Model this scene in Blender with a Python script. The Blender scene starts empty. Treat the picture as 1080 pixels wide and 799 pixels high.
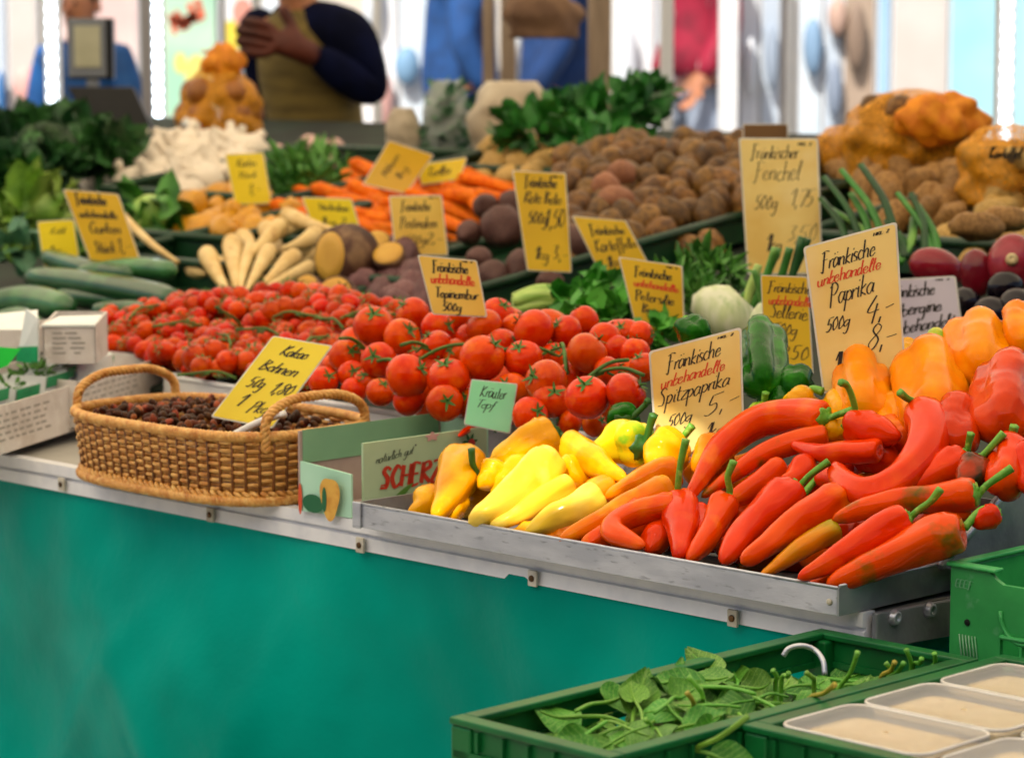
import bpy, math, random
import numpy as np
from mathutils import Vector, Matrix, noise
from mathutils.geometry import tessellate_polygon
random.seed(7)
R = random.Random(11)
scene = bpy.context.scene
col = scene.collection
# ------------------------------------------------------------------ camera geometry
F = 2820.0; HORIZON = 60.0; CAM_Z = 1.15
PITCH = math.atan((399.5 - HORIZON) / F)
CC, SS = math.cos(PITCH), math.sin(PITCH)
CAM = np.array([0.0, 0.0, CAM_Z])
def ray(x, y):
    a = (x - 540) / F; b = (399.5 - y) / F
    return np.array([a, CC + b * SS, -SS + b * CC])
def proj(p):
    X, Y, Z = p[0], p[1], p[2] - CAM_Z
    d = Y * CC - Z * SS; v = Y * SS + Z * CC
    return 540 + F * X / d, 399.5 - F * v / d, d
def depth_of(p): return proj(p)[2]
def on_z(x, y, z):
    r = ray(x, y); return CAM + r * ((z - CAM_Z) / r[2])
def on_depth(x, y, d): return CAM + ray(x, y) * d
TOP = 0.636                                  # counter height
_A, ORIG = on_z(0, 480, TOP), on_z(915, 648, TOP)
U = (ORIG - _A) / np.linalg.norm(ORIG - _A)  # along the front edge of the stall
W = np.array([-U[1], U[0], 0.0])             # into the stall
ZV = np.array([0, 0, 1.0])
def uw(p): q = np.asarray(p) - ORIG; return float(q @ U), float(q @ W)
def P(u, w, z): q = ORIG + U * u + W * w; return np.array([q[0], q[1], z])
class Plane:
    """z = z0 + au*u + aw*w"""
    def __init__(s, z0, au=0.0, aw=0.0): s.z0, s.au, s.aw = z0, au, aw
    def hit(s, x, y, h=0.0):
        r = ray(x, y); o = CAM - ORIG
        k = s.z0 + h + s.au * (o @ U) + s.aw * (o @ W) - CAM_Z
        return CAM + r * (k / (r[2] - s.au * (r @ U) - s.aw * (r @ W)))
    def z(s, u, w): return s.z0 + s.au * u + s.aw * w
DECK = Plane(0.64, 0, 0.14)
def through(p, au, aw):
    u, w = uw(p); return Plane(p[2] - au * u - aw * w, au, aw)
def on_w(x, y, w):
    r = ray(x, y); o = CAM - ORIG; return CAM + r * ((w - o @ W) / (r @ W))
def on_u(x, y, u):
    r = ray(x, y); o = CAM - ORIG; return CAM + r * ((u - o @ U) / (r @ U))
def inside(x, y, poly):
    c = False; n = len(poly)
    for i in range(n):
        x1, y1 = poly[i]; x2, y2 = poly[i - 1]
        if (y1 > y) != (y2 > y) and x < (x2 - x1) * (y - y1) / (y2 - y1) + x1: c = not c
    return c
UWROT = math.atan2(U[1], U[0])
# ------------------------------------------------------------------ materials
def lin(h):
    h = h.lstrip('#'); o = []
    for i in (0, 2, 4):
        v = int(h[i:i + 2], 16) / 255; o.append(v / 12.92 if v <= .04045 else ((v + .055) / 1.055) ** 2.4)
    return tuple(o)
def rgba(c):
    if isinstance(c, str): c = lin(c)
    return (*c, 1.0)
class NT:
    def __init__(s, name):
        s.m = bpy.data.materials.new(name); s.m.use_nodes = True
        s.t = s.m.node_tree; s.n = s.t.nodes; s.b = s.n['Principled BSDF']; s.out = s.n['Material Output']
    def new(s, kind, **k):
        n = s.n.new(kind)
        for a, v in k.items():
            if hasattr(n, a): setattr(n, a, v)
            else: n.inputs[a].default_value = v
        return n
    def link(s, a, b): s.t.links.new(a, b)
def coords(nt, rnd=True, kind='Object'):
    tc = nt.new('ShaderNodeTexCoord')
    if not rnd: return tc.outputs[kind]
    oi = nt.new('ShaderNodeObjectInfo')
    ml = nt.new('ShaderNodeMath', operation='MULTIPLY'); ml.inputs[1].default_value = 37.0
    nt.link(oi.outputs['Random'], ml.inputs[0])
    ad = nt.new('ShaderNodeVectorMath', operation='ADD')
    nt.link(tc.outputs[kind], ad.inputs[0]); nt.link(ml.outputs[0], ad.inputs[1])
    return ad.outputs[0]
def mat(name, c1, c2=None, scale=20, rough=.5, lo=.4, hi=.65, c3=None, scale3=90, lo3=.55, hi3=.7, bump=0, bscale=60, coat=0, sss=0,
        spec=.5, metal=0, hue=0, val=0, detail=3, rnd=True, tint=None, cior=1.5, sheen=0, trans=0, alpha=1, bdist=.004, stretch=None):
    nt = NT(name); b = nt.b
    co = coords(nt, rnd)
    if stretch:
        mp = nt.new('ShaderNodeMapping'); mp.inputs['Scale'].default_value = stretch; nt.link(co, mp.inputs['Vector']); co = mp.outputs[0]
    cur = None
    if c2 is not None:
        nz = nt.new('ShaderNodeTexNoise', Scale=scale, Detail=detail); nt.link(co, nz.inputs['Vector'])
        rp = nt.new('ShaderNodeMapRange'); rp.inputs[1].default_value = lo; rp.inputs[2].default_value = hi
        nt.link(nz.outputs['Fac'], rp.inputs[0])
        mx = nt.new('ShaderNodeMix', data_type='RGBA'); mx.inputs[6].default_value = rgba(c1); mx.inputs[7].default_value = rgba(c2)
        nt.link(rp.outputs[0], mx.inputs[0]); cur = mx.outputs[2]
    if c3 is not None:
        nz = nt.new('ShaderNodeTexNoise', Scale=scale3, Detail=4); nt.link(co, nz.inputs['Vector'])
        rp = nt.new('ShaderNodeMapRange'); rp.inputs[1].default_value = lo3; rp.inputs[2].default_value = hi3
        nt.link(nz.outputs['Fac'], rp.inputs[0])
        mx = nt.new('ShaderNodeMix', data_type='RGBA'); mx.inputs[7].default_value = rgba(c3)
        if cur: nt.link(cur, mx.inputs[6])
        else: mx.inputs[6].default_value = rgba(c1)
        nt.link(rp.outputs[0], mx.inputs[0]); cur = mx.outputs[2]
    if hue or val:
        hs = nt.new('ShaderNodeHueSaturation'); oi = nt.new('ShaderNodeObjectInfo')
        for amt, k, mul in ((hue, 'Hue', 1.0), (val, 'Value', 7.31)):
            if not amt: continue
            fr = nt.new('ShaderNodeMath', operation='MULTIPLY'); fr.inputs[1].default_value = mul; nt.link(oi.outputs['Random'], fr.inputs[0])
            f2 = nt.new('ShaderNodeMath', operation='FRACT'); nt.link(fr.outputs[0], f2.inputs[0])
            mr = nt.new('ShaderNodeMapRange'); base = .5 if k == 'Hue' else 1.0
            mr.inputs[3].default_value = base - amt; mr.inputs[4].default_value = base + amt
            nt.link(f2.outputs[0], mr.inputs[0]); nt.link(mr.outputs[0], hs.inputs[k])
        if cur: nt.link(cur, hs.inputs['Color'])
        else: hs.inputs['Color'].default_value = rgba(c1)
        cur = hs.outputs[0]
    if cur: nt.link(cur, b.inputs['Base Color'])
    else: b.inputs['Base Color'].default_value = rgba(c1)
    b.inputs['Roughness'].default_value = rough; b.inputs['Metallic'].default_value = metal
    b.inputs['Coat IOR'].default_value = cior
    if tint: b.inputs['Specular Tint'].default_value = (*tint, 1)
    b.inputs['Specular IOR Level'].default_value = spec; b.inputs['Coat Weight'].default_value = coat; b.inputs['Coat Roughness'].default_value = .03
    b.inputs['Sheen Weight'].default_value = sheen; b.inputs['Transmission Weight'].default_value = trans; b.inputs['Alpha'].default_value = alpha
    if sss:
        b.inputs['Subsurface Weight'].default_value = sss; b.inputs['Subsurface Radius'].default_value = (1, .35, .15); b.inputs['Subsurface Scale'].default_value = .006
    if bump:
        nz = nt.new('ShaderNodeTexNoise', Scale=bscale, Detail=4); nt.link(co, nz.inputs['Vector'])
        bp = nt.new('ShaderNodeBump', Strength=bump, Distance=bdist); nt.link(nz.outputs['Fac'], bp.inputs['Height']); nt.link(bp.outputs[0], b.inputs['Normal'])
    return nt.m
def emis(name, c, s):
    nt = NT(name); nt.b.inputs['Base Color'].default_value = rgba(c); nt.b.inputs['Emission Color'].default_value = rgba(c); nt.b.inputs['Emission Strength'].default_value = s
    return nt.m
# ------------------------------------------------------------------ mesh building
class MB:
    def __init__(s): s.v = []; s.f = []; s.sm = []; s.fi = []; s.slot = 0
    def add(s, vs, fs, smooth=True):
        o = len(s.v); s.v += [tuple(float(c) for c in p) for p in vs]
        s.f += [tuple(i + o for i in f) for f in fs]; s.sm += [smooth] * len(fs); s.fi += [s.slot] * len(fs)
        return s
    def box(s, c, half, ax=None):
        ax = ax or (U, W, ZV); c = np.asarray(c, float); vs = []
        for k in (-1, 1):
            for j in (-1, 1):
                for i in (-1, 1): vs.append(c + ax[0] * (i * half[0]) + ax[1] * (j * half[1]) + ax[2] * (k * half[2]))
        return s.add(vs, [(0, 2, 3, 1), (4, 5, 7, 6), (0, 1, 5, 4), (2, 6, 7, 3), (0, 4, 6, 2), (1, 3, 7, 5)], False)
    def ubox(s, u0, u1, w0, w1, z0, z1):
        return s.box(P((u0 + u1) / 2, (w0 + w1) / 2, (z0 + z1) / 2), (abs(u1 - u0) / 2, abs(w1 - w0) / 2, abs(z1 - z0) / 2))
    def rings(s, rings, cap=True, smooth=True):
        n = len(rings[0]); vs = [p for r in rings for p in r]; fs = []
        for i in range(len(rings) - 1):
            for j in range(n):
                k = (j + 1) % n; fs.append((i * n + j, i * n + k, (i + 1) * n + k, (i + 1) * n + j))
        if cap:
            fs.append(tuple(range(n - 1, -1, -1))); m = (len(rings) - 1) * n; fs.append(tuple(m + j for j in range(n)))
        return s.add(vs, fs, smooth)
    def tube(s, pts, rad, seg=8, cap=True, closed=False, flat=1.0, mod=None, smooth=True):
        pts = [np.asarray(p, float) for p in pts]; n = len(pts)
        rad = [rad] * n if isinstance(rad, (int, float)) else rad
        rr = []; nrm = None
        for i in range(n):
            t = (pts[(i + 1) % n] - pts[i - 1]) if closed else pts[min(i + 1, n - 1)] - pts[max(i - 1, 0)]
            L = np.linalg.norm(t); t = t / L if L > 1e-12 else ZV
            if nrm is None:
                a = ZV if abs(t[2]) < .9 else np.array([1., 0, 0]); nrm = np.cross(t, np.cross(a, t))
            nrm = nrm - t * (nrm @ t); nrm /= max(np.linalg.norm(nrm), 1e-9); bi = np.cross(t, nrm)
            ring = []
            for j in range(seg):
                th = 2 * math.pi * j / seg; q = rad[i] * (mod(i / (n - 1), th) if mod else 1)
                ring.append(pts[i] + nrm * (q * flat * math.sin(th)) + bi * (q * math.cos(th)))
            rr.append(ring)
        if closed:
            rr.append(rr[0]); s.rings(rr, False, smooth)
        else: s.rings(rr, cap, smooth)
        return s
    def blob(s, c, rad, rot=None, seg=16, rng=10, fn=None):
        rad = (rad,) * 3 if isinstance(rad, (int, float)) else rad; rr = []
        M = np.array(rot) if rot is not None else np.eye(3)
        for i in range(rng + 1):
            ph = math.pi * (i + .001) / (rng + .002); ring = []
            for j in range(seg):
                th = 2 * math.pi * j / seg; d = np.array([math.sin(ph) * math.cos(th), math.sin(ph) * math.sin(th), -math.cos(ph)])
                k = fn(d) if fn else 1
                ring.append(np.asarray(c) + M @ (d * np.array(rad) * k))
            rr.append(ring)
        return s.rings(rr, True)
    def lathe(s, prof, seg=24, mod=None, c=(0, 0, 0)):
        c = np.asarray(c, float)
        rr = [[c + np.array([r * math.cos(2 * math.pi * j / seg) * (mod(i / (len(prof) - 1), 2 * math.pi * j / seg) if mod else 1),
                             r * math.sin(2 * math.pi * j / seg) * (mod(i / (len(prof) - 1), 2 * math.pi * j / seg) if mod else 1), z]) for j in range(seg)] for i, (r, z) in enumerate(prof)]
        return s.rings(rr, True)
    def quad(s, a, b, c, d): return s.add([a, b, c, d], [(0, 1, 2, 3)], False)
    def slab(s, quad, t):
        """thin solid from four corners, thickness t towards the back"""
        q = [np.asarray(p, float) for p in quad]; n = np.cross(q[1] - q[0], q[3] - q[0]); n /= np.linalg.norm(n)
        vs = q + [p - n * t for p in q]
        return s.add(vs, [(0, 1, 2, 3), (7, 6, 5, 4), (0, 4, 5, 1), (1, 5, 6, 2), (2, 6, 7, 3), (3, 7, 4, 0)], False)
    def mesh(s, name, mats, origin=None):
        o = (0, 0, 0) if origin is None else tuple(float(c) for c in origin)
        me = bpy.data.meshes.new(name)
        me.from_pydata([(p[0] - o[0], p[1] - o[1], p[2] - o[2]) for p in s.v], [], s.f)
        me.polygons.foreach_set('use_smooth', s.sm)
        for m in (mats if isinstance(mats, (list, tuple)) else [mats]): me.materials.append(m)
        if any(s.fi): me.polygons.foreach_set('material_index', s.fi)
        me.update(); return me
def tag(o, label=None, cat=None, group=None, kind=None):
    for k, v in (('label', label), ('category', cat), ('group', group), ('kind', kind)):
        if v: o[k] = v
    return o
def link(name, data=None, loc=(0, 0, 0), parent=None):
    o = bpy.data.objects.new(name, data); col.objects.link(o); o.location = tuple(float(c) for c in loc)
    if parent is not None: o.parent = parent
    return o
def empty(name, loc, label, cat, group=None): return tag(link(name, None, loc), label, cat, group)
def wloc(o):
    p = np.array(o.location)
    while o.parent is not None: o = o.parent; p = p + np.array(o.location)
    return p
def part(name, mb, m, parent, label=None):
    """mb in world coordinates; parents are never rotated or scaled when this is used"""
    o = link(name, mb.mesh(name, m, wloc(parent)), (0, 0, 0), parent)
    if label: o['label'] = label
    return o
def thing(name, mb, m, label, cat, group=None, origin=None, kind=None):
    if origin is None: origin = np.mean(np.array(mb.v), axis=0)
    return tag(link(name, mb.mesh(name, m, origin), origin), label, cat, group, kind)
def bevel(o, w=.002, seg=2):
    m = o.modifiers.new('bevel', 'BEVEL'); m.width = w; m.segments = seg; m.limit_method = 'ANGLE'; m.angle_limit = math.radians(40); return o
def spawn(name, meshes, loc, rot=(0, 0, 0), sc=1.0, label=None, cat=None, group=None):
    """a thing from shared mesh data: the first mesh is its body, the others are child parts"""
    o = link(name, meshes[0][1], loc); o.rotation_euler = rot; o.scale = (sc, sc, sc) if isinstance(sc, (int, float)) else sc
    tag(o, label, cat, group)
    for pn, me in meshes[1:]: link(pn, me, (0, 0, 0), o)
    return o
def spline(pts, n):
    pts = [np.asarray(p, float) for p in pts]
    if len(pts) == 2: return [pts[0] + (pts[1] - pts[0]) * (i / (n - 1)) for i in range(n)]
    Q = [2 * pts[0] - pts[1]] + pts + [2 * pts[-1] - pts[-2]]; m = len(pts) - 1; out = []
    for i in range(n):
        t = i / (n - 1) * m; k = min(int(t), m - 1); t -= k; a, b, c, d = Q[k:k + 4]
        out.append(.5 * (2 * b + (c - a) * t + (2 * a - 5 * b + 4 * c - d) * t * t + (3 * b - a - 3 * c + d) * t ** 3))
    return out
def rot_to(v):
    """euler that turns local +Z to v with a random twist"""
    q = Vector(v).normalized().to_track_quat('Z', 'Y'); tw = Matrix.Rotation(R.uniform(0, 6.28), 4, 'Z')
    return (q.to_matrix().to_4x4() @ tw).to_euler()
def rrot(): return (R.uniform(0, 6.28), R.uniform(0, 6.28), R.uniform(0, 6.28))
def heap(poly, plane, D, h=0.0, jit=.25, dz=.15):
    """hexagonal lattice of centres on a sloping heap surface, kept where it falls inside the outline"""
    us = []; 
    for x, y in poly: us.append(uw(plane.hit(x, y, h)))
    u0, u1 = min(a for a, _ in us), max(a for a, _ in us); w0, w1 = min(b for _, b in us), max(b for _, b in us)
    out = []; row = 0; w = w0
    while w <= w1:
        u = u0 + (D / 2 if row % 2 else 0)
        while u <= u1:
            uu, ww = u + R.uniform(-jit, jit) * D, w + R.uniform(-jit, jit) * D
            p = P(uu, ww, plane.z(uu, ww) + h + R.uniform(-dz, dz) * D); x, y, d = proj(p)
            if inside(x, y, poly): out.append((p, x, y))
            u += D
        w += D * .87; row += 1
    return out
ORD = ['first', 'second', 'third', 'fourth', 'fifth', 'sixth', 'seventh', 'eighth', 'ninth', 'tenth', 'eleventh', 'twelfth', 'thirteenth', 'fourteenth', 'fifteenth', 'sixteenth', 'seventeenth', 'eighteenth', 'nineteenth', 'twentieth']
# ------------------------------------------------------------------ handwriting
G = {
 'a': (.95, [[(.75, .9), (.4, 1), (.05, .6), (.15, .05), (.45, 0), (.75, .6), (.8, .95), (.75, .2), (.95, .05)]]),
 'b': (.85, [[(.1, 2), (.1, .1), (.5, 0), (.8, .5), (.5, 1), (.12, .7)]]),
 'c': (.85, [[(.75, .85), (.4, 1), (.05, .5), (.35, 0), (.8, .2)]]),
 'd': (.95, [[(.75, .85), (.4, 1), (.05, .5), (.35, 0), (.75, .5)], [(.82, 2), (.75, .2), (.95, .05)]]),
 'e': (.85, [[(.1, .5), (.7, .62), (.5, 1), (.1, .7), (.15, .1), (.5, 0), (.85, .3)]]),
 'f': (.7, [[(.7, 1.8), (.45, 2), (.3, 1.5), (.25, 0), (.2, -.8)], [(0, .95), (.6, 1)]]),
 'g': (.95, [[(.75, .85), (.4, 1), (.05, .5), (.35, .05), (.75, .5)], [(.8, 1), (.75, -.5), (.4, -1), (.05, -.7)]]),
 'h': (.9, [[(.15, 2), (.1, 0)], [(.1, .6), (.45, 1), (.7, .8), (.68, .1), (.9, 0)]]),
 'i': (.42, [[(.2, 1), (.15, .1), (.4, 0)], [(.26, 1.45), (.31, 1.55)]]),
 'k': (.85, [[(.15, 2), (.1, 0)], [(.7, 1), (.12, .5), (.75, 0)]]),
 'l': (.45, [[(.1, .4), (.4, 1.6), (.3, 2), (.15, 1.6), (.15, .2), (.4, 0)]]),
 'm': (1.35, [[(.1, 1), (.08, 0)], [(.1, .6), (.35, 1), (.58, .8), (.55, 0)], [(.58, .6), (.85, 1), (1.08, .8), (1.05, .1), (1.3, 0)]]),
 'n': (.9, [[(.1, 1), (.08, 0)], [(.1, .6), (.45, 1), (.7, .8), (.68, .1), (.9, 0)]]),
 'o': (.85, [[(.45, 1), (.08, .6), (.3, 0), (.75, .4), (.5, 1), (.8, .9)]]),
 'p': (.9, [[(.15, 1), (.05, -1)], [(.12, .6), (.5, 1), (.8, .55), (.45, 0), (.1, .25)]]),
 'r': (.65, [[(.1, 1), (.08, 0)], [(.1, .55), (.4, 1), (.62, .9)]]),
 's': (.7, [[(.6, .9), (.3, 1), (.15, .7), (.5, .4), (.5, .05), (.1, .05)]]),
 't': (.65, [[(.32, 1.8), (.25, .2), (.55, 0)], [(0, 1.1), (.6, 1.15)]]),
 'u': (.95, [[(.1, 1), (.1, .2), (.4, 0), (.7, .5), (.75, 1), (.72, .2), (.95, 0)]]),
 'w': (1.2, [[(.05, 1), (.25, 0), (.55, .8), (.8, 0), (1.15, 1)]]),
 'z': (.8, [[(.1, 1), (.7, 1), (.1, 0), (.8, .02)]]),
 'M': (1.4, [[(.05, 0), (.2, 2), (.65, .5), (1.1, 2), (1.25, 0)]]),
 'F': (1.1, [[(.35, 1.9), (.3, 1), (.2, -.3), (-.1, -.2)], [(.05, 1.8), (.5, 2), (1.1, 1.9)], [(.1, 1), (.8, 1.1)]]),
 'P': (1.05, [[(.3, 2), (.15, -.3)], [(0, 1.6), (.5, 2.05), (1, 1.6), (.6, .95), (.2, 1)]]),
 'S': (1.0, [[(.95, 1.7), (.6, 2), (.25, 1.6), (.7, .9), (.6, .1), (.0, .1)]]),
 'A': (1.15, [[(.0, 0), (.6, 2), (1, 0)], [(.2, .75), (.9, .8)]]),
 'K': (1.1, [[(.25, 2), (.1, 0)], [(1, 2), (.2, .95), (1, 0)]]),
 'B': (1.0, [[(.2, 2), (.1, 0)], [(.1, 1.9), (.8, 1.7), (.3, 1.05), (.85, .5), (.1, 0)]]),
 'T': (1.0, [[(.0, 1.95), (1.1, 2)], [(.55, 2), (.45, 0)]]),
 'R': (1.05, [[(.2, 2), (.1, 0)], [(.1, 1.8), (.7, 2), (.9, 1.5), (.2, 1), (1, 0)]]),
 'H': (1.2, [[(.2, 2), (.1, 0)], [(1, 2), (.95, 0)], [(.1, 1), (1, 1)]]),
 'L': (.9, [[(.2, 2), (.1, .05), (.8, 0)]]),
 'C': (1.0, [[(.95, 1.7), (.55, 2), (.1, 1), (.5, 0), (.95, .3)]]),
 'E': (.95, [[(.85, 1.95), (.15, 1.95), (.1, .02), (.8, 0)], [(.12, 1), (.7, 1)]]),
 'Z': (1.0, [[(.1, 1.95), (.95, 1.95), (.05, .02), (.95, 0)]]),
 'G': (1.1, [[(.95, 1.7), (.55, 2), (.1, 1), (.5, 0), (.95, .3), (.95, .9), (.6, .9)]]),
 '0': (.85, [[(.45, 2), (.08, 1.2), (.25, 0), (.75, .7), (.45, 2)]]),
 '1': (.6, [[(.05, 1.3), (.45, 2), (.35, 0)]]),
 '2': (.9, [[(.1, 1.6), (.45, 2), (.75, 1.5), (.05, .02), (.85, .05)]]),
 '3': (.85, [[(.1, 1.8), (.6, 1.9), (.35, 1.1), (.75, .5), (.1, .05)]]),
 '4': (1.0, [[(.55, 2), (.05, .7), (.95, .75)], [(.75, 1.3), (.6, -.4)]]),
 '5': (1.0, [[(.3, 1.9), (.15, 1.1), (.6, 1.1), (.7, .5), (.35, 0), (.0, .15)], [(.3, 1.95), (.95, 2.05)]]),
 '7': (.85, [[(.05, 1.9), (.85, 2), (.35, 0)]]),
 '8': (.9, [[(.75, 1.75), (.4, 2), (.2, 1.5), (.7, .7), (.4, 0), (.1, .5), (.7, 1.4), (.75, 1.75)]]),
 ',': (.4, [[(.2, .15), (.1, -.35)]]), '-': (.8, [[(.1, .75), (.8, .85)]]), ':': (.4, [[(.2, .9), (.22, .98)], [(.2, .1), (.22, .18)]]),
 '/': (.6, [[(.5, 2), (0, 0)]]), '"': (.5, [[(.15, 2), (.12, 1.6)], [(.35, 2), (.32, 1.6)]]),
}
for a, b in (('ä', 'a'), ('ü', 'u'), ('ö', 'o')):
    G[a] = (G[b][0], G[b][1] + [[(.25, 1.4), (.28, 1.52)], [(.6, 1.45), (.63, 1.57)]])
def strokes(text, slant=.26, wob=.045):
    x = 0; out = []; rr = random.Random(text); calm = text.isupper()
    if calm: wob = .01
    for ch in text:
        if ch == ' ': x += .7; continue
        w, st = G[ch]; dy = rr.uniform(-.07, .07); ks = rr.uniform(.92, 1.08); sl = slant + rr.uniform(-.06, .06)
        if calm: dy, ks, sl = 0, 1, .12
        w = w * rr.uniform(.9, 1.06)
        for s in st:
            q = [np.array([x + a + sl * b + rr.uniform(-wob, wob), b * ks + dy + rr.uniform(-wob, wob), 0]) for a, b in s]
            q = spline(q, max(4, 4 * (len(q) - 1) + 1)) if len(q) > 2 else q
            out.append([(p[0], p[1]) for p in q])
        x += w
    return out, x
def ink(mb, lines, frame, off, pen, warp=None):
    """lines: (text, x, y, x-height[, max width[, tilt]]) in metres on a card frame (origin, ex, ey, n)"""
    o, ex, ey, n = frame
    for ln in lines:
        text, x0, y0, xh = ln[:4]; tilt = ln[5] if len(ln) > 5 else 0.0
        st, wid = strokes(text); sx = xh
        if len(ln) > 4 and ln[4]: sx = ln[4] / wid
        for s in st:
            q = [np.array([x0 + a * sx, y0 + b * xh + tilt * a * sx]) for a, b in s]; vs = []; fs = []
            for i, p in enumerate(q):
                t = q[min(i + 1, len(q) - 1)] - q[max(i - 1, 0)]; t = t / max(np.linalg.norm(t), 1e-9); nn = np.array([-t[1], t[0]])
                k = pen * (.62 + .55 * abs(t[1])) * (1.25 if t[1] < -.3 else .85) / 2
                for sg in (-1, 1):
                    r = p + nn * (k * sg); vs.append((warp(r[0], r[1]) if warp else o + ex * r[0] + ey * r[1]) + n * off)
            for i in range(len(q) - 1): fs.append((2 * i, 2 * i + 1, 2 * i + 3, 2 * i + 2))
            mb.add(vs, fs, False)
# ------------------------------------------------------------------ light settings
SUN_S, SKY_S, ROOF_T, ROOF_D, ROOF_W, APER = 5.0, .15, .99, .66, .85, .0115
PATCH = [(440, 540), (545, 468), (600, 462), (700, 440), (738, 440), (738, 478), (655, 505), (642, 528), (570, 548), (500, 546)]
# ------------------------------------------------------------------ materials
M = {}
M['cloth'] = mat('teal_tarpaulin', '#009a8a', '#008474', scale=3, rough=.34, c3='#00a896', scale3=1.6, spec=.12, tint=(.05, 1, .9), bump=.35, bscale=14, bdist=.01, rnd=False)
M['alu'] = mat('anodised_aluminium', '#f0f1f4', '#e2e4ea', scale=30, rough=.35, metal=.0, bump=.05, rnd=False)
M['steel'] = mat('brushed_steel', '#cdd0d8', '#b4b8c2', scale=14, rough=.36, metal=.6, bump=.12, bscale=160, c3='#7d8088', scale3=60, lo3=.6, hi3=.8, stretch=(1, 1, 4), rnd=False)
M['dsteel'] = mat('dull_galvanised_steel', '#a2a4a8', '#84868c', scale=22, rough=.45, metal=.45, bump=.15, bscale=120, rnd=False)
M['board'] = mat('grey_shelf_board', '#a8a49c', '#8a8780', scale=9, rough=.6, rnd=False)
M['dark'] = mat('dark_shelf_lining', '#1c2b1e', '#12180f', scale=8, rough=.8, rnd=False)
M['white'] = mat('white_tray_plastic', '#f2f2f4', '#e4e5ea', scale=12, rough=.4, rnd=False)
M['clip'] = mat('pale_clip_plate', '#d8d2c2', '#b9b09a', scale=50, rough=.5)
M['brass'] = mat('brown_eyelet', '#6b4a24', '#3a2712', scale=60, rough=.4, metal=.5)
M['crate'] = mat('green_crate_plastic', '#0c6a30', '#095626', scale=16, rough=.4, spec=.4, c3='#2c7a45', scale3=70, lo3=.7, hi3=.85, bump=.08, bscale=90)
M['crate2'] = mat('pale_green_crate_plastic', '#3cae58', '#31984c', scale=14, rough=.42, c3='#5da872', scale3=60, lo3=.64, hi3=.78, bump=.1, bscale=90)
M['dcrate'] = mat('dark_green_crate_plastic', '#0c3c1e', '#092c16', scale=14, rough=.45)
M['card'] = mat('yellow_price_card', '#f4cc5c', '#e6b846', scale=9, rough=.45, coat=.3, c3='#f2d480', scale3=5, bump=.15, bscale=12, bdist=.01)
M['cardp'] = mat('pale_price_card', '#f8da86', '#eec466', scale=11, rough=.4, coat=.35, c3='#f6e0a4', scale3=5, bump=.15, bscale=12, bdist=.01)
M['cardy'] = mat('bright_yellow_card', '#fae010', '#f4d408', scale=7, rough=.4, coat=.25)
M['cardd'] = mat('deep_yellow_card', '#ecc020', '#dcae14', scale=7, rough=.4, coat=.25)
M['cardw'] = mat('lilac_white_card', '#d9cfdc', '#cfc3d3', scale=7, rough=.45)
M['cardg'] = mat('mint_card', '#b0f8cc', '#98f0b8', scale=7, rough=.45)
M['neon'] = mat('neon_green_card', '#22e04a', '#18d240', scale=7, rough=.5)
M['sleeve'] = mat('clear_sleeve_edge', '#e8e4dc', '#d4cfc6', scale=30, rough=.3, coat=.3)
M['ink'] = mat('black_felt_ink', '#241c18', rough=.6)
M['inkred'] = mat('red_felt_ink', '#e0401c', rough=.6)
M['brownboard'] = mat('brown_board', '#6e4a1c', '#5a3a14', scale=14, rough=.6)
E_ = np.array
# ------------------------------------------------------------------ ground
mb = MB(); mb.quad((-60, -30, 0), (60, -30, 0), (60, 90, 0), (-60, 90, 0))
gm = mat('paved_street', '#8a867e', '#726e66', scale=.9, rough=.85, c3='#5e5a54', scale3=7, bump=.3, bscale=9, rnd=False)
tag(link('ground', mb.mesh('ground', gm)), kind='structure')
# ------------------------------------------------------------------ the stall
stall = empty('market_stall', P(-2, .6, 0), 'long market stall counter with pale metal edge above teal cloth', 'market stall')
UL = -5.6
mb = MB(); mb.ubox(UL, 0, .012, .5, .606, .634); part('counter_board', mb, M['board'], stall)
# edge profile: two stepped strips
mb = MB(); prof = [(.012, .604), (-.004, .604), (-.004, .619), (-.0005, .6205), (-.0005, .623), (-.006, .6245), (-.006, .638), (.012, .638)]
vs = [P(UL, w, z) for w, z in prof] + [P(-.001, w, z) for w, z in prof]; n = len(prof)
mb.add(vs, [(i, (i + 1) % n, n + (i + 1) % n, n + i) for i in range(n)] + [tuple(range(n)), tuple(range(2 * n - 1, n - 1, -1))], False)
part('edge_trim', mb, M['alu'], stall)
mb = MB()
def deckquad(u0, u1, w0, w1, h): return [P(u0, w0, DECK.z(u0, w0) + h), P(u1, w0, DECK.z(u1, w0) + h), P(u1, w1, DECK.z(u1, w1) + h), P(u0, w1, DECK.z(u0, w1) + h)]
mb.slab(deckquad(UL, -.02, .36, 2.55, -.012), .02); part('display_shelf', mb, M['dark'], stall)
for u in (-.12, -2.0, -3.8, -5.4):
    for w in (.3, 2.3):
        mb = MB(); mb.ubox(u - .025, u + .025, w - .025, w + .025, 0, .60 if w < 1 else .90); part('leg', mb, M['dsteel'], stall)
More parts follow.
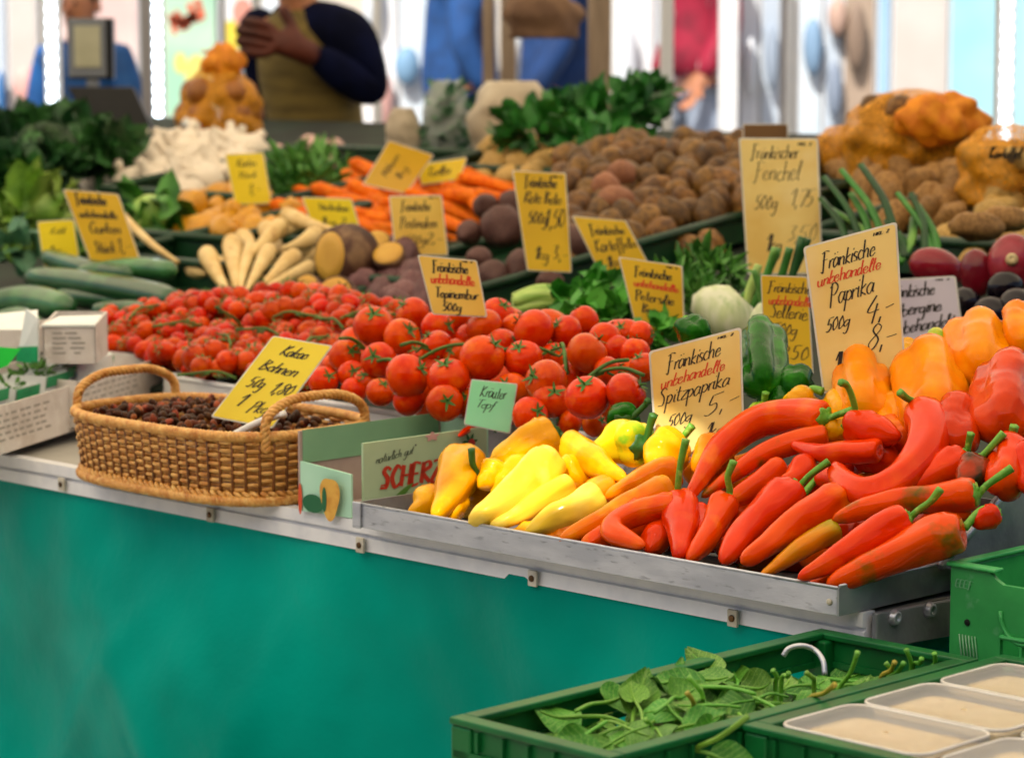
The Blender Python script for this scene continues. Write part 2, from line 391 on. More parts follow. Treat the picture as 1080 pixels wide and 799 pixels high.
# folding bracket on the right end with two bolts
mb = MB(); br = [P(.003, .002, .603), P(.003, .125, .598), P(.003, .215, .640), P(.003, .19, .662), P(.003, .118, .634), P(.003, .002, .638)]
mb.add(br + [p + U * .006 for p in br], [tuple(range(5, -1, -1)), tuple(range(6, 12))] + [(i, (i + 1) % 6, 6 + (i + 1) % 6, 6 + i) for i in range(6)], False)
bevel(part('bracket', mb, M['dsteel'], stall), .0015)
for px, py in ((942, 651), (979, 643)):
    c = on_u(px, py, .009); mb = MB()
    rr = [[c + U * z + W * (r * math.cos(a * math.pi / 8)) + ZV * (r * math.sin(a * math.pi / 8)) for a in range(16)] for r, z in ((.0078, 0), (.0078, .002), (.0062, .0042), (.0062, .0058), (.0035, .0064), (.003, .0045))]
    mb.rings(rr); part('bolt', mb, M['steel'], stall)
# raised side plate of the sloping pepper tray
mb = MB(); q = [on_u(995, 598, .012), on_u(1090, 487, .012)]; 
pl = [q[0], P(.012, .15, .652), P(.012, uw(q[1])[1], .66), q[1]]
mb.add(pl + [p - U * .004 for p in pl], [(0, 1, 2, 3), (7, 6, 5, 4)] + [(i, 4 + i, 4 + (i + 1) % 4, (i + 1) % 4) for i in range(4)], False)
part('side_plate', mb, M['dsteel'], stall)
mb = MB(); mb.tube([q[0] - U * .003, q[1] - U * .003], .0045, 8); part('plate_rim', mb, M['steel'], stall)
# clips that hold the cloth
for px, py in ((65, 511), (222, 543), (380, 575), (562, 610), (773, 652)):
    c = on_w(px, py, -.009); cl = MB(); cl.box(c, (.0062, .0018, .0085)); o = bevel(part('clip', cl, M['clip'], stall), .001)
    e = MB(); e.rings([[c - W * y + U * (r * math.cos(a * math.pi / 6)) + ZV * (r * math.sin(a * math.pi / 6)) for a in range(12)] for r, y in ((.0035, .0015), (.0035, .003), (.0018, .0034))]); part('eyelet', e, M['brass'], o)
# ------------------------------------------------------------------ cloth skirt
mb = MB(); nu, nz = 260, 70; vs = []; fs = []
def fold(u, z):
    k = 1 - z / .61
    a = .045 * math.sin(7.5 * u + 5.5 * z + .6) * (.05 + k) + .036 * math.sin(4.1 * u - 7 * z + 2) * (.08 + k)
    for c_, s_, w_, h_ in ((-.35, .7, .030, .010), (-.62, -.5, .04, .012), (-.95, .9, .035, .011), (-1.25, -.8, .045, .014), (-.12, -.9, .03, .009), (-.78, .35, .03, .009)):
        d_ = (u - c_) + s_ * (.61 - z); a += h_ * math.exp(-(d_ / w_) ** 2) * min(1, k * 2.2)
    a += .030 * noise.noise(Vector((u * 2.2 + z * 2.5, z * 1.2 - u * 1.1, 1.7))) * min(1, k * 3) + .006 * math.exp(-((k - .10) / .08) ** 2) * math.sin(34 * u + 3 * math.sin(5 * u)) * (.4 + .6 * (u > -.8))
    a += .009 * math.sin(23 * u + 9 * z) * max(0, k - .05) * (.5 + .5 * math.sin(3 * u))
    a += .010 * noise.noise(Vector((u * 3.2, z * 3.2 + u * 1.5, 4))) * min(1, .15 + k * 2) + .004 * noise.noise(Vector((u * 11, z * 6, 9))) * min(1, k * 4)
    for px in (-.15, -.46, -.76, -1.06, -1.36): a += .004 * math.exp(-((u - px) / .035) ** 2) * math.exp(-k * 6)
    return a
for i in range(nu + 1):
    u = -4.5 + 4.5 * i / nu
    for j in range(nz + 1):
        z = .606 * (1 - j / nz) + .004
        vs.append(P(u, .004 - .004 * min(1, (.61 - z) * 12) - .022 * (1 - z / .61) - fold(u, z), z))
for i in range(nu):
    for j in range(nz): a = i * (nz + 1) + j; fs.append((a, a + nz + 1, a + nz + 2, a + 1))
o0 = len(vs)
for i in range(31):
    w = i / 30 * 1.2
    for j in range(nz + 1): z = .600 * (1 - j / nz) + .004; vs.append(P(-.002 + .01 * math.sin(9 * w + 3 * z) * (1 - z / .6), w + .004 * (i > 0) - (.022 * (1 - z / .61) + fold(0, z) if i == 0 else 0), z))
for i in range(30):
    for j in range(nz): a = o0 + i * (nz + 1) + j; fs.append((a, a + nz + 1, a + nz + 2, a + 1))
mb.add(vs, fs)
thing('stall_cloth', mb, M['cloth'], 'teal tarpaulin skirt hanging in soft folds below the counter edge', 'cloth')
# ------------------------------------------------------------------ steel tray for the pointed peppers
TU0, TU1, TW0, TW1 = -.672, -.006, -.036, .30
tray = empty('steel_tray', P((TU0 + TU1) / 2, .12, TOP), 'shallow grey steel tray heaped with yellow and orange pointed peppers', 'tray')
mb = MB(); mb.ubox(TU0, TU1, TW0, TW1, .6395, .6425); part('tray_base', mb, M['dsteel'], tray)
mb = MB(); mb.ubox(TU0, TU1, TW0 - .002, TW0, .639, .664); o = bevel(part('front_lip', mb, M['steel'], tray), .0008)
mb = MB(); mb.tube([P(TU0, TW0 - .001, .665), P(TU1, TW0 - .001, .665)], .0018, 8); part('rolled_edge', mb, M['steel'], o)
mb = MB(); mb.ubox(TU1, TU1 + .002, TW0 - .002, TW1, .639, .666); part('side_lip', mb, M['dsteel'], tray)
mb = MB(); mb.tube([P(TU1 + .001, TW0, .667), P(TU1 + .001, TW1, .667)], .0016, 8); part('rolled_edge', mb, M['steel'], tray)
mb = MB(); mb.ubox(TU0 - .002, TU0, TW0 - .004, TW1, .639, .666); part('side_lip', mb, M['dsteel'], tray)
mb = MB(); mb.ubox(TU0 - .003, TU0 + .010, TW0 - .005, TW0 - .0022, .638, .667); bevel(part('corner_plate', mb, M['steel'], tray), .001)
mb = MB(); mb.ubox(TU0, TU1, TW1, TW1 + .002, .639, .70); part('back_lip', mb, M['dsteel'], tray)
c = on_w(875, 635, TW0 - .002); mb = MB()
mb.rings([[c - W * y + U * (r * math.cos(a * math.pi / 6)) + ZV * (r * math.sin(a * math.pi / 6)) for a in range(12)] for r, y in ((.0032, 0), (.0032, .001), (.002, .0018))]); part('rivet', mb, M['clip'], tray)
# ------------------------------------------------------------------ crates
def crate(name, u0, u1, w0, w1, z0, z1, m, label, band=.05, group=None, pitch=.045):
    root = empty(name, P((u0 + u1) / 2, (w0 + w1) / 2, z0), label, 'crate', group)
    t = .006; H = z1 - z0
    # rim: lip running round the top
    mb = MB()
    for (a0, a1, b0, b1) in ((u0 - .004, u1 + .004, w0 - .004, w0 + .012), (u0 - .004, u1 + .004, w1 - .012, w1 + .004), (u0 - .004, u0 + .012, w0 + .0122, w1 - .0122), (u1 - .012, u1 + .004, w0 + .0122, w1 - .0122)):
        mb.ubox(a0, a1, b0, b1, z1 - .006, z1)
    bevel(part('rim', mb, m, root), .0015)
    for axis in ('u', 'w'):
        for side in (0, 1):
            mb = MB(); L0, L1 = (u0, u1) if axis == 'u' else (w0 + t, w1 - t)
            def bx(a, b, lo, hi, th0=0.0, th1=t):
                if axis == 'u':
                    q = (w0 + th0, w0 + th1) if side == 0 else (w1 - th1, w1 - th0); mb.ubox(a, b, q[0], q[1], lo, hi)
                else:
                    q = (u0 + th0, u0 + th1) if side == 0 else (u1 - th1, u1 - th0); mb.ubox(q[0], q[1], a, b, lo, hi)
            bx(L0, L1, z1 - band, z1 - .0062)                                   # solid upper band
            bx(L0, L1, z1 - band - .006, z1 - band - .0002, -.003, t + .003)    # ledge under it
            k = max(3, int((L1 - L0) / pitch)); z = z1 - band - .0062; lvl = 0
            while z - .05 > z0 + .02:
                for i in range(k + 1):
                    a = L0 + (L1 - L0) * i / k; bx(max(L0, a - .006), min(L1, a + .006), z - .04, z - .0002)
                bx(L0, L1, z - .055, z - .0402); z -= .0552; lvl += 1
            bx(L0, L1, z0, z - .0002)
            for i in range(1, 2 * k):                                          # stiffening ribs on the outside
                a = L0 + (L1 - L0) * i / (2 * k); bx(a - .0012, a + .0012, z1 - band + .002, z1 - .008, -.0045, -.0002)
            part('side_wall', mb, m, root)
    for a, b in ((u0, w0), (u1, w0), (u0, w1), (u1, w1)):
        mb = MB(); mb.ubox(a - .003 if a == u0 else a - .02, a + .02 if a == u0 else a + .003, b - .003 if b == w0 else b - .02, b + .02 if b == w0 else b + .003, z0, z1 - .0064); bevel(part('corner_post', mb, m, root), .002)
    mb = MB(); mb.ubox(u0 + t, u1 - t, w0 + t, w1 - t, z0, z0 + .005); part('base', mb, m, root)
    return root
CR = .622
c1 = crate('spinach_crate', -.030, .140, -.500, -.030, .46, CR, M['crate'], 'dark green slotted crate of loose spinach below the tray corner', band=.026, pitch=.055)
mb = MB(); hp = [on_depth(*q) for q in ((826, 692, 2.40), (832, 684, 2.40), (846, 681, 2.40), (860, 686, 2.40), (868, 697, 2.39), (870, 712, 2.385))]
mb.tube(spline(hp, 24), .0026, 8); part('wire_handle', mb, M['steel'], c1)
c2 = crate('tub_crate', .152, .50, -.350, .0, .46, CR, M['crate'], 'dark green crate holding lidded plastic tubs of grain in the corner', band=.026, pitch=.055)
# pale green crate standing right of the stall corner
z3 = .682; p3 = on_z(1003, 597, z3); u3, w3 = uw(p3); z30 = .44
c3 = empty('stacking_crate', P(u3 + .2, w3 + .15, z30), 'lighter green stacking crate with smooth corner and round hole beside the steel bracket', 'crate')
def cbox(name, *a, m=M['crate2'], bv=.003):
    mb = MB(); mb.ubox(*a); return bevel(part(name, mb, m, c3), bv)
uu, ww = u3, w3
# near wall (runs along the stall front direction): smooth corner, then a dipped handle section
mb = MB(); prof = [(0, 0), (.043, 0), (.05, -.006), (.058, -.010), (.33, -.010), (.345, 0), (.40, 0), (.40, -.05), (.345, -.05), (.33, -.055), (.066, -.055), (.056, -.06), (.056, -.242), (0, -.242)]
vs = [P(uu + a, ww, z3 + b) for a, b in prof] + [P(uu + a, ww + .005, z3 + b) for a, b in prof]; n = len(prof)
tri = tessellate_polygon([[Vector((a, b, 0)) for a, b in prof]])
mb.add(vs, [tuple(t) for t in tri] + [tuple(n + i for i in reversed(t)) for t in tri] + [(i, n + i, n + (i + 1) % n, (i + 1) % n) for i in range(n)], False)
part('near_wall', mb, M['crate2'], c3)
cbox('lower_panel', uu + .072, uu + .4, ww + .012, ww + .016, z30, z3 - .075)
cbox('handle_ledge', uu + .0565, uu + .34, ww - .004, ww + .018, z3 - .060, z3 - .0555)
cbox('rim', uu - .003, uu + .052, ww - .004, ww + .010, z3 + .0002, z3 + .004, bv=.0015)
for a in (.078, .12, .17, .22): cbox('rib', uu + a, uu + a + .003, ww - .002, ww + .0118, z30, z3 - .0604, bv=.0005)
mb = MB(); q = [P(uu + .0565 + .024 * (1 - math.cos(t)), ww - .001, z3 - .064 - .028 * math.sin(t) + .03) for t in np.linspace(0, 2.2, 9)]; mb.tube(q, .0022, 6); part('hook_rib', mb, M['crate2'], c3)
cbox('left_wall', uu, uu + .005, ww + .0052, ww + .32, z30, z3)
cbox('left_rim', uu - .003, uu + .009, ww + .0102, ww + .32, z3 + .0002, z3 + .004, bv=.0015)
cbox('far_wall', uu + .0052, uu + .4, ww + .315, ww + .32, z30, z3 - .004)
cbox('far_rim', uu + .0092, uu + .4, ww + .312, ww + .324, z3 - .0036, z3 + .003, bv=.0015)
cbox('right_wall', uu + .395, uu + .4, ww + .0052, ww + .3148, z30, z3)
cbox('base', uu + .0052, uu + .3948, ww + .0202, ww + .3148, z30, z30 + .005)
hole = mat('hole_shadow', '#06140a', rough=.9)
mb = MB(); c = P(uu + .020, ww - .0008, z3 - .050); mb.rings([[c - W * y + U * (.0032 * math.cos(a * math.pi / 8)) + ZV * (.0032 * math.sin(a * math.pi / 8)) for a in range(16)] for y in (0, .0004)]); part('round_hole', mb, hole, c3)
mb = MB()
for i in range(6):
    a = P(uu + .0115 + i * .0035, ww - .0012, z3 - .062); b = a + U * .004 - ZV * .026; mb.tube([a, b], .0007, 5)
part('hatch_relief', mb, mat('worn_relief', '#8fc49a', '#5da872', scale=80, rough=.5), c3)
mb = MB()
ink(mb, [('EEEF', .006, 0, .0035, .019)], (P(uu, ww - .0012, z3 - .018), U, ZV, -W), 0, .0009); part('scuffed_stamp', mb, mat('worn_stamp', '#6fb583', rough=.6), c3)
# ------------------------------------------------------------------ plastic tubs
tubm = NT('milky_tub_plastic'); tr = tubm.new('ShaderNodeBsdfTransparent'); tr.inputs[0].default_value = (.93, .95, .97, 1); mx = tubm.new('ShaderNodeMixShader'); mx.inputs[0].default_value = .22
tubm.b.inputs['Base Color'].default_value = rgba('#dfe3ea'); tubm.b.inputs['Roughness'].default_value = .22
tubm.link(tr.outputs[0], mx.inputs[1]); tubm.link(tubm.b.outputs[0], mx.inputs[2]); tubm.link(mx.outputs[0], tubm.out.inputs[0])
lidm = NT('frosted_lid'); tr = lidm.new('ShaderNodeBsdfTransparent'); mx = lidm.new('ShaderNodeMixShader'); mx.inputs[0].default_value = .28; lidm.b.inputs['Base Color'].default_value = rgba('#f2f0ee'); lidm.b.inputs['Roughness'].default_value = .3
lidm.link(tr.outputs[0], mx.inputs[1]); lidm.link(lidm.b.outputs[0], mx.inputs[2]); lidm.link(mx.outputs[0], lidm.out.inputs[0])
grain = mat('pale_grain', '#e6cf9a', '#c8a670', scale=220, rough=.8, c3='#f0e4c6', scale3=400, bump=.6, bscale=350)
def rrect(cu, cw, hu, hw, r, z):
    pts = []
    for k, (sx, sy) in enumerate(((1, 1), (-1, 1), (-1, -1), (1, -1))):
        for i in range(6):
            a = math.pi / 2 * (k + i / 5); pts.append(P(cu + sx * (hu - r) + r * math.cos(a), cw + sy * (hw - r) + r * math.sin(a), z))
    return pts
rowname = ['nearest', 'middle', 'farthest']; k = 0
for j, cu in enumerate((.238, .392)):
    for i, cw in enumerate((-.285, -.180, -.075)):
        z = CR - .052
        t = empty('plastic_tub', P(cu, cw, z), f'lidded clear tub of pale grain, {rowname[i]} tub in the {"left" if j == 0 else "right"} column of the crate', 'tub', 'clear tubs of pale grain in the crate')
        mb = MB(); mb.rings([rrect(cu, cw, .060, .040, .012, z), rrect(cu, cw, .066, .046, .014, z + .046)], False); part('tub_wall', mb, tubm.m, t)
        mb = MB(); rr = []
        g = [rrect(cu, cw, .059, .039, .012, z + .002), rrect(cu, cw, .065, .045, .013, z + .043), rrect(cu, cw, .05, .032, .012, z + .0455), rrect(cu, cw, .02, .012, .008, z + .0465)]
        mb.rings(g); part('grain', mb, grain, t)
        mb = MB(); mb.rings([rrect(cu, cw, .071, .0505, .016, z + .0465), rrect(cu, cw, .0715, .051, .016, z + .051), rrect(cu, cw, .068, .0475, .015, z + .0525), rrect(cu, cw, .064, .0435, .013, z + .049), rrect(cu, cw, .02, .012, .006, z + .0492), rrect(cu, cw, .002, .002, .001, z + .0492)], False); part('lid', mb, lidm.m, t)
        mb = MB(); mb.tube(rrect(cu, cw, .0705, .050, .016, z + .0515), .0014, 6, closed=True); part('lid_rim', mb, M['sleeve'], t)
# ------------------------------------------------------------------ wicker basket
wick = mat('golden_wicker', '#e0a452', '#c07a2c', scale=60, rough=.5, c3='#ebbc6c', scale3=140, lo3=.5, hi3=.7, bump=.2, bscale=300, rnd=False, coat=.15)
wickd = mat('dark_wicker', '#8a5016', '#5e340c', scale=60, rough=.5, rnd=False, bump=.2, bscale=200)
BC, BU, BW, BH = (-1.024, .052), .184, .112, .086
def sup(t, ku=0.0, z=0.0, e=.62):
    c, s = math.cos(t), math.sin(t)
    return P(BC[0] + (BU + ku) * math.copysign(abs(c) ** e, c), BC[1] + (BW + ku) * math.copysign(abs(s) ** e, s), z)
# equal arc-length parameters round the basket
tt = np.linspace(0, 2 * math.pi, 2000, endpoint=False); pp = np.array([sup(t) for t in tt]); sl = np.concatenate([[0], np.cumsum(np.linalg.norm(np.diff(np.vstack([pp, pp[:1]]), axis=0), axis=1))])
def arc(k): return float(np.interp(k % 1.0 * sl[-1], sl, np.append(tt, 2 * math.pi)))
bask = empty('wicker_basket', P(BC[0], BC[1], TOP), 'golden brown oval wicker basket with two rope handles holding dark beans', 'basket')
NS = 66
mb = MB()
ROWS = 13
for r in range(ROWS):
    z = TOP + .016 + (BH - .026) * r / (ROWS - 1); flare = .008 * (r / ROWS)
    pts = []; n = NS * 4
    for i in range(n):
        k = i / n; ph = math.pi * (k * NS) + (math.pi if r % 2 else 0)
        pts.append(sup(arc(k), flare + .0024 * math.sin(ph) , z + .0006 * math.sin(k * 40 + r)))
    mb.tube(pts, .0025, 6, closed=True)
part('woven_side', mb, wick, bask)
mb = MB()
for i in range(NS):
    k = arc((i + .0) / NS); mb.tube([sup(k, .001, TOP + .004), sup(k, .009, TOP + BH)], .0022, 6)
part('stake', mb, wickd, bask)['kind'] = 'stuff'
def rope(path, rad, strand, twist, nst=2, closed=False):
    mb = MB(); n = len(path)
    for q in range(nst):
        pts = []
        for i in range(n):
            t = path[(i + 1) % n] - path[i - 1] if closed else path[min(i + 1, n - 1)] - path[max(0, i - 1)]
            t = t / np.linalg.norm(t); a = np.cross(t, np.array([.31, .22, .92])); a /= np.linalg.norm(a); b = np.cross(t, a)
            th = twist * 2 * math.pi * i / n + q * 2 * math.pi / nst; pts.append(path[i] + (a * math.cos(th) + b * math.sin(th)) * rad)
        mb.tube(pts, strand, 6, closed=closed)
    return mb
for nm, z, fl in (('rim', TOP + BH - .003, .009), ('foot_rim', TOP + .0075, .004)):
    path = [sup(arc(i / 500), fl, z) for i in range(500)]; part(nm, rope(path, .0026, .0042, 70, 3, True), wick, bask)
path = [sup(arc(i / 500), .002, TOP + .014) for i in range(500)]; part('foot_braid', rope(path, .003, .003, 50, 2, True), wick, bask)
for a0, sgn, hz in ((math.pi, -1, .038), (0.0, 1, .038)):
    f0, f1 = sup(a0 - .5 * sgn, .006, 0), sup(a0 + .5 * sgn, .006, 0); out_ = U * (.006 * sgn)
    def hp(t, z): q = f0 * (1 - t) + f1 * t; return np.array([q[0], q[1], TOP + BH + z]) + out_
    path = spline([hp(.0, -.02), hp(.01, hz * .45), hp(.22, hz * .92), hp(.5, hz), hp(.78, hz * .92), hp(.99, hz * .45), hp(1, -.02)], 90)
    part('handle', rope(path, .0030, .0034, 13, 3), wick, bask)
mb = MB(); mb.rings([[sup(arc(i / 60), -.002, TOP + .003) for i in range(60)], [sup(arc(i / 60), -.004, TOP + .008) for i in range(60)]]); part('base', mb, wickd, bask)
# beans
beanm = mat('dark_bean_skin', '#4a2414', '#200e08', scale=30, rough=.4, hue=.02, val=.6, c3='#8a4a2a', scale3=40, lo3=.55, hi3=.6, spec=.25, tint=(1, .6, .4))
bmesh1 = MB().blob((0, 0, 0), (.0085, .0055, .005), seg=10, rng=7, fn=lambda d: 1 - .12 * max(0, d[1])).mesh('dried_bean', beanm)
for layer in range(2):
    for i in range(20):
        for j in range(11):
            u = BC[0] - .165 + .33 * (i + R.uniform(0, 1)) / 20; w = BC[1] - .095 + .19 * (j + R.uniform(0, 1)) / 11
            a, b = (u - BC[0]) / .172, (w - BC[1]) / .10
            if abs(a) ** 3.2 + abs(b) ** 3.2 > 1 or (layer == 0 and (i + j) % 4): continue
            z = TOP + BH - .019 + .018 * (1 - a * a) + .010 * math.sin(9 * u) + R.uniform(-.003, .003) - (.006 if layer == 0 else 0)
            spawn('dried_bean', [('b', bmesh1)], P(u, w, z), rrot(), R.uniform(.85, 1.15), 'small dried dark brown bean lying in the wicker basket', 'bean', 'dried beans in the wicker basket')
# white scoop
scoop = mat('white_scoop_plastic', '#e6e4e2', rough=.35)
s0, s1 = on_depth(242, 462, 3.125), on_depth(296, 437, 3.10)
sc_ = empty('scoop', s0, 'white plastic scoop lying in the basket under the yellow card', 'scoop')
mb = MB(); mb.tube(spline([s0, s0 * .5 + s1 * .5 + ZV * .002, s1, s1 + U * .004 + ZV * -.004], 14), [.0048] * 11 + [.0052, .005, .003], 10); part('handle', mb, scoop, sc_)
mb = MB(); mb.blob(s0 - U * .014 + W * .03 - ZV * .004, (.024, .018, .008), seg=14, rng=8); part('bowl', mb, scoop, sc_)
# ------------------------------------------------------------------ pale green printed carton
boxg = mat('pale_green_print', '#b8d0aa', '#aac69e', scale=10, rough=.55, rnd=False)
boxm = mat('mint_print', '#bceace', '#aadec0', scale=10, rough=.55, rnd=False)
boxi = mat('pinkish_inner_board', '#b9a19a', '#a8918a', scale=18, rough=.75, rnd=False)
boxin = mat('sage_inner_board', '#86b48e', '#7aa884', scale=10, rough=.6, rnd=False)
B0, B1, BWa, BWb, BZ = -.797, -.716, -.014, .205, TOP + .003
carton = empty('printed_carton', P((B0 + B1) / 2, .1, BZ), 'open pale green vegetable carton printed with red lettering beside the steel tray', 'carton')
zt = TOP + .094; T = .003
mb = MB(); mb.slab([P(B0, BWa, BZ), P(B0, BWb, BZ), P(B0, BWb, zt), P(B0, BWa, zt)][::-1], T); part('long_wall', mb, boxi, carton)
mb = MB(); mb.slab([P(B0 + T + .001, BWa + .004, zt - .037), P(B0 + T + .001, BWb - .004, zt - .037), P(B0 + T + .001, BWb - .004, zt + .001), P(B0 + T + .001, BWa + .004, zt + .001)], .001); part('inner_fold', mb, boxin, carton)
pr0, pr1 = on_u(383, 531, B1), on_u(383, 468, B1); zr = pr1[2]; wr = uw(pr1)[1]
mb = MB(); mb.slab([P(B1, wr, BZ), P(B1, BWb, BZ), P(B1, BWb, zr), P(B1, wr, zr)], T); part('lettered_wall', mb, boxg, carton)
mb = MB(); mb.slab([P(B0, BWa, BZ), P(B1, BWa + .008, BZ), P(B1, BWa + .008, TOP + .052), P(B0, BWa, TOP + .060)], T); part('end_wall', mb, boxm, carton)
mb = MB(); mb.slab([P(B0, BWb, BZ), P(B1, BWb, BZ), P(B1, BWb, zt - .01), P(B0, BWb, zt)], T); part('end_wall', mb, boxm, carton)
mb = MB(); mb.ubox(B0 + .001, B1 - T - .001, BWa + .012, BWb - .002, BZ, BZ + .003); part('base', mb, boxi, carton)
fr = (P(B1 + .0006, wr, BZ), W, ZV, U); hL = zr - BZ
mb = MB(); ink(mb, [('natürlich gut"', .018, hL * .70, .0045, .060, .10)], fr, 0, .0009); part('script_lettering', mb, mat('grey_green_ink', '#4b5a4c', rough=.6), carton)
mb = MB(); ink(mb, [('SCHERZER', .024, hL * .34, .0118, .122, .0)], fr, .0002, .0044)
ink(mb, [('-', .020, hL * .33, .006, .014)], fr, .0002, .003); part('red_lettering', mb, mat('red_print', '#c8381c', rough=.5), carton)
mb = MB()
def disc(mb, frame, cx, cy, rx, ry, off, n=20, fn=None):
    o, ex, ey, nn = frame
    vs = [o + ex * (cx + rx * (fn(2 * math.pi * i / n) if fn else 1) * math.cos(2 * math.pi * i / n)) + ey * (cy + ry * (fn(2 * math.pi * i / n) if fn else 1) * math.sin(2 * math.pi * i / n)) + nn * off for i in range(n)]
    mb.add(vs, [tuple(range(n))], False)
def leafpatch(mb, fr, x0, y0, x1, y1, w, off):
    o, ex, ey, nn = fr; L = math.hypot(x1 - x0, y1 - y0); dx, dy = (x1 - x0) / L, (y1 - y0) / L
    a = [(x0 + (x1 - x0) * t - dy * w * math.sin(math.pi * t) ** .7, y0 + (y1 - y0) * t + dx * w * math.sin(math.pi * t) ** .7) for t in np.linspace(0, 1, 9)]
    b = [(x0 + (x1 - x0) * t + dy * w * math.sin(math.pi * t) ** .7, y0 + (y1 - y0) * t - dx * w * math.sin(math.pi * t) ** .7) for t in np.linspace(1, 0, 9)][1:-1]
    v = [o + ex * p + ey * q + nn * off for p, q in a + b]; mb.add(v, [tuple(range(len(v)))], False)
leafpatch(mb, fr, .032, .004, .075, hL * .36, .004, .0004); leafpatch(mb, fr, .075, .003, .13, hL * .3, .003, .0005)
part('leaf_print', mb, mat('leaf_green_print', '#5a8a34', rough=.5), carton)
mb = MB(); disc(mb, fr, .165, hL * .80, .013, .013, .0003, 28, lambda t: .7 + .3 * math.sin(7 * t)); part('leaf_print', mb, mat('dark_leaf_print', '#1e6a34', rough=.5), carton)
mb = MB(); disc(mb, fr, .167, hL * .78, .006, .007, .0006); part('fruit_print', mb, mat('red_fruit_print', '#c62a1e', rough=.5), carton)
mb = MB(); disc(mb, fr, .105, hL * .97, .012, .006, .0003, 24, lambda t: .75 + .25 * math.sin(5 * t)); part('flower_print', mb, mat('pink_flower_print', '#d9a9a4', rough=.5), carton)
fr2 = (P(B0, BWa - .0006, BZ), U, ZV, -W)
mb = MB(); disc(mb, fr2, .055, .021, .0165, .024, .0004, 30, lambda t: 1 + .12 * math.sin(3 * t)); part('squash_print', mb, mat('yellow_squash_print', '#e3b04a', '#d09030', scale=60, rough=.5), carton)
mb = MB(); disc(mb, fr2, .026, .011, .018, .0105, .0003); disc(mb, fr2, .046, .018, .004, .014, .0008); part('leaf_print', mb, mat('deep_green_print', '#15653c', rough=.5), carton)
mb = MB(); disc(mb, fr2, .004, .014, .0035, .018, .0005); part('fruit_print', mb, mat('orange_fruit_print', '#d9532c', rough=.5), carton)
# ------------------------------------------------------------------ white trays that hold the tomatoes
def wtray(u0, w0, u1, w1, dep, zt, h, label):
    a, b = P(u0, w0, 0), P(u1, w1, 0); ex = (b - a) / np.linalg.norm(b - a); ey = np.array([-ex[1], ex[0], 0]); L = np.linalg.norm(b - a)
    o = empty('white_tray', (a + b) / 2 + ey * dep / 2 + ZV * (zt - h), label, 'tray')
    def wall(name, p, q, n): 
        mb = MB(); mb.slab([p + ZV * (zt - h), q + ZV * (zt - h), q + ZV * zt, p + ZV * zt], .004); part(name, mb, M['white'], o)
        mb = MB(); mb.tube([p + ZV * zt - n * -.002, q + ZV * zt - n * -.002], .004, 8); part('rim', mb, M['white'], o)
    wall('front_wall', a, b, ey); wall('side_wall', b, b + ey * dep, -ex); wall('back_wall', b + ey * dep, a + ey * dep, -ey); wall('side_wall', a + ey * dep, a, ex)
    mb = MB(); mb.slab([a + ZV * (zt - h + .004), b + ZV * (zt - h + .004), b + ey * dep + ZV * (zt - h + .004), a + ey * dep + ZV * (zt - h + .004)], .004); part('base', mb, M['white'], o)
q0, q1, q2 = uw(on_z(172, 397, .702)), uw(on_z(424, 430, .712)), uw(on_z(660, 466, .712))
wtray(q0[0], q0[1], q1[0], q1[1], .34, .702, .060, 'white plastic tray of cherry tomatoes behind the wicker basket')
wtray(q1[0] + .006, q1[1], q2[0], q2[1], .40, .712, .066, 'white plastic tray of large red tomatoes behind the green carton')
# ================================================================== produce
def pepmat(name, a, b, patch, s=14, lo=.52, hi=.68, rough=.24, coat=.3):
    return mat(name, a, b, scale=s, lo=.38, hi=.66, c3=patch, scale3=27, lo3=lo, hi3=hi, rough=rough * .8, coat=coat * .95, cior=1.5, spec=.2, tint=tuple(min(1, .05 + .95 * c / max(lin(a))) for c in lin(a)), sss=0, bump=.08, bscale=26, bdist=.006)
PM = {
 'red': pepmat('glossy_red_orange_skin', '#ea3c02', '#d62602', '#ee5a04', lo=.55, hi=.8),
 'orange': pepmat('orange_pepper_skin', '#f05202', '#e43a00', '#f27a04', lo=.5, hi=.75),
 'mix': pepmat('orange_pepper_skin_ripening', '#ee5202', '#e23c02', '#5c5a0c', lo=.5, hi=.66),
 'olive': pepmat('half_ripe_olive_skin', '#a89012', '#e07a0a', '#4c6410', lo=.5, hi=.66),
 'dark': pepmat('dark_ripening_skin', '#6a3010', '#c83208', '#26280c', lo=.45, hi=.6),
 'amber': pepmat('amber_pepper_skin', '#f58a08', '#f06a06', '#f5a80e', lo=.5, hi=.7),
 'yellow': pepmat('yellow_pepper_skin', '#eca604', '#e89402', '#f2bc0e', lo=.5, hi=.7),
 'lemon': pepmat('sunlit_yellow_pepper_skin', '#f8cf44', '#f4c428', '#fad860', lo=.5, hi=.7),  # paler copy of the yellow skin, sunlight put into its colour
 'ylgreen': pepmat('yellow_green_pepper_skin', '#f2c60c', '#cfc414', '#7fae1e', lo=.44, hi=.58),
 'bell': pepmat('orange_bell_skin', '#f99204', '#f57c02', '#fba410', lo=.5, hi=.75, rough=.28, coat=.2),
 'bellred': pepmat('red_orange_bell_skin', '#e04402', '#cc3002', '#b02002', lo=.5, hi=.7),
 'green': pepmat('dark_green_pepper_skin', '#17560a', '#0f4206', '#2a7812', lo=.5, hi=.7, coat=.06),
}
stemm = mat('green_pepper_stem', '#6fae30', '#549a24', scale=60, rough=.45, c3='#9cc850', scale3=120, lo3=.55, hi3=.7)
stemd = mat('dark_green_stem', '#2f6a1c', '#245414', scale=60, rough=.5)
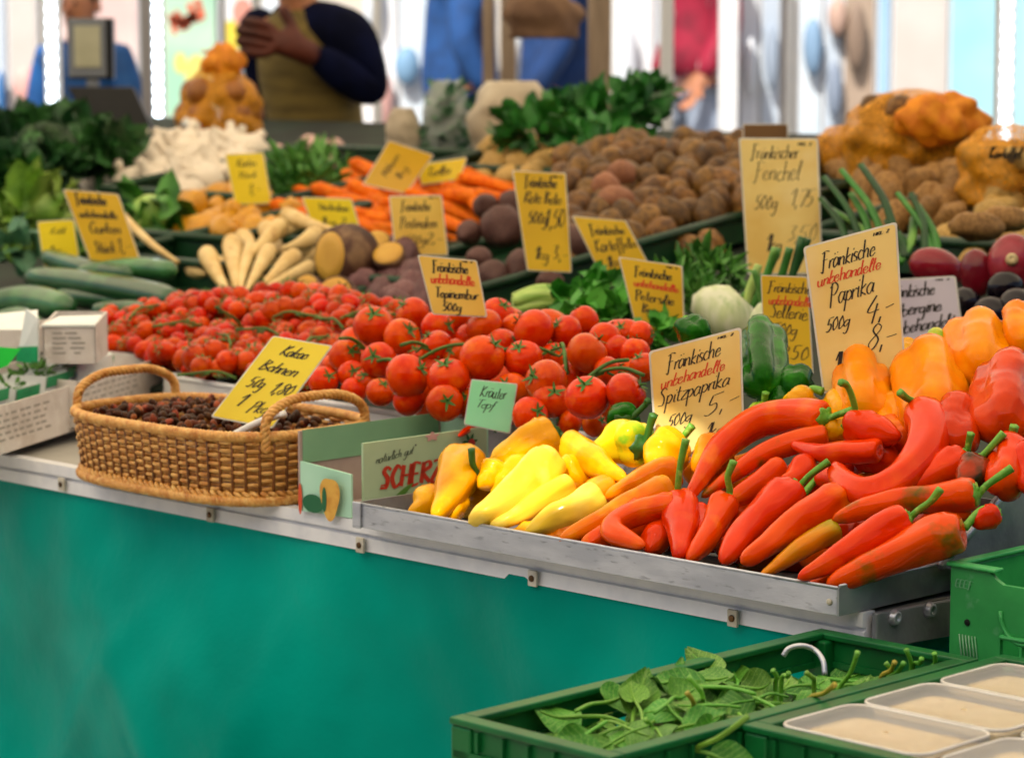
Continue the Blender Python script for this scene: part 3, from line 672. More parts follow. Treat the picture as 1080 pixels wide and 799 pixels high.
def pepper(pix, rpx, stem, label, m, plane, h=0.0, kind='point', group=None, lobes=3, name='pointed_pepper', cat='pepper', stem_r=None, seed=None, sm=None, front=0.0):
    """pix: outline of the middle line in the photograph from shoulder to tip, laid on the sloping heap"""
    rr = random.Random(seed if seed is not None else label)
    sp = [plane.hit(x, y, h + (q[0] if q else 0)) for x, y, *q in pix]
    if front: sp = [p + (CAM - p) / np.linalg.norm(CAM - p) * front for p in sp]
    Rm = rpx / (F / depth_of(sp[len(sp) // 2])) * (1.1 if kind == 'point' and rpx > 8 else 1.0)
    n = 34; raw = spline(sp, 60); seg = np.linalg.norm(np.diff(np.array(raw), axis=0), axis=1); cum = np.concatenate([[0], np.cumsum(seg)]); L = cum[-1]
    def at(s):
        if s <= 0: return raw[0] + (raw[1] - raw[0]) / max(seg[0], 1e-9) * s
        return np.array([np.interp(s, cum, [p[k] for p in raw]) for k in range(3)])
    ph = rr.uniform(0, 6.28)
    if kind == 'point':
        prof = [(.10, .10), (.04, .30), (.0, .5), (.0, .68), (.07, .85), (.22, .97), (.5, 1.03)]
        pr = [(a * Rm, b * Rm) for a, b in prof]
        s0 = .5 * Rm
        for i in range(1, n + 1):
            t = i / n; s = s0 + (L - s0) * t
            r = (1.08 + .05 * math.sin(7.5 * t + ph) - .30 * t - .44 * t ** 2.2) * Rm
            e = (L - s) / Rm
            if e < .75: r *= math.sqrt(max(0.0, 1 - (1 - e / .75) ** 2)) * .96 + .04
            pr.append((s, r))
        amp, wr = .085, .14
    elif kind == 'bell':
        prof = [(.34, .05), (.26, .18), (.10, .34), (.01, .52), (.0, .66), (.06, .82), (.2, .95), (.4, 1.0)]
        pr = [(a * Rm, b * Rm) for a, b in prof]; s0 = .4 * Rm
        for i in range(1, n + 1):
            t = i / n; s = s0 + (L - s0) * t; e = (L - s) / Rm; r = (1.0 - .18 * t * t) * Rm * 1.04
            if e < .8: r *= math.sqrt(max(0.0, 1 - (1 - e / .8) ** 2)) * .95 + .05
            pr.append((s, r))
        amp, wr = .12, .09
    tw = rr.uniform(-.6, .6); off = rr.uniform(0, 50)
    pts = [at(s) for s, _ in pr]; rad = [r for _, r in pr]
    def mod(t, th):
        g = 1 - abs(math.cos(lobes / 2 * th + ph + tw * t * 2)) ** .55
        base_ = (.36 * (1 - .3 * t) if kind == 'bell' else .20 * max(0, 1 - 1.25 * t))
        return 1 - base_ * g + (.05 if kind == 'bell' else .06) * math.cos(2 * th + off) + wr * noise.noise(Vector((math.cos(th) * 1.1, math.sin(th) * 1.1, t * 4 + off))) + .03 * noise.noise(Vector((math.cos(th) * 3, math.sin(th) * 3, t * 11 + off)))
    # tube with frames from the raw spine so that the folded-in shoulder does not flip
    mb = MB(); rings = []; nrm = None; S = 28
    for i, (s, r) in enumerate(pr):
        t = at(min(s + .004, L)) - at(max(s - .004, 0)); t /= max(np.linalg.norm(t), 1e-9)
        if nrm is None:
            a = ZV if abs(t[2]) < .9 else np.array([1., 0, 0]); nrm = np.cross(t, np.cross(a, t))
        nrm = nrm - t * (nrm @ t); nrm /= np.linalg.norm(nrm); bi = np.cross(t, nrm); tt_ = i / (len(pr) - 1)
        rings.append([at(s) + (nrm * math.sin(2 * math.pi * j / S) + bi * math.cos(2 * math.pi * j / S)) * (r * mod(tt_, 2 * math.pi * j / S)) for j in range(S)])
    mb.rings(rings)
    o = thing(name, mb, m, label, cat, group, origin=sp[len(sp) // 2])
    if stem:
        d0 = depth_of(sp[0]); st = MB(); a = at(.18 * Rm if kind == 'bell' else .03 * Rm); t = at(0) - at(.01); t /= np.linalg.norm(t)
        path = [a, at(0) + t * .12 * Rm] + [on_depth(x, y, d0 - .004 - .006 * i) for i, (x, y) in enumerate(stem)]
        r0 = stem_r or min(.0052, max(.0034, Rm * .17)); k = 22; q = spline(path, k)
        rd = [r0 * (2.2 if i < 2 else 1.7 - .75 * min(1, (i - 2) / 5.0) + (.28 * ((i - 15) / 7.0) if i > 15 else 0)) for i in range(k)]
        st.tube(q, rd, 10, mod=lambda t, th: 1 + .09 * math.cos(5 * th))
        # calyx cap hugging the shoulder
        capr = min(Rm * .7, .015 if kind == 'point' else .011); cn = []; nb = np.cross(t, ZV if abs(t[2]) < .9 else U); nb /= np.linalg.norm(nb); nc = np.cross(t, nb)
        base = at(0)
        for rr_, zz in ((1.0, -.10), (.98, .02), (.75, .10), (.45, .17), (.30, .34)):
            cn.append([base + t * (zz * Rm * .8) + (nb * math.cos(2 * math.pi * j / 20) + nc * math.sin(2 * math.pi * j / 20)) * capr * rr_ * (1 + (.16 if rr_ > .7 else 0) * math.cos(6 * 2 * math.pi * j / 20)) for j in range(20)])
        st.rings(cn); part('stem', st, sm or stemm, o)
    return o
HP = Plane(.666, 0, .5)
GA, GY, GB = 'orange pointed peppers in the steel tray', 'yellow pointed peppers in the steel tray', 'bell peppers behind the steel tray'
def Z1(x, y): return (700 + x / 2.803, 400 + y / 2.803)
def Z2(x, y): return (360 + x / 2.6625, 400 + y / 2.6625)
def Z3(x, y): return (680 + x / 2.6625, 220 + y / 2.6625)
def run(Z, rows, group, default_plane=HP, **kw):
    for row in rows:
        pts, r, stem, label, m, h = row[:6]; ex = row[6] if len(row) > 6 else {}
        k = dict(kw); k.update(ex); sc = {Z1: 2.803, Z2: 2.6625, Z3: 2.6625}[Z]
        pepper([(*Z(p[0], p[1]), *(p[2:])) for p in pts], r / sc, [Z(*p) for p in stem] if stem else None, label, PM[m], k.pop('plane', default_plane), h, group=group, **k)
_rows1 = [
 ([(478, 118), (400, 108), (280, 128), (170, 205), (105, 300), (72, 352)], 46, [(515, 105), (556, 92)], 'long curved orange pepper lying topmost at the price card for pointed peppers', 'orange', .018),
 ([(486, 165), (400, 185), (290, 225), (180, 300), (110, 350)], 34, None, 'orange pepper with olive green shoulder under the long curved one', 'mix', .006),
 ([(762, 92), (790, 150), (762, 225), (690, 300), (600, 335), (530, 300), (502, 252)], 58, [(748, 70), (722, 58), (697, 38)], 'big glossy red pepper bent like a hook on top of the heap', 'red', .022),
 ([(640, 212), (560, 214), (470, 220), (375, 192)], 34, None, 'slim red pepper lying level under the hooked one, tip to the left', 'red', .010),
 ([(560, 135), (590, 148), (640, 158), (700, 172)], 52, [(566, 95), (556, 50), (540, 18), (522, 10)], 'short stubby red pepper with tall hooked stem before the orange bells', 'red', .016),
 ([(875, 90), (872, 130), (862, 180), (845, 215)], 82, [(850, 80), (858, 66), (876, 66)], 'squat orange red pepper with curled stem beside the big red bell', 'bellred', .006, dict(kind='bell')),
 ([(1024, 205), (1020, 240), (1010, 290), (1000, 330)], 72, [(1028, 175), (1036, 138)], 'round red pepper with upright stem beside the steel side plate', 'red', .004, dict(kind='bell')),
 ([(890, 232), (830, 270), (740, 318), (660, 350)], 46, [(900, 195), (908, 160)], 'orange red pepper half hidden behind the hooked one, upright stem', 'red', .008),
 ([(925, 246), (905, 290), (872, 330)], 44, [(955, 215), (1006, 160)], 'dark brownish green pepper with slanting stem behind the long level one', 'dark', .014),
 ([(925, 340), (840, 350), (700, 360), (590, 385), (496, 418)], 46, [(960, 310), (1030, 262)], 'long orange pepper with olive streak and long stem pointing right', 'mix', .020),
 ([(392, 325), (320, 375), (240, 450), (175, 545)], 54, [(430, 285), (488, 243)], 'orange red pepper leaning down the middle of the heap, stem up right', 'red', .014),
 ([(530, 345), (460, 390), (350, 460), (228, 545)], 50, None, 'smooth orange red pepper without stem in the middle of the front row', 'orange', .018),
 ([(722, 412), (640, 450), (530, 520), (395, 590)], 46, [(755, 385), (790, 360), (818, 325)], 'red pepper in the front row with thick green stem bent upward', 'red', .026),
 ([(885, 455), (800, 470), (690, 520), (570, 575), (478, 612)], 62, None, 'largest orange red pepper at the right front corner of the tray', 'mix', .014),
 ([(515, 440), (440, 480), (350, 540), (285, 585)], 34, None, 'olive green pepper between the orange ones near the front lip', 'olive', .008),
 ([(188, 362), (160, 410), (120, 480), (70, 540)], 42, [(196, 330), (190, 290), (208, 243)], 'orange pepper with curly stem beside the upright dark red one', 'orange', .008),
 ([(45, 362), (52, 420), (50, 480), (46, 530)], 52, [(42, 320), (50, 250), (66, 178)], 'upright dark red pepper with very tall pale stem near the price card', 'red', .012),
 ([(110, 400), (118, 470), (90, 530)], 42, None, 'small red pepper wedged behind the upright dark red one', 'red', -.004),
 ([(350, 262), (300, 300), (215, 352), (130, 385)], 40, None, 'red pepper lying under the one with olive shoulder', 'orange', -.004),
 ([(430, 255), (390, 300), (330, 330)], 44, None, 'short red pepper in the gap left of the hooked one', 'red', -.002),
 ([(470, 285), (520, 310), (560, 335)], 36, [(452, 295), (410, 345)], 'red pepper with thin stem pointing down left in mid heap', 'red', -.002),
 ([(330, 500), (280, 540), (215, 570)], 34, None, 'dark ripening pepper deep at the front lip', 'dark', -.004),
 ([(590, 545), (520, 585), (425, 610)], 26, None, 'thin orange pepper tip against the front lip', 'orange', .002),
 ([(985, 395), (955, 410), (900, 425)], 36, [(940, 385), (888, 440)], 'red pepper at the side lip with stem pointing down left', 'red', .006),
 ([(900, 380), (850, 400), (780, 420)], 40, None, 'orange red pepper in the gap above the largest one', 'orange', .000),
 ([(600, 205), (640, 225), (690, 240)], 60, None, 'red pepper seen through the gap inside the hooked one', 'red', -.012),
 ([(660, 150), (700, 175), (720, 200)], 50, None, 'orange red pepper behind the hooked one near the orange bells', 'orange', -.010),
 ([(1060, 230), (1075, 270), (1080, 330)], 60, None, 'red pepper at the right edge beside the side plate', 'red', .002),
 ([(300, 430), (250, 480), (190, 530)], 34, None, 'orange pepper tip tucked under the two leaning ones at the front lip', 'orange', .000),
 ([(660, 500), (590, 540), (520, 580)], 32, None, 'red pepper tucked under the front row pepper with bent stem', 'red', .000),
]
run(Z1, _rows1, GA)
_rows2 = [
 ([(345, 215), (330, 270), (295, 345), (262, 392)], 56, None, 'yellow pepper standing steeply at the left with sunlit lower end', 'yellow', .010),
 ([(600, 150), (540, 180), (470, 215), (420, 245)], 52, [(625, 162), (652, 150)], 'yellow pepper at the back left with short dark stem', 'yellow', .006, dict(sm=None)),
 ([(592, 228), (520, 295), (435, 362), (356, 404)], 60, None, 'brightest sunlit yellow pepper in the middle of the yellow ones', 'lemon', .022),
 ([(730, 330), (660, 370), (590, 400), (515, 432)], 46, None, 'sunlit yellow pepper at the front lip beside the orange ones', 'lemon', .016),
 ([(645, 290), (570, 335), (490, 385), (415, 418)], 34, None, 'slim sunlit yellow pepper between the two brightest ones', 'lemon', .012),
 ([(845, 190), (800, 175), (750, 195), (700, 225)], 58, [(858, 170), (868, 130), (878, 100)], 'yellow pepper with green flush and upright dark stem below the card', 'ylgreen', .004, dict(sm='d')),
 ([(640, 185), (690, 215), (740, 250), (800, 282)], 42, None, 'yellow pepper pointing right with bright tip in mid tray', 'yellow', .008),
 ([(945, 175), (900, 215), (880, 260)], 54, [(958, 165), (985, 130)], 'yellow pepper against the price card with sunlit stem', 'yellow', .006),
 ([(950, 255), (880, 280), (800, 310), (740, 335)], 46, None, 'orange yellow pepper lying level below the price card', 'amber', .006),
 ([(930, 305), (840, 350), (720, 405), (612, 455)], 42, None, 'amber pepper slanting to the front lip between yellow and orange', 'amber', .016),
 ([(870, 370), (800, 410), (730, 450), (668, 478)], 44, None, 'orange pepper at the front lip next to the amber one', 'orange', .010),
 ([(940, 350), (840, 372), (770, 405), (765, 432), (810, 452), (852, 470)], 38, None, 'orange red pepper with curled tip at the front lip', 'orange', .022),
 ([(440, 250), (410, 285), (385, 305)], 40, [(400, 275), (372, 245), (366, 195)], 'small yellow pepper with dark green stem behind the standing one', 'yellow', .006, dict(sm='d')),
 ([(262, 320), (230, 360), (185, 385)], 40, None, 'yellow pepper lowest at the left corner of the tray', 'yellow', .000),
 ([(680, 250), (620, 280), (560, 310)], 46, None, 'yellow pepper deep in the heap behind the brightest one', 'yellow', -.004),
 ([(770, 300), (700, 330), (640, 350)], 44, None, 'amber pepper deep in the middle of the heap', 'amber', -.004),
 ([(520, 240), (480, 280), (420, 320)], 46, None, 'yellow pepper deep behind the standing one', 'yellow', -.004),
 ([(790, 130), (800, 100), (830, 85)], 44, [(850, 75), (862, 60)], 'green pepper peeping from behind the yellow ones beside the card', 'green', .002, dict(sm='d')),
 ([(900, 420), (880, 460), (860, 490)], 44, None, 'red pepper hidden behind the upright dark red one', 'red', -.002),
 ([(1060, 190), (1030, 225), (990, 260)], 50, None, 'amber pepper low behind the foot of the pointed pepper card', 'amber', -.006),
 ([(640, 430), (600, 445), (560, 455)], 34, None, 'amber pepper tip low against the front lip', 'amber', -.002),
 ([(560, 420), (520, 432), (470, 440)], 30, None, 'yellow pepper low between the two sunlit ones at the lip', 'yellow', -.002),
 ([(330, 330), (310, 370), (290, 400)], 34, None, 'yellow pepper in the shade behind the brightest one', 'yellow', -.002),
 ([(700, 395), (650, 420), (600, 440)], 32, None, 'amber pepper tucked between sunlit yellow and amber', 'amber', .002),
]
for r in _rows2:
    if len(r) > 6 and r[6].get('sm') == 'd': r[6]['sm'] = stemd
    elif len(r) > 6 and 'sm' in r[6]: r[6]['sm'] = stemd
run(Z2, _rows2, GY)
HB = Plane(.666, 0, .5)
_rows3 = [
 ([(600, 440), (612, 490), (625, 560), (630, 600)], 88, None, 'orange bell pepper below the tall pepper price card', 'bell', .0),
 ([(790, 425), (800, 480), (810, 560), (815, 610)], 104, None, 'deep lobed orange bell pepper in the middle of the bells', 'bell', .004),
 ([(930, 340), (940, 390), (950, 450), (955, 480)], 96, None, 'orange bell pepper behind the middle one, in front of the white card', 'bell', .0),
 ([(1060, 300), (1062, 350), (1064, 400)], 66, None, 'orange bell pepper cut by the right edge of the photo', 'bell', .002),
 ([(1040, 460), (1030, 500), (1020, 570), (1012, 640)], 108, None, 'big dark red orange bell pepper above the side plate', 'bellred', .006),
 ([(820, 375), (822, 400), (825, 440)], 56, None, 'small yellow bell behind the orange ones, at the foot of the white card', 'ylgreen', .0),
 ([(500, 590), (520, 610), (540, 640)], 46, None, 'small yellow pepper under the stem of the stubby red one', 'yellow', .0),
 ([(450, 540), (440, 560), (420, 590)], 62, [(452, 522), (470, 508), (500, 516)], 'small yellow pepper with curled green stem behind the long curved one', 'yellow', .0),
 ([(330, 560), (320, 575), (300, 600)], 30, [(335, 545), (340, 517)], 'small yellow green pepper with upright pale stem behind the card', 'ylgreen', .0),
 ([(530, 545), (545, 570), (560, 600)], 52, None, 'yellow pepper squeezed between the orange bell and the curled stem', 'yellow', -.004),
 ([(740, 400), (735, 430), (730, 460)], 52, None, 'yellow bell pepper right of the tall price card', 'yellow', -.006),
 ([(700, 560), (710, 600), (720, 640)], 70, None, 'orange bell pepper low in the gap behind the stubby red one', 'bell', -.012),
 ([(330, 350), (332, 400), (336, 470), (338, 520)], 72, None, 'tall ribbed dark green bell pepper between two price cards', 'green', .012),
 ([(430, 470), (425, 500), (410, 530)], 52, None, 'dark green pepper lying before the tall green one', 'green', .002),
 ([(380, 530), (385, 560), (390, 590)], 50, None, 'green pepper in the shadow below the tall green one', 'green', -.008),
 ([(120, 330), (135, 345), (170, 360)], 46, [(125, 320), (112, 308)], 'dark green pepper behind the top edge of the pointed pepper card', 'green', .05),
 ([(965, 520), (968, 560), (970, 600)], 56, None, 'small red pepper in the gap between orange and red bells', 'bellred', -.008),
 ([(690, 590), (700, 610), (720, 640)], 46, None, 'orange bell low behind the stubby red pepper', 'bell', -.010),
]
run(Z3, _rows3, GB, HB, kind='bell', name='bell_pepper', lobes=4)
# peppers buried under the heap (they show through the gaps)
for i, (u, w, mm) in enumerate([(-.60, .05, 'yellow'), (-.54, .10, 'yellow'), (-.48, .06, 'amber'), (-.42, .10, 'amber'), (-.36, .05, 'orange'), (-.30, .06, 'red'), (-.25, .10, 'red'), (-.20, .05, 'red'), (-.14, .09, 'red'), (-.09, .05, 'orange'), (-.05, .11, 'red'), (-.22, .16, 'red'), (-.12, .17, 'bell'), (-.33, .15, 'amber')]):
    w += .025; a = P(u + .05, w + .02, HP.z(u, w) - .040); b = P(u - .05, w - .005, HP.z(u, w) - .044); xa = proj(a); xb = proj(b)
    pepper([(xa[0], xa[1]), ((xa[0] + xb[0]) / 2, (xa[1] + xb[1]) / 2 + 3), (xb[0], xb[1])], 21, None, 'pointed pepper buried deep in the heap of the steel tray', PM[mm], through((a + b) / 2, 0, .5), 0, group='peppers buried in the heap', seed=i)
# ------------------------------------------------------------------ large tomatoes
tomm = mat('tomato_skin', '#e24a02', '#d23202', scale=1.6, rough=.25, coat=.25, cior=1.5, spec=.2, tint=(1, .3, .05), c3='#ea7206', scale3=1.2, lo3=.55, hi3=.8, hue=.006, val=.14)
calm = mat('tomato_calyx', '#4a7a20', '#33601a', scale=80, rough=.6)
def star(r, n=5, up=.25):
    mb = MB()
    for k in range(n):
        a = 2 * math.pi * k / n + R.uniform(-.2, .2); d = np.array([math.cos(a), math.sin(a), 0]); s_ = np.array([-math.sin(a), math.cos(a), 0]); L = r * R.uniform(.8, 1.2)
        q = [(0, .14), (.4, .15), (.8, .08), (1, .0)]; vs = []
        for t, wd in q: vs += [d * (L * t) + s_ * (wd * r) + ZV * (up * r * t * t), d * (L * t) - s_ * (wd * r) + ZV * (up * r * t * t)]
        mb.add(vs, [(2 * i, 2 * i + 1, 2 * i + 3, 2 * i + 2) for i in range(3)])
    mb.tube([np.zeros(3), ZV * r * .25 + np.array([.05 * r, 0, 0]), ZV * r * .5 + np.array([.2 * r, 0, 0])], [r * .09, r * .07, r * .08], 6)
    return mb
def tomato_meshes(i, ov=1.0):
    rr = random.Random(i); k = rr.choice([0, 5, 6])
    def fn(d):
        dim = -.10 * math.exp(-((1 - d[2]) / .10)) - .03 * math.exp(-((1 + d[2]) / .05))
        return 1 + dim + (.018 * math.cos(k * math.atan2(d[1], d[0])) * (1 - d[2] * d[2]) if k else 0) + .02 * noise.noise(Vector((d[0] * 1.5, d[1] * 1.5, d[2] * 1.5 + i * 9)))
    b = MB().blob((0, 0, 0), (1, 1, .9 * ov), seg=24, rng=16, fn=fn).mesh('tomato', tomm)
    s = star(.54); s.v = [(x, y, z + .82 * ov) for x, y, z in s.v]; return [('tomato', b), ('calyx', s.mesh('calyx', calm))]
vinem_ = mat('green_vine', '#4e7a26', '#345a18', scale=60, rough=.6)
TOM = [tomato_meshes(i, o) for i, o in ((1, 1), (2, 1.05), (3, 1.15), (4, .95))]
TP = through(on_z(480, 440, .735), 0, .42)
def Z4(x, y): return (300 + x / 2.6625, 260 + y / 2.6625)
TL = [(250, 225, 55), (330, 255, 50), (265, 320, 48), (345, 365, 60), (190, 360, 38), (460, 370, 58), (425, 280, 45), (555, 315, 60), (560, 225, 50), (670, 315, 52), (700, 235, 55), (490, 190, 40), (360, 190, 45), (600, 190, 45), (850, 300, 55), (750, 430, 50), (850, 425, 60), (960, 415, 58), (735, 380, 58), (790, 240, 45), (940, 290, 40), (985, 300, 40), (970, 345, 35), (760, 310, 40), (430, 230, 45), (170, 310, 45), (110, 380, 40), (270, 410, 40), (350, 430, 45), (450, 440, 50), (195, 405, 35), (690, 475, 50), (800, 495, 35), (870, 500, 35), (840, 210, 40), (960, 245, 40), (650, 230, 40), (520, 260, 40), (610, 280, 45), (900, 260, 45), (1010, 340, 40), (560, 430, 45), (640, 400, 42), (520, 440, 40), (390, 310, 40), (480, 300, 38), (140, 340, 36), (910, 355, 44), (805, 365, 40), (1000, 250, 38), (230, 380, 36), (405, 395, 36)]
big = sorted(TL, key=lambda t: t[1]); rows = [big[i:i + 9] for i in range(0, len(big), 9)]
rown = ['topmost', 'second', 'third', 'fourth', 'fifth', 'lowest']
for ri, row in enumerate(rows):
    for k, (x, y, r) in enumerate(sorted(row)):
        px, py = Z4(x, y); p = TP.hit(px, py, 0.002 * (r - 45)); rad = 1.08 * r / 2.6625 / (F / depth_of(p))
        v = np.array([R.uniform(-.8, .8), R.uniform(-1, .2), R.uniform(.1, .9)])
        spawn('tomato', TOM[R.randrange(4)], p, rot_to(v), rad, f'ripe red tomato, {ORD[k]} from the left in the {rown[min(ri, 5)]} row of the large tomato heap', 'tomato', 'large red tomatoes in the white tray')
for p, x, y in heap([Z4(100, 400), (345, 395), Z4(220, 260), Z4(600, 210), Z4(1010, 280), Z4(1020, 400), Z4(860, 500), Z4(600, 460), Z4(300, 430)], TP, .064, h=-.045):
    spawn('tomato', TOM[R.randrange(4)], p, rrot(), .033, 'ripe red tomato deep in the large tomato heap, mostly covered', 'tomato', 'covered tomatoes of the large heap')
# ------------------------------------------------------------------ cherry tomatoes
chm = mat('cherry_tomato_skin', '#d43c02', '#bc2402', scale=1.6, rough=.22, coat=.25, cior=1.5, spec=.2, tint=(1, .3, .05), c3='#e06404', scale3=1.3, lo3=.55, hi3=.8, hue=.008, val=.18)
CH = [[('cherry_tomato', MB().blob((0, 0, 0), (1, 1, e), seg=16, rng=10).mesh('cherry_tomato', chm)), ('calyx', (lambda s: (setattr(s, 'v', [(x, y, z + .93 * e) for x, y, z in s.v]), s)[1])(star(.75)).mesh('calyx', calm))] for e in (1.0, 1.12, 1.25)]
CP = through(on_z(230, 395, .715), 0, .30)
cpoly = [(98, 340), (135, 326), (200, 312), (262, 312), (300, 302), (345, 308), (420, 320), (418, 345), (372, 372), (340, 405), (275, 402), (205, 393), (150, 370), (105, 362)]
cl = heap(cpoly, CP, .031, jit=.3, dz=.35)
for p, x, y in cl:
    spawn('cherry_tomato', CH[R.randrange(3)], p, rot_to(np.array([R.uniform(-1, 1), R.uniform(-1, .6), R.uniform(-.1, .9)])), R.uniform(.0125, .0165), 'small glossy red cherry tomato in the heap behind the basket', 'tomato', 'cherry tomatoes behind the basket')
for p, x, y in heap(cpoly, CP, .034, h=-.022): spawn('cherry_tomato', CH[R.randrange(3)], p, rrot(), .015, 'small glossy red cherry tomato in the heap behind the basket', 'tomato', 'cherry tomatoes behind the basket')
for i, (x, y, r) in enumerate([(206, 378, 15), (226, 372, 14), (240, 382, 13), (286, 330, 13), (300, 326, 13), (212, 388, 12)]):
    p = CP.hit(x, y, .014); spawn('cherry_tomato', CH[0], p, rot_to(np.array([R.uniform(-1, 1), -.2, .9])), r / (F / depth_of(p)), f'larger shiny cherry tomato, {ORD[i]} from the left among those lying on top', 'tomato', 'shiny cherry tomatoes on top')
vinem = mat('tomato_vine', '#5a7a2a', '#3c5c1a', scale=60, rough=.6)

for i in range(9):
    t = i / 8; x, y = 370 + 290 * t + R.uniform(-12, 12), R.choice([345, 365, 385]) + 8 * t; p = TP.hit(x, y, .014); mb = MB(); d = np.array([R.uniform(-1, 1), R.uniform(-.5, .5), -.1]); d /= np.linalg.norm(d)
    mb.tube(spline([p - d * .04 - ZV * .006, p - d * .012 + ZV * .004, p + d * .018 + ZV * .002, p + d * .045 - ZV * .01], 12), .0024, 6)
    for k in range(3): q = p + d * R.uniform(-.03, .03); mb.tube([q, q + np.array([R.uniform(-1, 1), R.uniform(-1, 1), -.3]) * .016], .0016, 5)
    thing('tomato_vine', mb, vinem_, 'green vine piece lying among the large tomatoes', 'vine', 'green vines among the large tomatoes')
vspots = [(150, 330), (190, 345), (245, 340), (275, 352), (310, 335), (350, 342), (385, 335), (330, 362), (222, 398), (240, 360)]
for i, (x, y) in enumerate(vspots):
    p = CP.hit(x, y, .022); mb = MB(); d = np.array([R.uniform(-1, 1), R.uniform(-.6, .6), .05]); d /= np.linalg.norm(d)
    mb.tube(spline([p - d * .035, p - d * .01 + ZV * .008, p + d * .02 + ZV * .004, p + d * .045], 12), .0022, 6)
    for k in range(5):
        q = p + d * R.uniform(-.03, .04); mb.tube([q, q + np.array([R.uniform(-1, 1), R.uniform(-1, 1), .3]) * .014], .0015, 5)
    thing('tomato_vine', mb, vinem, 'thin green tomato vine piece lying among the cherry tomatoes', 'vine', 'green vines among the cherry tomatoes')
# ------------------------------------------------------------------ tubers, roots
def potato_mesh(name, m, seed, e=(1, .78, .7), amp=.14):
    return MB().blob((0, 0, 0), e, seg=18, rng=12, fn=lambda d: 1 + amp * noise.noise(Vector((d[0] * 1.6 + seed * 7, d[1] * 1.6, d[2] * 1.6))) + .03 * noise.noise(Vector((d[0] * 5, d[1] * 5 + seed, d[2] * 5)))).mesh(name, m)
potm = mat('brown_potato_skin', '#8a6028', '#523412', scale=2.2, rough=.5, spec=.4, c3='#4a2c14', scale3=7, lo3=.5, hi3=.7, hue=.006, val=.34, bump=.2, bscale=60)
potp = mat('pinkish_potato_skin', '#a06a48', '#84503a', scale=8, rough=.65, val=.15)
poty = mat('yellow_potato_skin', '#caa45c', '#a8823e', scale=9, rough=.65, c3='#86602c', scale3=40, lo3=.55, hi3=.7, val=.15)
sweet = mat('ochre_tuber_skin', '#a87c42', '#7c5628', scale=8, rough=.7, c3='#5e3c1c', scale3=30, lo3=.55, hi3=.7, val=.15)
POT = [potato_mesh('potato', potm, i) for i in range(5)]; PPK = [potato_mesh('potato', potp, i + 9) for i in range(2)]
POY = [potato_mesh('potato', poty, i + 20) for i in range(4)]; SWE = [potato_mesh('sweet_potato', sweet, i + 30, (1, .5, .48), .22) for i in range(4)]
def pile(meshes, poly, plane, D, size, name, label, cat, group, under=True, h=0, jit=.28):
    for k, hh in enumerate(([0, -.55 * D] if under else [0])):
        for p, x, y in heap(poly, plane, D, h=h + hh, jit=jit):
            spawn(name, [('b', R.choice(meshes))], p, rrot(), R.uniform(*size), label, cat, group)
PP = through(DECK.hit(600, 290, .02), -.10, .22)
ppoly = [(585, 186), (605, 165), (660, 152), (700, 155), (740, 150), (792, 158), (792, 225), (700, 252), (640, 262), (600, 285), (575, 270), (590, 230)]
pile(POT, ppoly, PP, .055, (.029, .041), 'potato', 'earthy brown potato in the crate heap behind the long dark rim', 'potato', 'brown potatoes in the green crate')
for x, y in ((640, 200), (655, 186), (648, 212)): p = PP.hit(x, y, .02); spawn('potato', [('b', PPK[0])], p, rrot(), .034, 'paler pinkish potato among the brown ones', 'potato', 'pinkish potatoes in the brown heap')
YP = through(DECK.hit(540, 200, .02), 0, .25)
pile(POY, [(498, 192), (505, 168), (545, 160), (575, 148), (605, 150), (616, 165), (600, 185), (540, 200)], YP, .062, (.034, .046), 'potato', 'pale yellow potato in the small heap left of the brown ones', 'potato', 'pale yellow potatoes beside the brown heap')
SP = through(DECK.hit(960, 240, .02), 0, .25)
pile(SWE, [(890, 175), (935, 150), (1010, 160), (1025, 200), (1010, 236), (930, 246), (900, 215)], SP, .062, (.045, .062), 'sweet_potato', 'brown elongated tuber in the heap below the orange net bag', 'tuber', 'brown tubers below the net bag')
pile(POY, [(990, 262), (1000, 238), (1040, 222), (1082, 222), (1082, 268), (1020, 282)], through(DECK.hit(1040, 270, .02), 0, .3), .055, (.03, .042), 'potato', 'yellow brown potato in the heap at the right edge', 'potato', 'yellow potatoes at the right edge')
for x, y, r in ((1030, 240, 34), (1060, 232, 30)): p = DECK.hit(x, y, .09); spawn('sweet_potato', [('b', SWE[1])], p, (0, .1, .5), r / (F / depth_of(p)), 'long knobbly yellow tuber lying on the potatoes at the right edge', 'tuber', 'long yellow tubers at the right edge')
pile(POT, [(705, 268), (735, 252), (780, 255), (775, 272)], through(DECK.hit(740, 262, .01), 0, .2), .055, (.03, .04), 'potato', 'brown potato in the shadow under the dark crate rim', 'potato', 'potatoes in shadow below the rim', under=False)
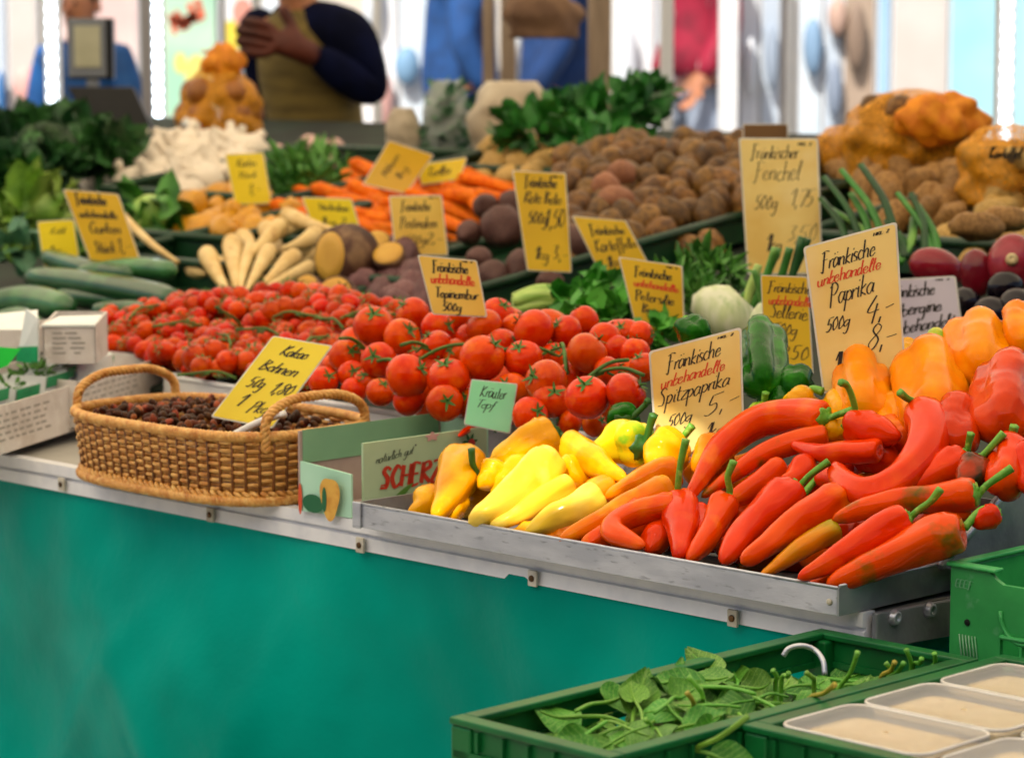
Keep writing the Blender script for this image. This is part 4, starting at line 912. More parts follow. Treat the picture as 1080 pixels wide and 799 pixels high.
# carrots
carm = mat('carrot_skin', '#f27a08', '#e45e02', scale=14, rough=.55, spec=.15, c3='#f0862a', scale3=30, val=.1)
CAR = []
for i in range(4):
    q = [np.array([0, 0, -.5]), np.array([R.uniform(-.03, .03), R.uniform(-.03, .03), 0]), np.array([R.uniform(-.05, .05), 0, .5])]; q = spline(q, 16)
    CAR.append(MB().tube(q, [.03 if k == 0 else .075 * (1 - .2 * k / 15 - .75 * (k / 15) ** 3) for k in range(16)], 10, mod=lambda t, th: 1 + .03 * math.sin(t * 60)).mesh('carrot', carm))
KP = through(DECK.hit(420, 245, .02), 0, .25)
for p, x, y in heap([(325, 232), (345, 205), (385, 195), (410, 180), (470, 185), (540, 195), (538, 222), (490, 232), (470, 250), (400, 250), (340, 248)], KP, .05, jit=.4) + heap([(330, 240), (390, 200), (530, 205), (470, 245)], KP, .05, h=-.03):
    a = R.gauss(.25, .35); d = np.array([math.cos(a), -math.sin(a) * .6 - .15, -.22 + R.uniform(-.15, .15)])
    spawn('carrot', [('b', R.choice(CAR))], p, rot_to(d), R.uniform(.15, .20), 'bright orange carrot in the loose heap in the middle of the stall', 'carrot', 'orange carrots in the heap')
for i, (x, y, x2, y2) in enumerate(((407, 178, 398, 235), (418, 182, 420, 240), (460, 180, 455, 230), (313, 205, 316, 235), (448, 186, 440, 230))):
    a = KP.hit(x, y, .03); b = on_depth(x2, y2, depth_of(a) - .03); a = on_depth(x, y, depth_of(b))
    spawn('carrot', [('b', CAR[i % 4])], (a + b) / 2, rot_to(b - a), float(np.linalg.norm(b - a)), f'upright orange carrot standing out of the heap, {ORD[[1, 2, 4, 0, 3][i]]} from the left', 'carrot', 'upright carrots')
# parsnips
parm = mat('parsnip_skin', '#e8c98a', '#d6b06a', scale=18, rough=.55, c3='#b98a48', scale3=40, lo3=.6, hi3=.75, bump=.1, bscale=80)
def Z5(x, y): return (180 + x / 3.996, 140 + y / 3.996)
NP_ = through(DECK.hit(265, 315, .02), 0, .35)
for i, (pts, r, lab) in enumerate([
 ([(150, 505), (190, 590), (250, 690)], 34, 'cream parsnip at the left of the fan, tip down'), ([(258, 455), (268, 560), (285, 695)], 36, 'thick cream parsnip standing in the middle of the fan'),
 ([(420, 490), (370, 580), (315, 675)], 30, 'cream parsnip right of the middle one in the fan'), ([(470, 385), (390, 470), (310, 545)], 32, 'cream parsnip lying across the fan, upper end right'),
 ([(530, 515), (450, 590), (345, 690)], 32, 'long cream parsnip pointing down left in the fan'), ([(610, 565), (500, 610), (345, 690)], 30, 'lowest cream parsnip on the right side of the fan'),
 ([(480, 345), (580, 385), (700, 415)], 30, 'cream parsnip on top, pointing right'), ([(625, 425), (550, 470), (470, 490)], 34, 'cream parsnip curved in the upper right of the fan'),
 ([(340, 480), (310, 580), (290, 690)], 24, 'thin cream parsnip beside the thick middle one'), ([(575, 470), (480, 540), (380, 620)], 30, 'cream parsnip in the second layer of the fan'),
 ([(95, 575), (120, 590), (150, 600)], 34, 'short cream parsnip end at the far left of the fan'), ([(300, 440), (330, 470), (370, 520)], 34, 'cream parsnip behind the thick middle one'), ([(400, 400), (440, 470), (500, 520)], 34, 'cream parsnip deep in the fan'), ([(200, 540), (230, 610), (265, 690)], 26, 'cream parsnip squeezed between the left and the middle one in the fan'), ([(690, 470), (600, 520), (480, 590)], 28, 'cream parsnip beside the brown swede in the fan'), ([(560, 360), (470, 420), (380, 480)], 30, 'cream parsnip under the topmost one in the fan'), ([(650, 520), (560, 560), (450, 640)], 26, 'cream parsnip just above the lowest one in the fan')]):
    q = [NP_.hit(*Z5(x, y), .03 - .004 * i if i > 8 else .02) for x, y in pts]; q = spline(q, 22); rr = 1.25 * r / 3.996 / (F / depth_of(q[0]))
    thing('parsnip', MB().tube(q, [rr * (.55 if k == 0 else .9 if k == 1 else 1.03 - .25 * k / 21 - .6 * (k / 21) ** 1.6) for k in range(22)], 12, mod=lambda t, th: 1 + .03 * math.sin(t * 50)), parm, lab + ' of parsnips', 'parsnip', 'cream parsnips in a fan')
# celeriac / swede with cut faces
swm = mat('brown_swede_skin', '#5e3a2a', '#42261c', scale=10, rough=.7, c3='#8a6a4a', scale3=22, lo3=.5, hi3=.65, bump=.35, bscale=30, bdist=.01)
cutm = mat('yellow_cut_flesh', '#d9a83e', '#c99430', scale=12, rough=.5, c3='#e6c26a', scale3=8)
SWP = through(DECK.hit(365, 325, .02), 0, .3)
for x, y, r, nx, ny, nz, lab, k in ((366, 272, 36, -.75, -.62, .10, 'large brown swede with round yellow cut face beside the parsnips', .62), (356, 315, 24, -.35, -.75, .35, 'flat swede half with yellow cut face in front of the large one', .35), (325, 305, 16, -.4, -.8, .3, 'small yellow cut swede piece left of the flat half', .3), (410, 270, 18, -.2, -.6, .75, 'yellow cut swede half behind the large one', .2), (398, 255, 14, 0, -.6, .7, 'small yellow cut piece above the large swede', .2)):
    c = SWP.hit(x, y, .035); rad = r / (F / depth_of(c)); n = np.array([nx, ny, nz]); n /= np.linalg.norm(n)
    mb = MB(); q = Vector(n).to_track_quat('Z', 'Y').to_matrix(); Mx = np.array(q); rr = []
    for i in range(15):
        zz = -1 + (k + 1) * i / 14; rr.append([c + Mx @ np.array([math.sqrt(max(1e-4, 1 - zz * zz)) * math.cos(t) * rad * (1 + .06 * noise.noise(Vector((math.cos(t) * 2, math.sin(t) * 2, zz * 2)))), math.sqrt(max(1e-4, 1 - zz * zz)) * math.sin(t) * rad * (1 + .06 * noise.noise(Vector((math.cos(t) * 2, math.sin(t) * 2, zz * 2)))), zz * rad]) for t in np.linspace(0, 2 * math.pi, 24, endpoint=False)])
    mb.rings(rr); o = thing('swede', mb, swm, lab, 'swede', 'cut swedes', origin=c)
    f = MB(); e = math.sqrt(1 - k * k) * rad; f.rings([[c + n * (k * rad + dz) + Mx @ np.array([math.cos(t) * e * s_, math.sin(t) * e * s_, 0]) for t in np.linspace(0, 2 * math.pi, 24, endpoint=False)] for s_, dz in ((.93, -.001), (.9, .0015), (.5, .002))]); part('cut_face', f, cutm, o)
purm = mat('purple_tuber_skin', '#6e4448', '#543034', scale=10, rough=.6, c3='#8a6258', scale3=24, lo3=.5, hi3=.7, val=.2)
PUR = [potato_mesh('tuber', purm, i + 40, (1, .72, .7), .3) for i in range(3)]
pile(PUR, [(380, 300), (385, 275), (430, 265), (445, 290), (450, 325), (400, 332)], through(DECK.hit(410, 325, .02), 0, .3), .055, (.03, .042), 'sunchoke', 'knobbly purple brown sunchoke behind the large tomatoes', 'tuber', 'sunchokes behind the tomatoes')
betm = mat('beetroot_skin', '#5a3430', '#40221f', scale=10, rough=.65, c3='#7c5646', scale3=26, lo3=.5, hi3=.7, val=.15)
BET = [MB().blob((0, 0, 0), (1, 1, .92), seg=18, rng=12, fn=lambda d, i=i: 1 + .08 * noise.noise(Vector((d[0] * 2, d[1] * 2, d[2] * 2 + i * 5))) + .30 * max(0, d[2] - .86) / .14).mesh('beetroot', betm) for i in range(2)]
BP = through(DECK.hit(550, 300, .02), 0, .3)
for i, (x, y, r) in enumerate([(530, 240, 24), (552, 282, 20), (512, 218, 14), (495, 246, 14), (580, 300, 16), (520, 292, 18), (602, 258, 20), (570, 250, 18), (505, 275, 15), (540, 215, 15)]):
    p = BP.hit(x, y, .02); spawn('beetroot', [('b', BET[i % 2])], p, rot_to(np.array([R.uniform(-.6, .6), -.6, R.uniform(-.4, .5)])), r / (F / depth_of(p)), f'dull brown beetroot, {ORD[sorted([530, 552, 512, 495, 580, 520, 602, 570, 505, 540]).index(x)]} from the left behind the yellow cards', 'beetroot', 'beetroots in the middle row')
# cucumbers
cucm = mat('cucumber_skin', '#2c6234', '#1c4a26', scale=10, rough=.28, coat=.3, c3='#4a8a4c', scale3=12, lo3=.5, hi3=.75)
UPL = through(DECK.hit(80, 325, .02), 0, .3)
for i, (pts, r, lab) in enumerate([([(28, 292), (90, 300), (160, 312), (185, 318)], 15, 'dark green cucumber with pale sheen in the middle of the pile'), ([(46, 270), (90, 284), (140, 290)], 11, 'cucumber at the upper left pointing up to the small card'), ([(80, 290), (140, 284), (185, 286)], 12, 'uppermost cucumber lying level to the right'), ([(-12, 322), (30, 318), (75, 326)], 17, 'thick cucumber at the left edge above the cartons'), ([(98, 328), (135, 327), (160, 330)], 10, 'shiny short cucumber end beside the cherry tomatoes'), ([(-10, 342), (20, 338), (40, 346)], 14, 'lowest cucumber at the left edge'), ([(60, 312), (120, 318), (170, 326)], 13, 'cucumber in the shadow under the middle one')]):
    q = spline([UPL.hit(x, y, .03 - (.02 if i == 6 else 0)) for x, y in pts], 20); rr = r / (F / depth_of(q[10])); n = len(q)
    thing('cucumber', MB().tube(q, [rr * (.3 + .7 * math.sin(math.pi * (.06 + .88 * k / (n - 1))) ** .35) if 0 < k < n - 1 else rr * .25 for k in range(n)], 14, mod=lambda t, th: 1 + .03 * math.cos(7 * th)), cucm, lab, 'cucumber', 'cucumbers in the pile')
# garlic
garm = mat('garlic_skin', '#f4ead8', '#e2d0b8', scale=14, rough=.6, c3='#c9a4a0', scale3=20, lo3=.55, hi3=.75, val=.08)
garp = mat('pink_garlic_skin', '#d8b4aa', '#c0938c', scale=14, rough=.6, val=.1)
def garlic_mesh(m, stem):
    mb = MB(); mb.lathe([(.12, -.8), (.6, -.75), (.95, -.35), (1, 0), (.85, .4), (.5, .8), (.32, 1.1), (.27, 1.4), (.22, 1.4 + stem)], 18, mod=lambda t, th: 1 + (.06 * abs(math.sin(4 * th)) if t < .7 else 0)); return mb.mesh('garlic_bulb', m)
GAR = [garlic_mesh(garm, s) for s in (.2, .35, .8)]; GAP = [garlic_mesh(garp, s) for s in (.2, .8)]
GP = through(DECK.hit(190, 215, .02), 0, .25)
for p, x, y in heap([(85, 195), (120, 172), (160, 152), (215, 150), (270, 155), (278, 180), (240, 190), (215, 215), (180, 205), (150, 200)], GP, .055, jit=.35) + heap([(100, 190), (200, 160), (260, 165), (200, 205)], GP, .06, h=-.03):
    spawn('garlic_bulb', [('b', R.choice(GAR))], p, rot_to(np.array([R.uniform(-1, 1), R.uniform(-.8, .8), R.uniform(-.1, .9)])), R.uniform(.032, .040), 'white garlic bulb with pale dry stem in the garlic heap', 'garlic', 'white garlic bulbs')
for p, x, y in heap([(280, 165), (310, 150), (365, 155), (365, 168), (320, 180), (285, 185)], through(DECK.hit(320, 180, .02), 0, .25), .05):
    spawn('garlic_bulb', [('b', R.choice(GAP))], p, rrot(), R.uniform(.022, .029), 'pinkish garlic bulb in the row right of the white garlic', 'garlic', 'pinkish garlic bulbs')
# small yellow squashes
sqm = mat('yellow_squash_skin', '#e0a018', '#c98408', scale=10, rough=.35, val=.12)
SQ = [MB().blob((0, 0, 0), (1, .62, .6), seg=16, rng=12, fn=lambda d, i=i: 1 + .25 * d[0] * (i % 2) + .08 * math.cos(5 * math.atan2(d[1], d[2]))).mesh('squash', sqm) for i in range(3)]
pile(SQ, [(188, 245), (200, 218), (245, 208), (300, 222), (330, 240), (300, 250), (240, 256)], through(DECK.hit(240, 250, .02), 0, .25), .07, (.04, .055), 'squash', 'small yellow squash in the heap between garlic and parsnips', 'squash', 'small yellow squashes')
# aubergines
augr = mat('red_purple_aubergine_skin', '#8a1426', '#520c1c', scale=8, rough=.18, coat=.3, spec=.25, c3='#a83a48', scale3=14, lo3=.5, hi3=.7)
augd = mat('black_aubergine_skin', '#180e1c', '#0e0812', scale=8, rough=.15, coat=.25, spec=.2)
scar = mat('pale_scar', '#dcc89a', '#a8905a', scale=60, rough=.6)
AP_ = through(DECK.hit(1000, 330, .02), 0, .5)
for i, (x, y, rx, rz, m, lab) in enumerate([(987, 284, 30, 21, augr, 'red purple aubergine lying behind the white card'), (1067, 282, 27, 34, augr, 'red purple aubergine with pale blossom scar at the right edge'), (1030, 290, 18, 26, augr, 'narrow dark red aubergine between the two big ones'), (1046, 334, 22, 20, augd, 'black aubergine in front of the scarred red one'), (1018, 322, 17, 18, augd, 'black aubergine just right of the white card'), (1072, 325, 20, 20, augd, 'black aubergine at the right edge above the orange bell'), (1035, 352, 18, 15, augd, 'black aubergine lowest behind the orange bells'), (1060, 305, 20, 18, augd, 'black aubergine half hidden below the scarred red one')]):
    c = AP_.hit(x, y, .05); s_ = F / depth_of(c); mb = MB(); mb.blob(c, (rx / s_, min(rx, rz) / s_, rz / s_), rot=Matrix.Rotation(R.uniform(-.4, .4), 3, 'Y'), seg=22, rng=16, fn=lambda d: 1 + .05 * d[2])
    o = thing('aubergine', mb, m, lab, 'aubergine', 'aubergines behind the bells', origin=c)
    if i == 1:
        f = MB(); n = CAM - c; n /= np.linalg.norm(n); n = n + ZV * .30; n /= np.linalg.norm(n); q = np.array(Vector(n).to_track_quat('Z', 'Y').to_matrix()); e = c + n * (31 / s_)
        for r_, mm in ((.0078, .002),): f.rings([[e + n * zz + q @ np.array([math.cos(t) * r_ * k, math.sin(t) * r_ * k, 0]) for t in np.linspace(0, 2 * math.pi, 16, endpoint=False)] for k, zz in ((1.1, -.006), (1, .0), (.45, .0012), (.3, -.0005))])
        part('blossom_scar', f, scar, o)
# ------------------------------------------------------------------ leaves
leafm = {}
def leafmat(name, a, b, c3=None): leafm[name] = mat('leaf_' + name, a, b, scale=30, rough=.5, c3=c3 or b, scale3=9, lo3=.45, hi3=.6); return leafm[name]
leafmat('parsley', '#3a9028', '#24641a', '#5cb03a'); leafmat('celery', '#267026', '#184c18', '#3a8a30'); leafmat('kale', '#1d5024', '#123418', '#3a7034'); leafmat('cabbage', '#7ea83a', '#5a8a2a', '#a6c25a')
leafmat('herb', '#4a8a34', '#2e6622', '#6aa64a'); leafmat('fennel', '#3c7c28', '#2a5e1c', '#5c9a3c'); leafmat('bluegreen', '#3f7a5a', '#2a5a40', '#6a9a72'); leafmat('light', '#8ab84a', '#6a9a34', '#b4cf74')
def foliage(mb, c, rad, n, L, wid=.5, droop=.3, seed=0, up=.3):
    rr = random.Random(seed); c = np.asarray(c)
    for i in range(n):
        d = np.array([rr.gauss(0, 1), rr.gauss(0, 1), rr.gauss(0, 1)]); d /= np.linalg.norm(d); k = rr.uniform(.35, 1) ** .5
        p = c + d * np.array(rad) * k * (1 + .25 * noise.noise(Vector((d[0] * 2 + seed, d[1] * 2, d[2] * 2))))
        t = d + np.array([rr.gauss(0, .6), rr.gauss(0, .6), up + rr.gauss(0, .4)]); t /= np.linalg.norm(t); s_ = np.cross(t, np.array([rr.gauss(0, 1), rr.gauss(0, 1), rr.gauss(0, 1)])); s_ /= np.linalg.norm(s_); nn = np.cross(t, s_)
        l = L * rr.uniform(.6, 1.3); q = []
        for a, w_ in ((0, .1), (.35, .9), (.7, .8), (1, .05)):
            m_ = p + t * (l * a) - nn * (l * droop * a * a); q += [m_ - s_ * (l * wid * .5 * w_) + nn * l * .08, m_, m_ + s_ * (l * wid * .5 * w_) + nn * l * .08]
        mb.add(q, [(3 * a + b, 3 * a + b + 1, 3 * a + b + 4, 3 * a + b + 3) for a in range(3) for b in (0, 1)])
def bunch(name, pts, m, label, cat, L, n, wid=.6, group=None, stems=None, seed=1, plane=DECK, h=.08, up=.3, stem_m=None):
    """pts: (px, py, rx, rz) lumps; depth from the plane"""
    mb = MB(); cs = []
    for i, (x, y, rx, rz) in enumerate(pts):
        c = plane.hit(x, y, h); s_ = F / depth_of(c); cs.append(c); foliage(mb, c, (rx / s_, rx / s_ * .8, rz / s_), n, L, wid, seed=seed * 31 + i, up=up)
    o = empty(name, np.mean(cs, axis=0) - ZV * .05, label, cat, group); part('leaves', mb, m, o)
    if stems:
        sb = MB()
        for a, b, r in stems:
            d = depth_of(cs[0]); pa, pb = on_depth(*a, d), on_depth(*b, d - .02); sb.tube(spline([pa, (pa + pb) / 2 + W * .005, pb], 8), [r / (F / d)] * 8, 7)
        part('stems', sb, stem_m or leafm['light'], o)['kind'] = 'stuff'
    return o
bunch('parsley_bunch', [(612, 322, 24, 14), (640, 310, 22, 20), (655, 330, 20, 14), (618, 335, 22, 10)], leafm['parsley'], 'bunch of curly green parsley below the short yellow card', 'parsley', .03, 60, .8, stems=[((585, 330), (625, 322), 2), ((590, 335), (640, 330), 2)], h=.05, seed=3)
bunch('parsley_bunch', [(690, 350, 18, 12)], leafm['parsley'], 'small tuft of parsley beside the pointed pepper card', 'parsley', .025, 50, .8, h=.05, seed=4)
bunch('celery_bunch', [(560, 140, 26, 16), (600, 130, 34, 18), (640, 128, 34, 18), (672, 112, 16, 14), (685, 104, 9, 8), (630, 148, 40, 12)], leafm['celery'], 'dark leafy celery bunch lying behind the potatoes', 'celery', .05, 70, .7, stems=[((605, 152), (650, 148), 5), ((600, 156), (655, 154), 5)], h=.10, seed=5)
bunch('herb_bunch', [(715, 300, 24, 16), (740, 285, 20, 20), (760, 290, 18, 16), (735, 315, 16, 12)], leafm['fennel'], 'feathery green fennel tops behind the pale fennel bulb', 'fennel', .03, 90, .35, h=.07, seed=6)
bunch('herb_bunch', [(312, 180, 22, 12), (345, 178, 24, 12), (330, 195, 26, 12), (300, 200, 16, 10)], leafm['herb'], 'loose green herb bunch right of the tall narrow card', 'herbs', .05, 70, .3, h=.06, seed=7)
for i, (pts, lab) in enumerate([([(22, 150, 26, 20), (50, 145, 26, 18)], 'dark kale head at the far left below the blue jacket'), ([(80, 150, 24, 18), (110, 160, 20, 18)], 'dark kale head under the black scale'), ([(20, 195, 22, 22), (45, 180, 20, 16)], 'dark kale head at the left edge above the cabbage')]):
    bunch('kale_head', pts, leafm['kale'], lab, 'kale', .06, 110, .8, group='dark kale heads', h=.10, seed=10 + i)
brm = mat('broccoli_crown', '#24401f', '#152a12', scale=60, rough=.8, c3='#3c5a30', scale3=90, bump=.5, bscale=120)
c = DECK.hit(46, 160, .13); mb = MB()
for i in range(60):
    d = np.array([R.gauss(0, 1), R.gauss(0, 1), abs(R.gauss(0, 1))]); d /= np.linalg.norm(d); mb.blob(c + d * np.array([.055, .055, .045]), R.uniform(.013, .02), seg=8, rng=6)
o = empty('broccoli', c, 'round dark broccoli head among the kale at the far left', 'broccoli'); part('crown', mb, brm, o)['kind'] = 'stuff'
mb = MB(); mb.tube([c - ZV * .07, c - ZV * .04, c], [.018, .02, .03], 10); part('stalk', mb, leafm['light'], o)
# cabbages: heart and wrapped outer leaves
def cabbage(x, y, r, m, label, seed, h=.06):
    c = DECK.hit(x, y, h); s_ = F / depth_of(c); r = r / s_; o = empty('cabbage', c - ZV * r, label, 'cabbage', 'cabbages at the left')
    mb = MB(); mb.blob(c, r * .8, seg=18, rng=12, fn=lambda d: 1 + .06 * noise.noise(Vector((d[0] * 3, d[1] * 3, d[2] * 3 + seed)))); part('heart', mb, leafm['light'], o)
    lf = MB(); foliage(lf, c, (r * .8, r * .8, r * .62), 30, r * 1.15, .95, .55, seed=seed, up=.2); part('outer_leaves', lf, m, o)
cabbage(44, 222, 32, leafm['cabbage'], 'large pale green cabbage behind the small plain card', 1)
cabbage(22, 262, 24, leafm['bluegreen'], 'blue green cabbage at the left edge beside the small card', 2)
cabbage(8, 226, 20, leafm['cabbage'], 'pale green cabbage cut by the left edge', 3)
cabbage(118, 258, 22, leafm['cabbage'], 'green cabbage hidden behind the slanting cucumber card', 4, .03)
cabbage(158, 226, 26, leafm['fennel'], 'darker green cabbage right of the slanting cucumber card', 5)
cabbage(88, 262, 18, leafm['herb'], 'small green cabbage between the two left cards', 6, .03)
# pale lettuce heart by the beets: celery base
cel = mat('pale_celery_stalk', '#b4cf6a', '#8fb84c', scale=20, rough=.4, stretch=(1, 6, 6), c3='#d6e2a2', scale3=14)
c = DECK.hit(570, 320, .05); s_ = F / depth_of(c); o = empty('celery_heart', c, 'pale green celery heart lying between beetroots and parsley', 'celery')
for k, (dy, r) in enumerate(((-8, 7), (-3, 8), (3, 8), (8, 7), (0, 9))):
    a, b = on_depth(541, 322 + dy * .9, depth_of(c) - .005 * (k % 2)), on_depth(604, 318 + dy * .8, depth_of(c) + .01); mb = MB()
    mb.tube(spline([a, (a + b) / 2 + ZV * .008, b], 12), [r / s_ * (.75 + .4 * math.sin(math.pi * i / 11)) for i in range(12)], 10, mod=lambda t, th: 1 + .06 * math.cos(6 * th)); part('stalk', mb, cel, o)
# carrot or salsify stick lying slanting by the left card
thing('parsnip', MB().tube(spline([DECK.hit(128, 228, .10), DECK.hit(160, 258, .08), DECK.hit(188, 278, .05)], 14), [.009 * (1 - .5 * i / 13) for i in range(14)], 8), parm, 'single slim yellow root slanting beside the cucumber card', 'parsnip')
# fennel bulb
fenm = mat('fennel_bulb_skin', '#dfe2c4', '#c4d09a', scale=10, rough=.4, c3='#9ab86a', scale3=8, lo3=.55, hi3=.75, stretch=(8, 8, 1.5))
def fennel(x, y, rx, rz, tilt, label, stems):
    c = DECK.hit(x, y, .05); s_ = F / depth_of(c); o = empty('fennel_bulb', c, label, 'fennel', 'fennel bulbs'); Mx = np.array(Matrix.Rotation(tilt, 3, 'Y'))
    mb = MB(); mb.lathe([(.25, -1), (.8, -.8), (1, -.3), (.92, .2), (.7, .65), (.45, 1)], 20, mod=lambda t, th: 1 + .07 * math.cos(5 * th + 3 * t)); mb.v = [tuple(c + Mx @ (np.array(v) * np.array([rx / s_, rx / s_ * .75, rz / s_]))) for v in mb.v]; part('bulb', mb, fenm, o)
    for a, b, r in stems:
        st = MB(); d = depth_of(c); st.tube(spline([on_depth(*a, d), on_depth(*b, d - .015)], 8), [r / s_ * (1 - .3 * i / 7) for i in range(8)], 8); part('stalk', st, leafm['light'] if r > 5 else leafm['herb'], o)
fennel(766, 334, 42, 26, .75, 'white fennel bulb with green stalks behind the tall green bell', [((785, 325), (800, 280), 6), ((790, 330), (822, 262), 5), ((778, 318), (806, 290), 3)])
fennel(808, 342, 20, 24, .2, 'pale fennel bulb half hidden by the narrow dark yellow card', [((812, 330), (835, 300), 5), ((806, 325), (795, 285), 4)])
# spring onions / leeks
lek = [mat('leek_leaf', '#3f8a2e', '#2c6a20', scale=16, rough=.4, c3='#7ab04a', scale3=12), mat('leek_leaf_dark', '#1f5a1e', '#143f14', scale=16, rough=.4)]
def Z6(x, y): return (860 + x / 3.473, 60 + y / 3.473)
LP_ = DECK.hit(930, 300, .03); ld = depth_of(LP_)
for i, (a, b, r, k, lab) in enumerate([((250, 660), (95, 415), 20, 0, 'thick pale green leek leaf rising left behind the tall card'), ((290, 640), (165, 395), 20, 1, 'dark green leek leaf rising beside the pale one'), ((170, 680), (30, 440), 18, 1, 'dark leek leaf at the edge of the fennel card'), ((230, 690), (60, 560), 20, 0, 'leek leaf lying low behind the pepper card'), ((440, 740), (300, 500), 18, 0, 'leek leaf in the middle leaning left'), ((400, 720), (350, 500), 16, 1, 'dark leek leaf standing upright in the middle'), ((300, 760), (360, 590), 22, 0, 'broad leek leaf leaning right above the white card'), ((450, 740), (375, 545), 18, 0, 'leek leaf with cut white end at the right'), ((330, 740), (260, 600), 20, 1, 'dark leek leaf behind the tall pepper card'), ((200, 700), (130, 500), 18, 0, 'leek leaf between the pale and the dark one'), ((120, 700), (20, 520), 18, 1, 'short dark leek leaf touching the fennel card')]):
    pa, pb = on_depth(*Z6(*a), ld), on_depth(*Z6(*b), ld + .05); mb = MB(); mb.tube(spline([pa, (pa + pb) / 2 + U * .01, pb], 10), [r / 3.473 / (F / ld) * (1 - .25 * q / 9) for q in range(10)], 10, flat=.6)
    thing('leek', mb, lek[k], lab, 'leek', 'leek leaves behind the pepper card')
for i, (a, b, k) in enumerate((((826, 330), (846, 250), 1), ((822, 300), (833, 262), 0), ((806, 300), (818, 262), 0), ((838, 285), (852, 252), 1))):
    d = depth_of(DECK.hit(820, 340, .05)); mb = MB(); mb.tube(spline([on_depth(*a, d), on_depth(*b, d - .01)], 8), [.0055] * 8, 8); thing('leek', mb, lek[k], ['dark green leek tip in front of the fennel card, right', 'thin green leek tip in front of the fennel card', 'thin pale leek tip before the fennel bulb', 'dark leek tip at the top corner of the pepper card'][i], 'leek', 'leek tips before the fennel card')
# ------------------------------------------------------------------ spinach
spm = mat('spinach_leaf', '#54982a', '#38741e', scale=40, rough=.36, spec=.4, c3='#78b03e', scale3=26, lo3=.5, hi3=.7, hue=.02, val=.25, bump=.3, bscale=90, bdist=.003)
_t = spm.node_tree; _n = _t.nodes; _b = _n['Principled BSDF']; _src = _b.inputs['Base Color'].links[0].from_socket
_tc = _n.new('ShaderNodeTexCoord'); _sp = _n.new('ShaderNodeSeparateXYZ'); _t.links.new(_tc.outputs['Object'], _sp.inputs[0])
def _m(op, a, b=None):
    k = _n.new('ShaderNodeMath'); k.operation = op
    for i, v in enumerate((a, b)):
        if v is None: continue
        if isinstance(v, (int, float)): k.inputs[i].default_value = v
        else: _t.links.new(v, k.inputs[i])
    return k.outputs[0]
_ay = _m('ABSOLUTE', _sp.outputs['Y']); _v = _m('SUBTRACT', _m('MULTIPLY', _sp.outputs['X'], 6.5), _m('MULTIPLY', _ay, 6.0)); _d = _m('ABSOLUTE', _m('SUBTRACT', _m('FRACT', _v), .5))
_side = _m('LESS_THAN', _d, .055); _mid = _m('LESS_THAN', _ay, .022); _vein = _m('MULTIPLY', _m('MAXIMUM', _side, _mid), .45)
_mx = _n.new('ShaderNodeMix'); _mx.data_type = 'RGBA'; _t.links.new(_vein, _mx.inputs[0]); _t.links.new(_src, _mx.inputs[6]); _mx.inputs[7].default_value = rgba('#a6cc6a'); _t.links.new(_mx.outputs[2], _b.inputs['Base Color'])
sps = mat('spinach_stem', '#7ab83e', '#5c9a2c', scale=40, rough=.4, hue=.02, val=.15)
spy = mat('yellowed_stem', '#b0a032', '#8a8a24', scale=40, rough=.5)
def spin_mesh(i):
    rr = random.Random(i); n1, n2 = 12, 9; vs = []; L = 1.0; cup = rr.uniform(-.6, .8); bend = rr.uniform(-.9, 1.1)
    for a in range(n1):
        t = a / (n1 - 1); wd = .46 * (math.sin(math.pi * (t * .9 + .08)) ** .75) * (1 - .35 * t)
        for b in range(n2):
            s_ = -1 + 2 * b / (n2 - 1); y = s_ * wd
            vs.append((t * L, y, cup * y * y * 2.0 + bend * (t - .3) ** 2 * .7 + .035 * math.sin(9 * t + 4 * s_ + i) * abs(s_) - .02 * math.exp(-(s_ / .15) ** 2)))
    m1 = MB(); m1.add(vs, [(a * n2 + b, a * n2 + b + 1, (a + 1) * n2 + b + 1, (a + 1) * n2 + b) for a in range(n1 - 1) for b in range(n2 - 1)])
    m2 = MB(); z0 = bend * .09 * .7; q = spline([np.array([-1.0, rr.uniform(-.15, .15), -.1]), np.array([-.5, rr.uniform(-.1, .1), .0]), np.array([0, 0, z0]), np.array([.5, 0, bend * .04 * .7 + .002]), np.array([.85, 0, bend * .3 * .7])], 16)
    m2.tube(q, [.042 if k < 9 else .035 * (1 - (k - 8) / 9) + .006 for k in range(16)], 6)
    return [('leaf', m1.mesh('blade', spm)), ('stem', m2.mesh('stem', sps))]
SPN = [spin_mesh(i) for i in range(8)]
def eul(ex, n):
    ex = ex / np.linalg.norm(ex); n = n - ex * (n @ ex); n /= np.linalg.norm(n); y = np.cross(n, ex)
    return Matrix(((ex[0], y[0], n[0]), (ex[1], y[1], n[1]), (ex[2], y[2], n[2]))).to_euler()
def zfun(u, w): return .570 + .030 * math.exp(-((w + .26) / .13) ** 2) + .012 * math.sin(14 * w + 9 * u)
k = 0
for layer in range(4):
    for i in range(9):
        for j in range(4):
            w = -.48 + .44 * (i + R.uniform(.1, .9)) / 9; u = -.012 + .13 * (j + R.uniform(.1, .9)) / 4; k += 1
            ex = np.array([R.gauss(0, 1), R.gauss(0, 1), R.gauss(0, .2)]); n = np.array([R.gauss(0, .4), R.gauss(-.55, .4), .8])
            spawn('spinach_leaf', SPN[k % 8], P(u, w, zfun(u, w) - .02 + .012 * layer), eul(ex, n), R.uniform(.032, .046), 'loose green spinach leaf in the heap inside the crate', 'spinach leaf', 'spinach leaves in the crate')
def Zs(x, y): return (620 + x / 2.348, 660 + y / 2.348)
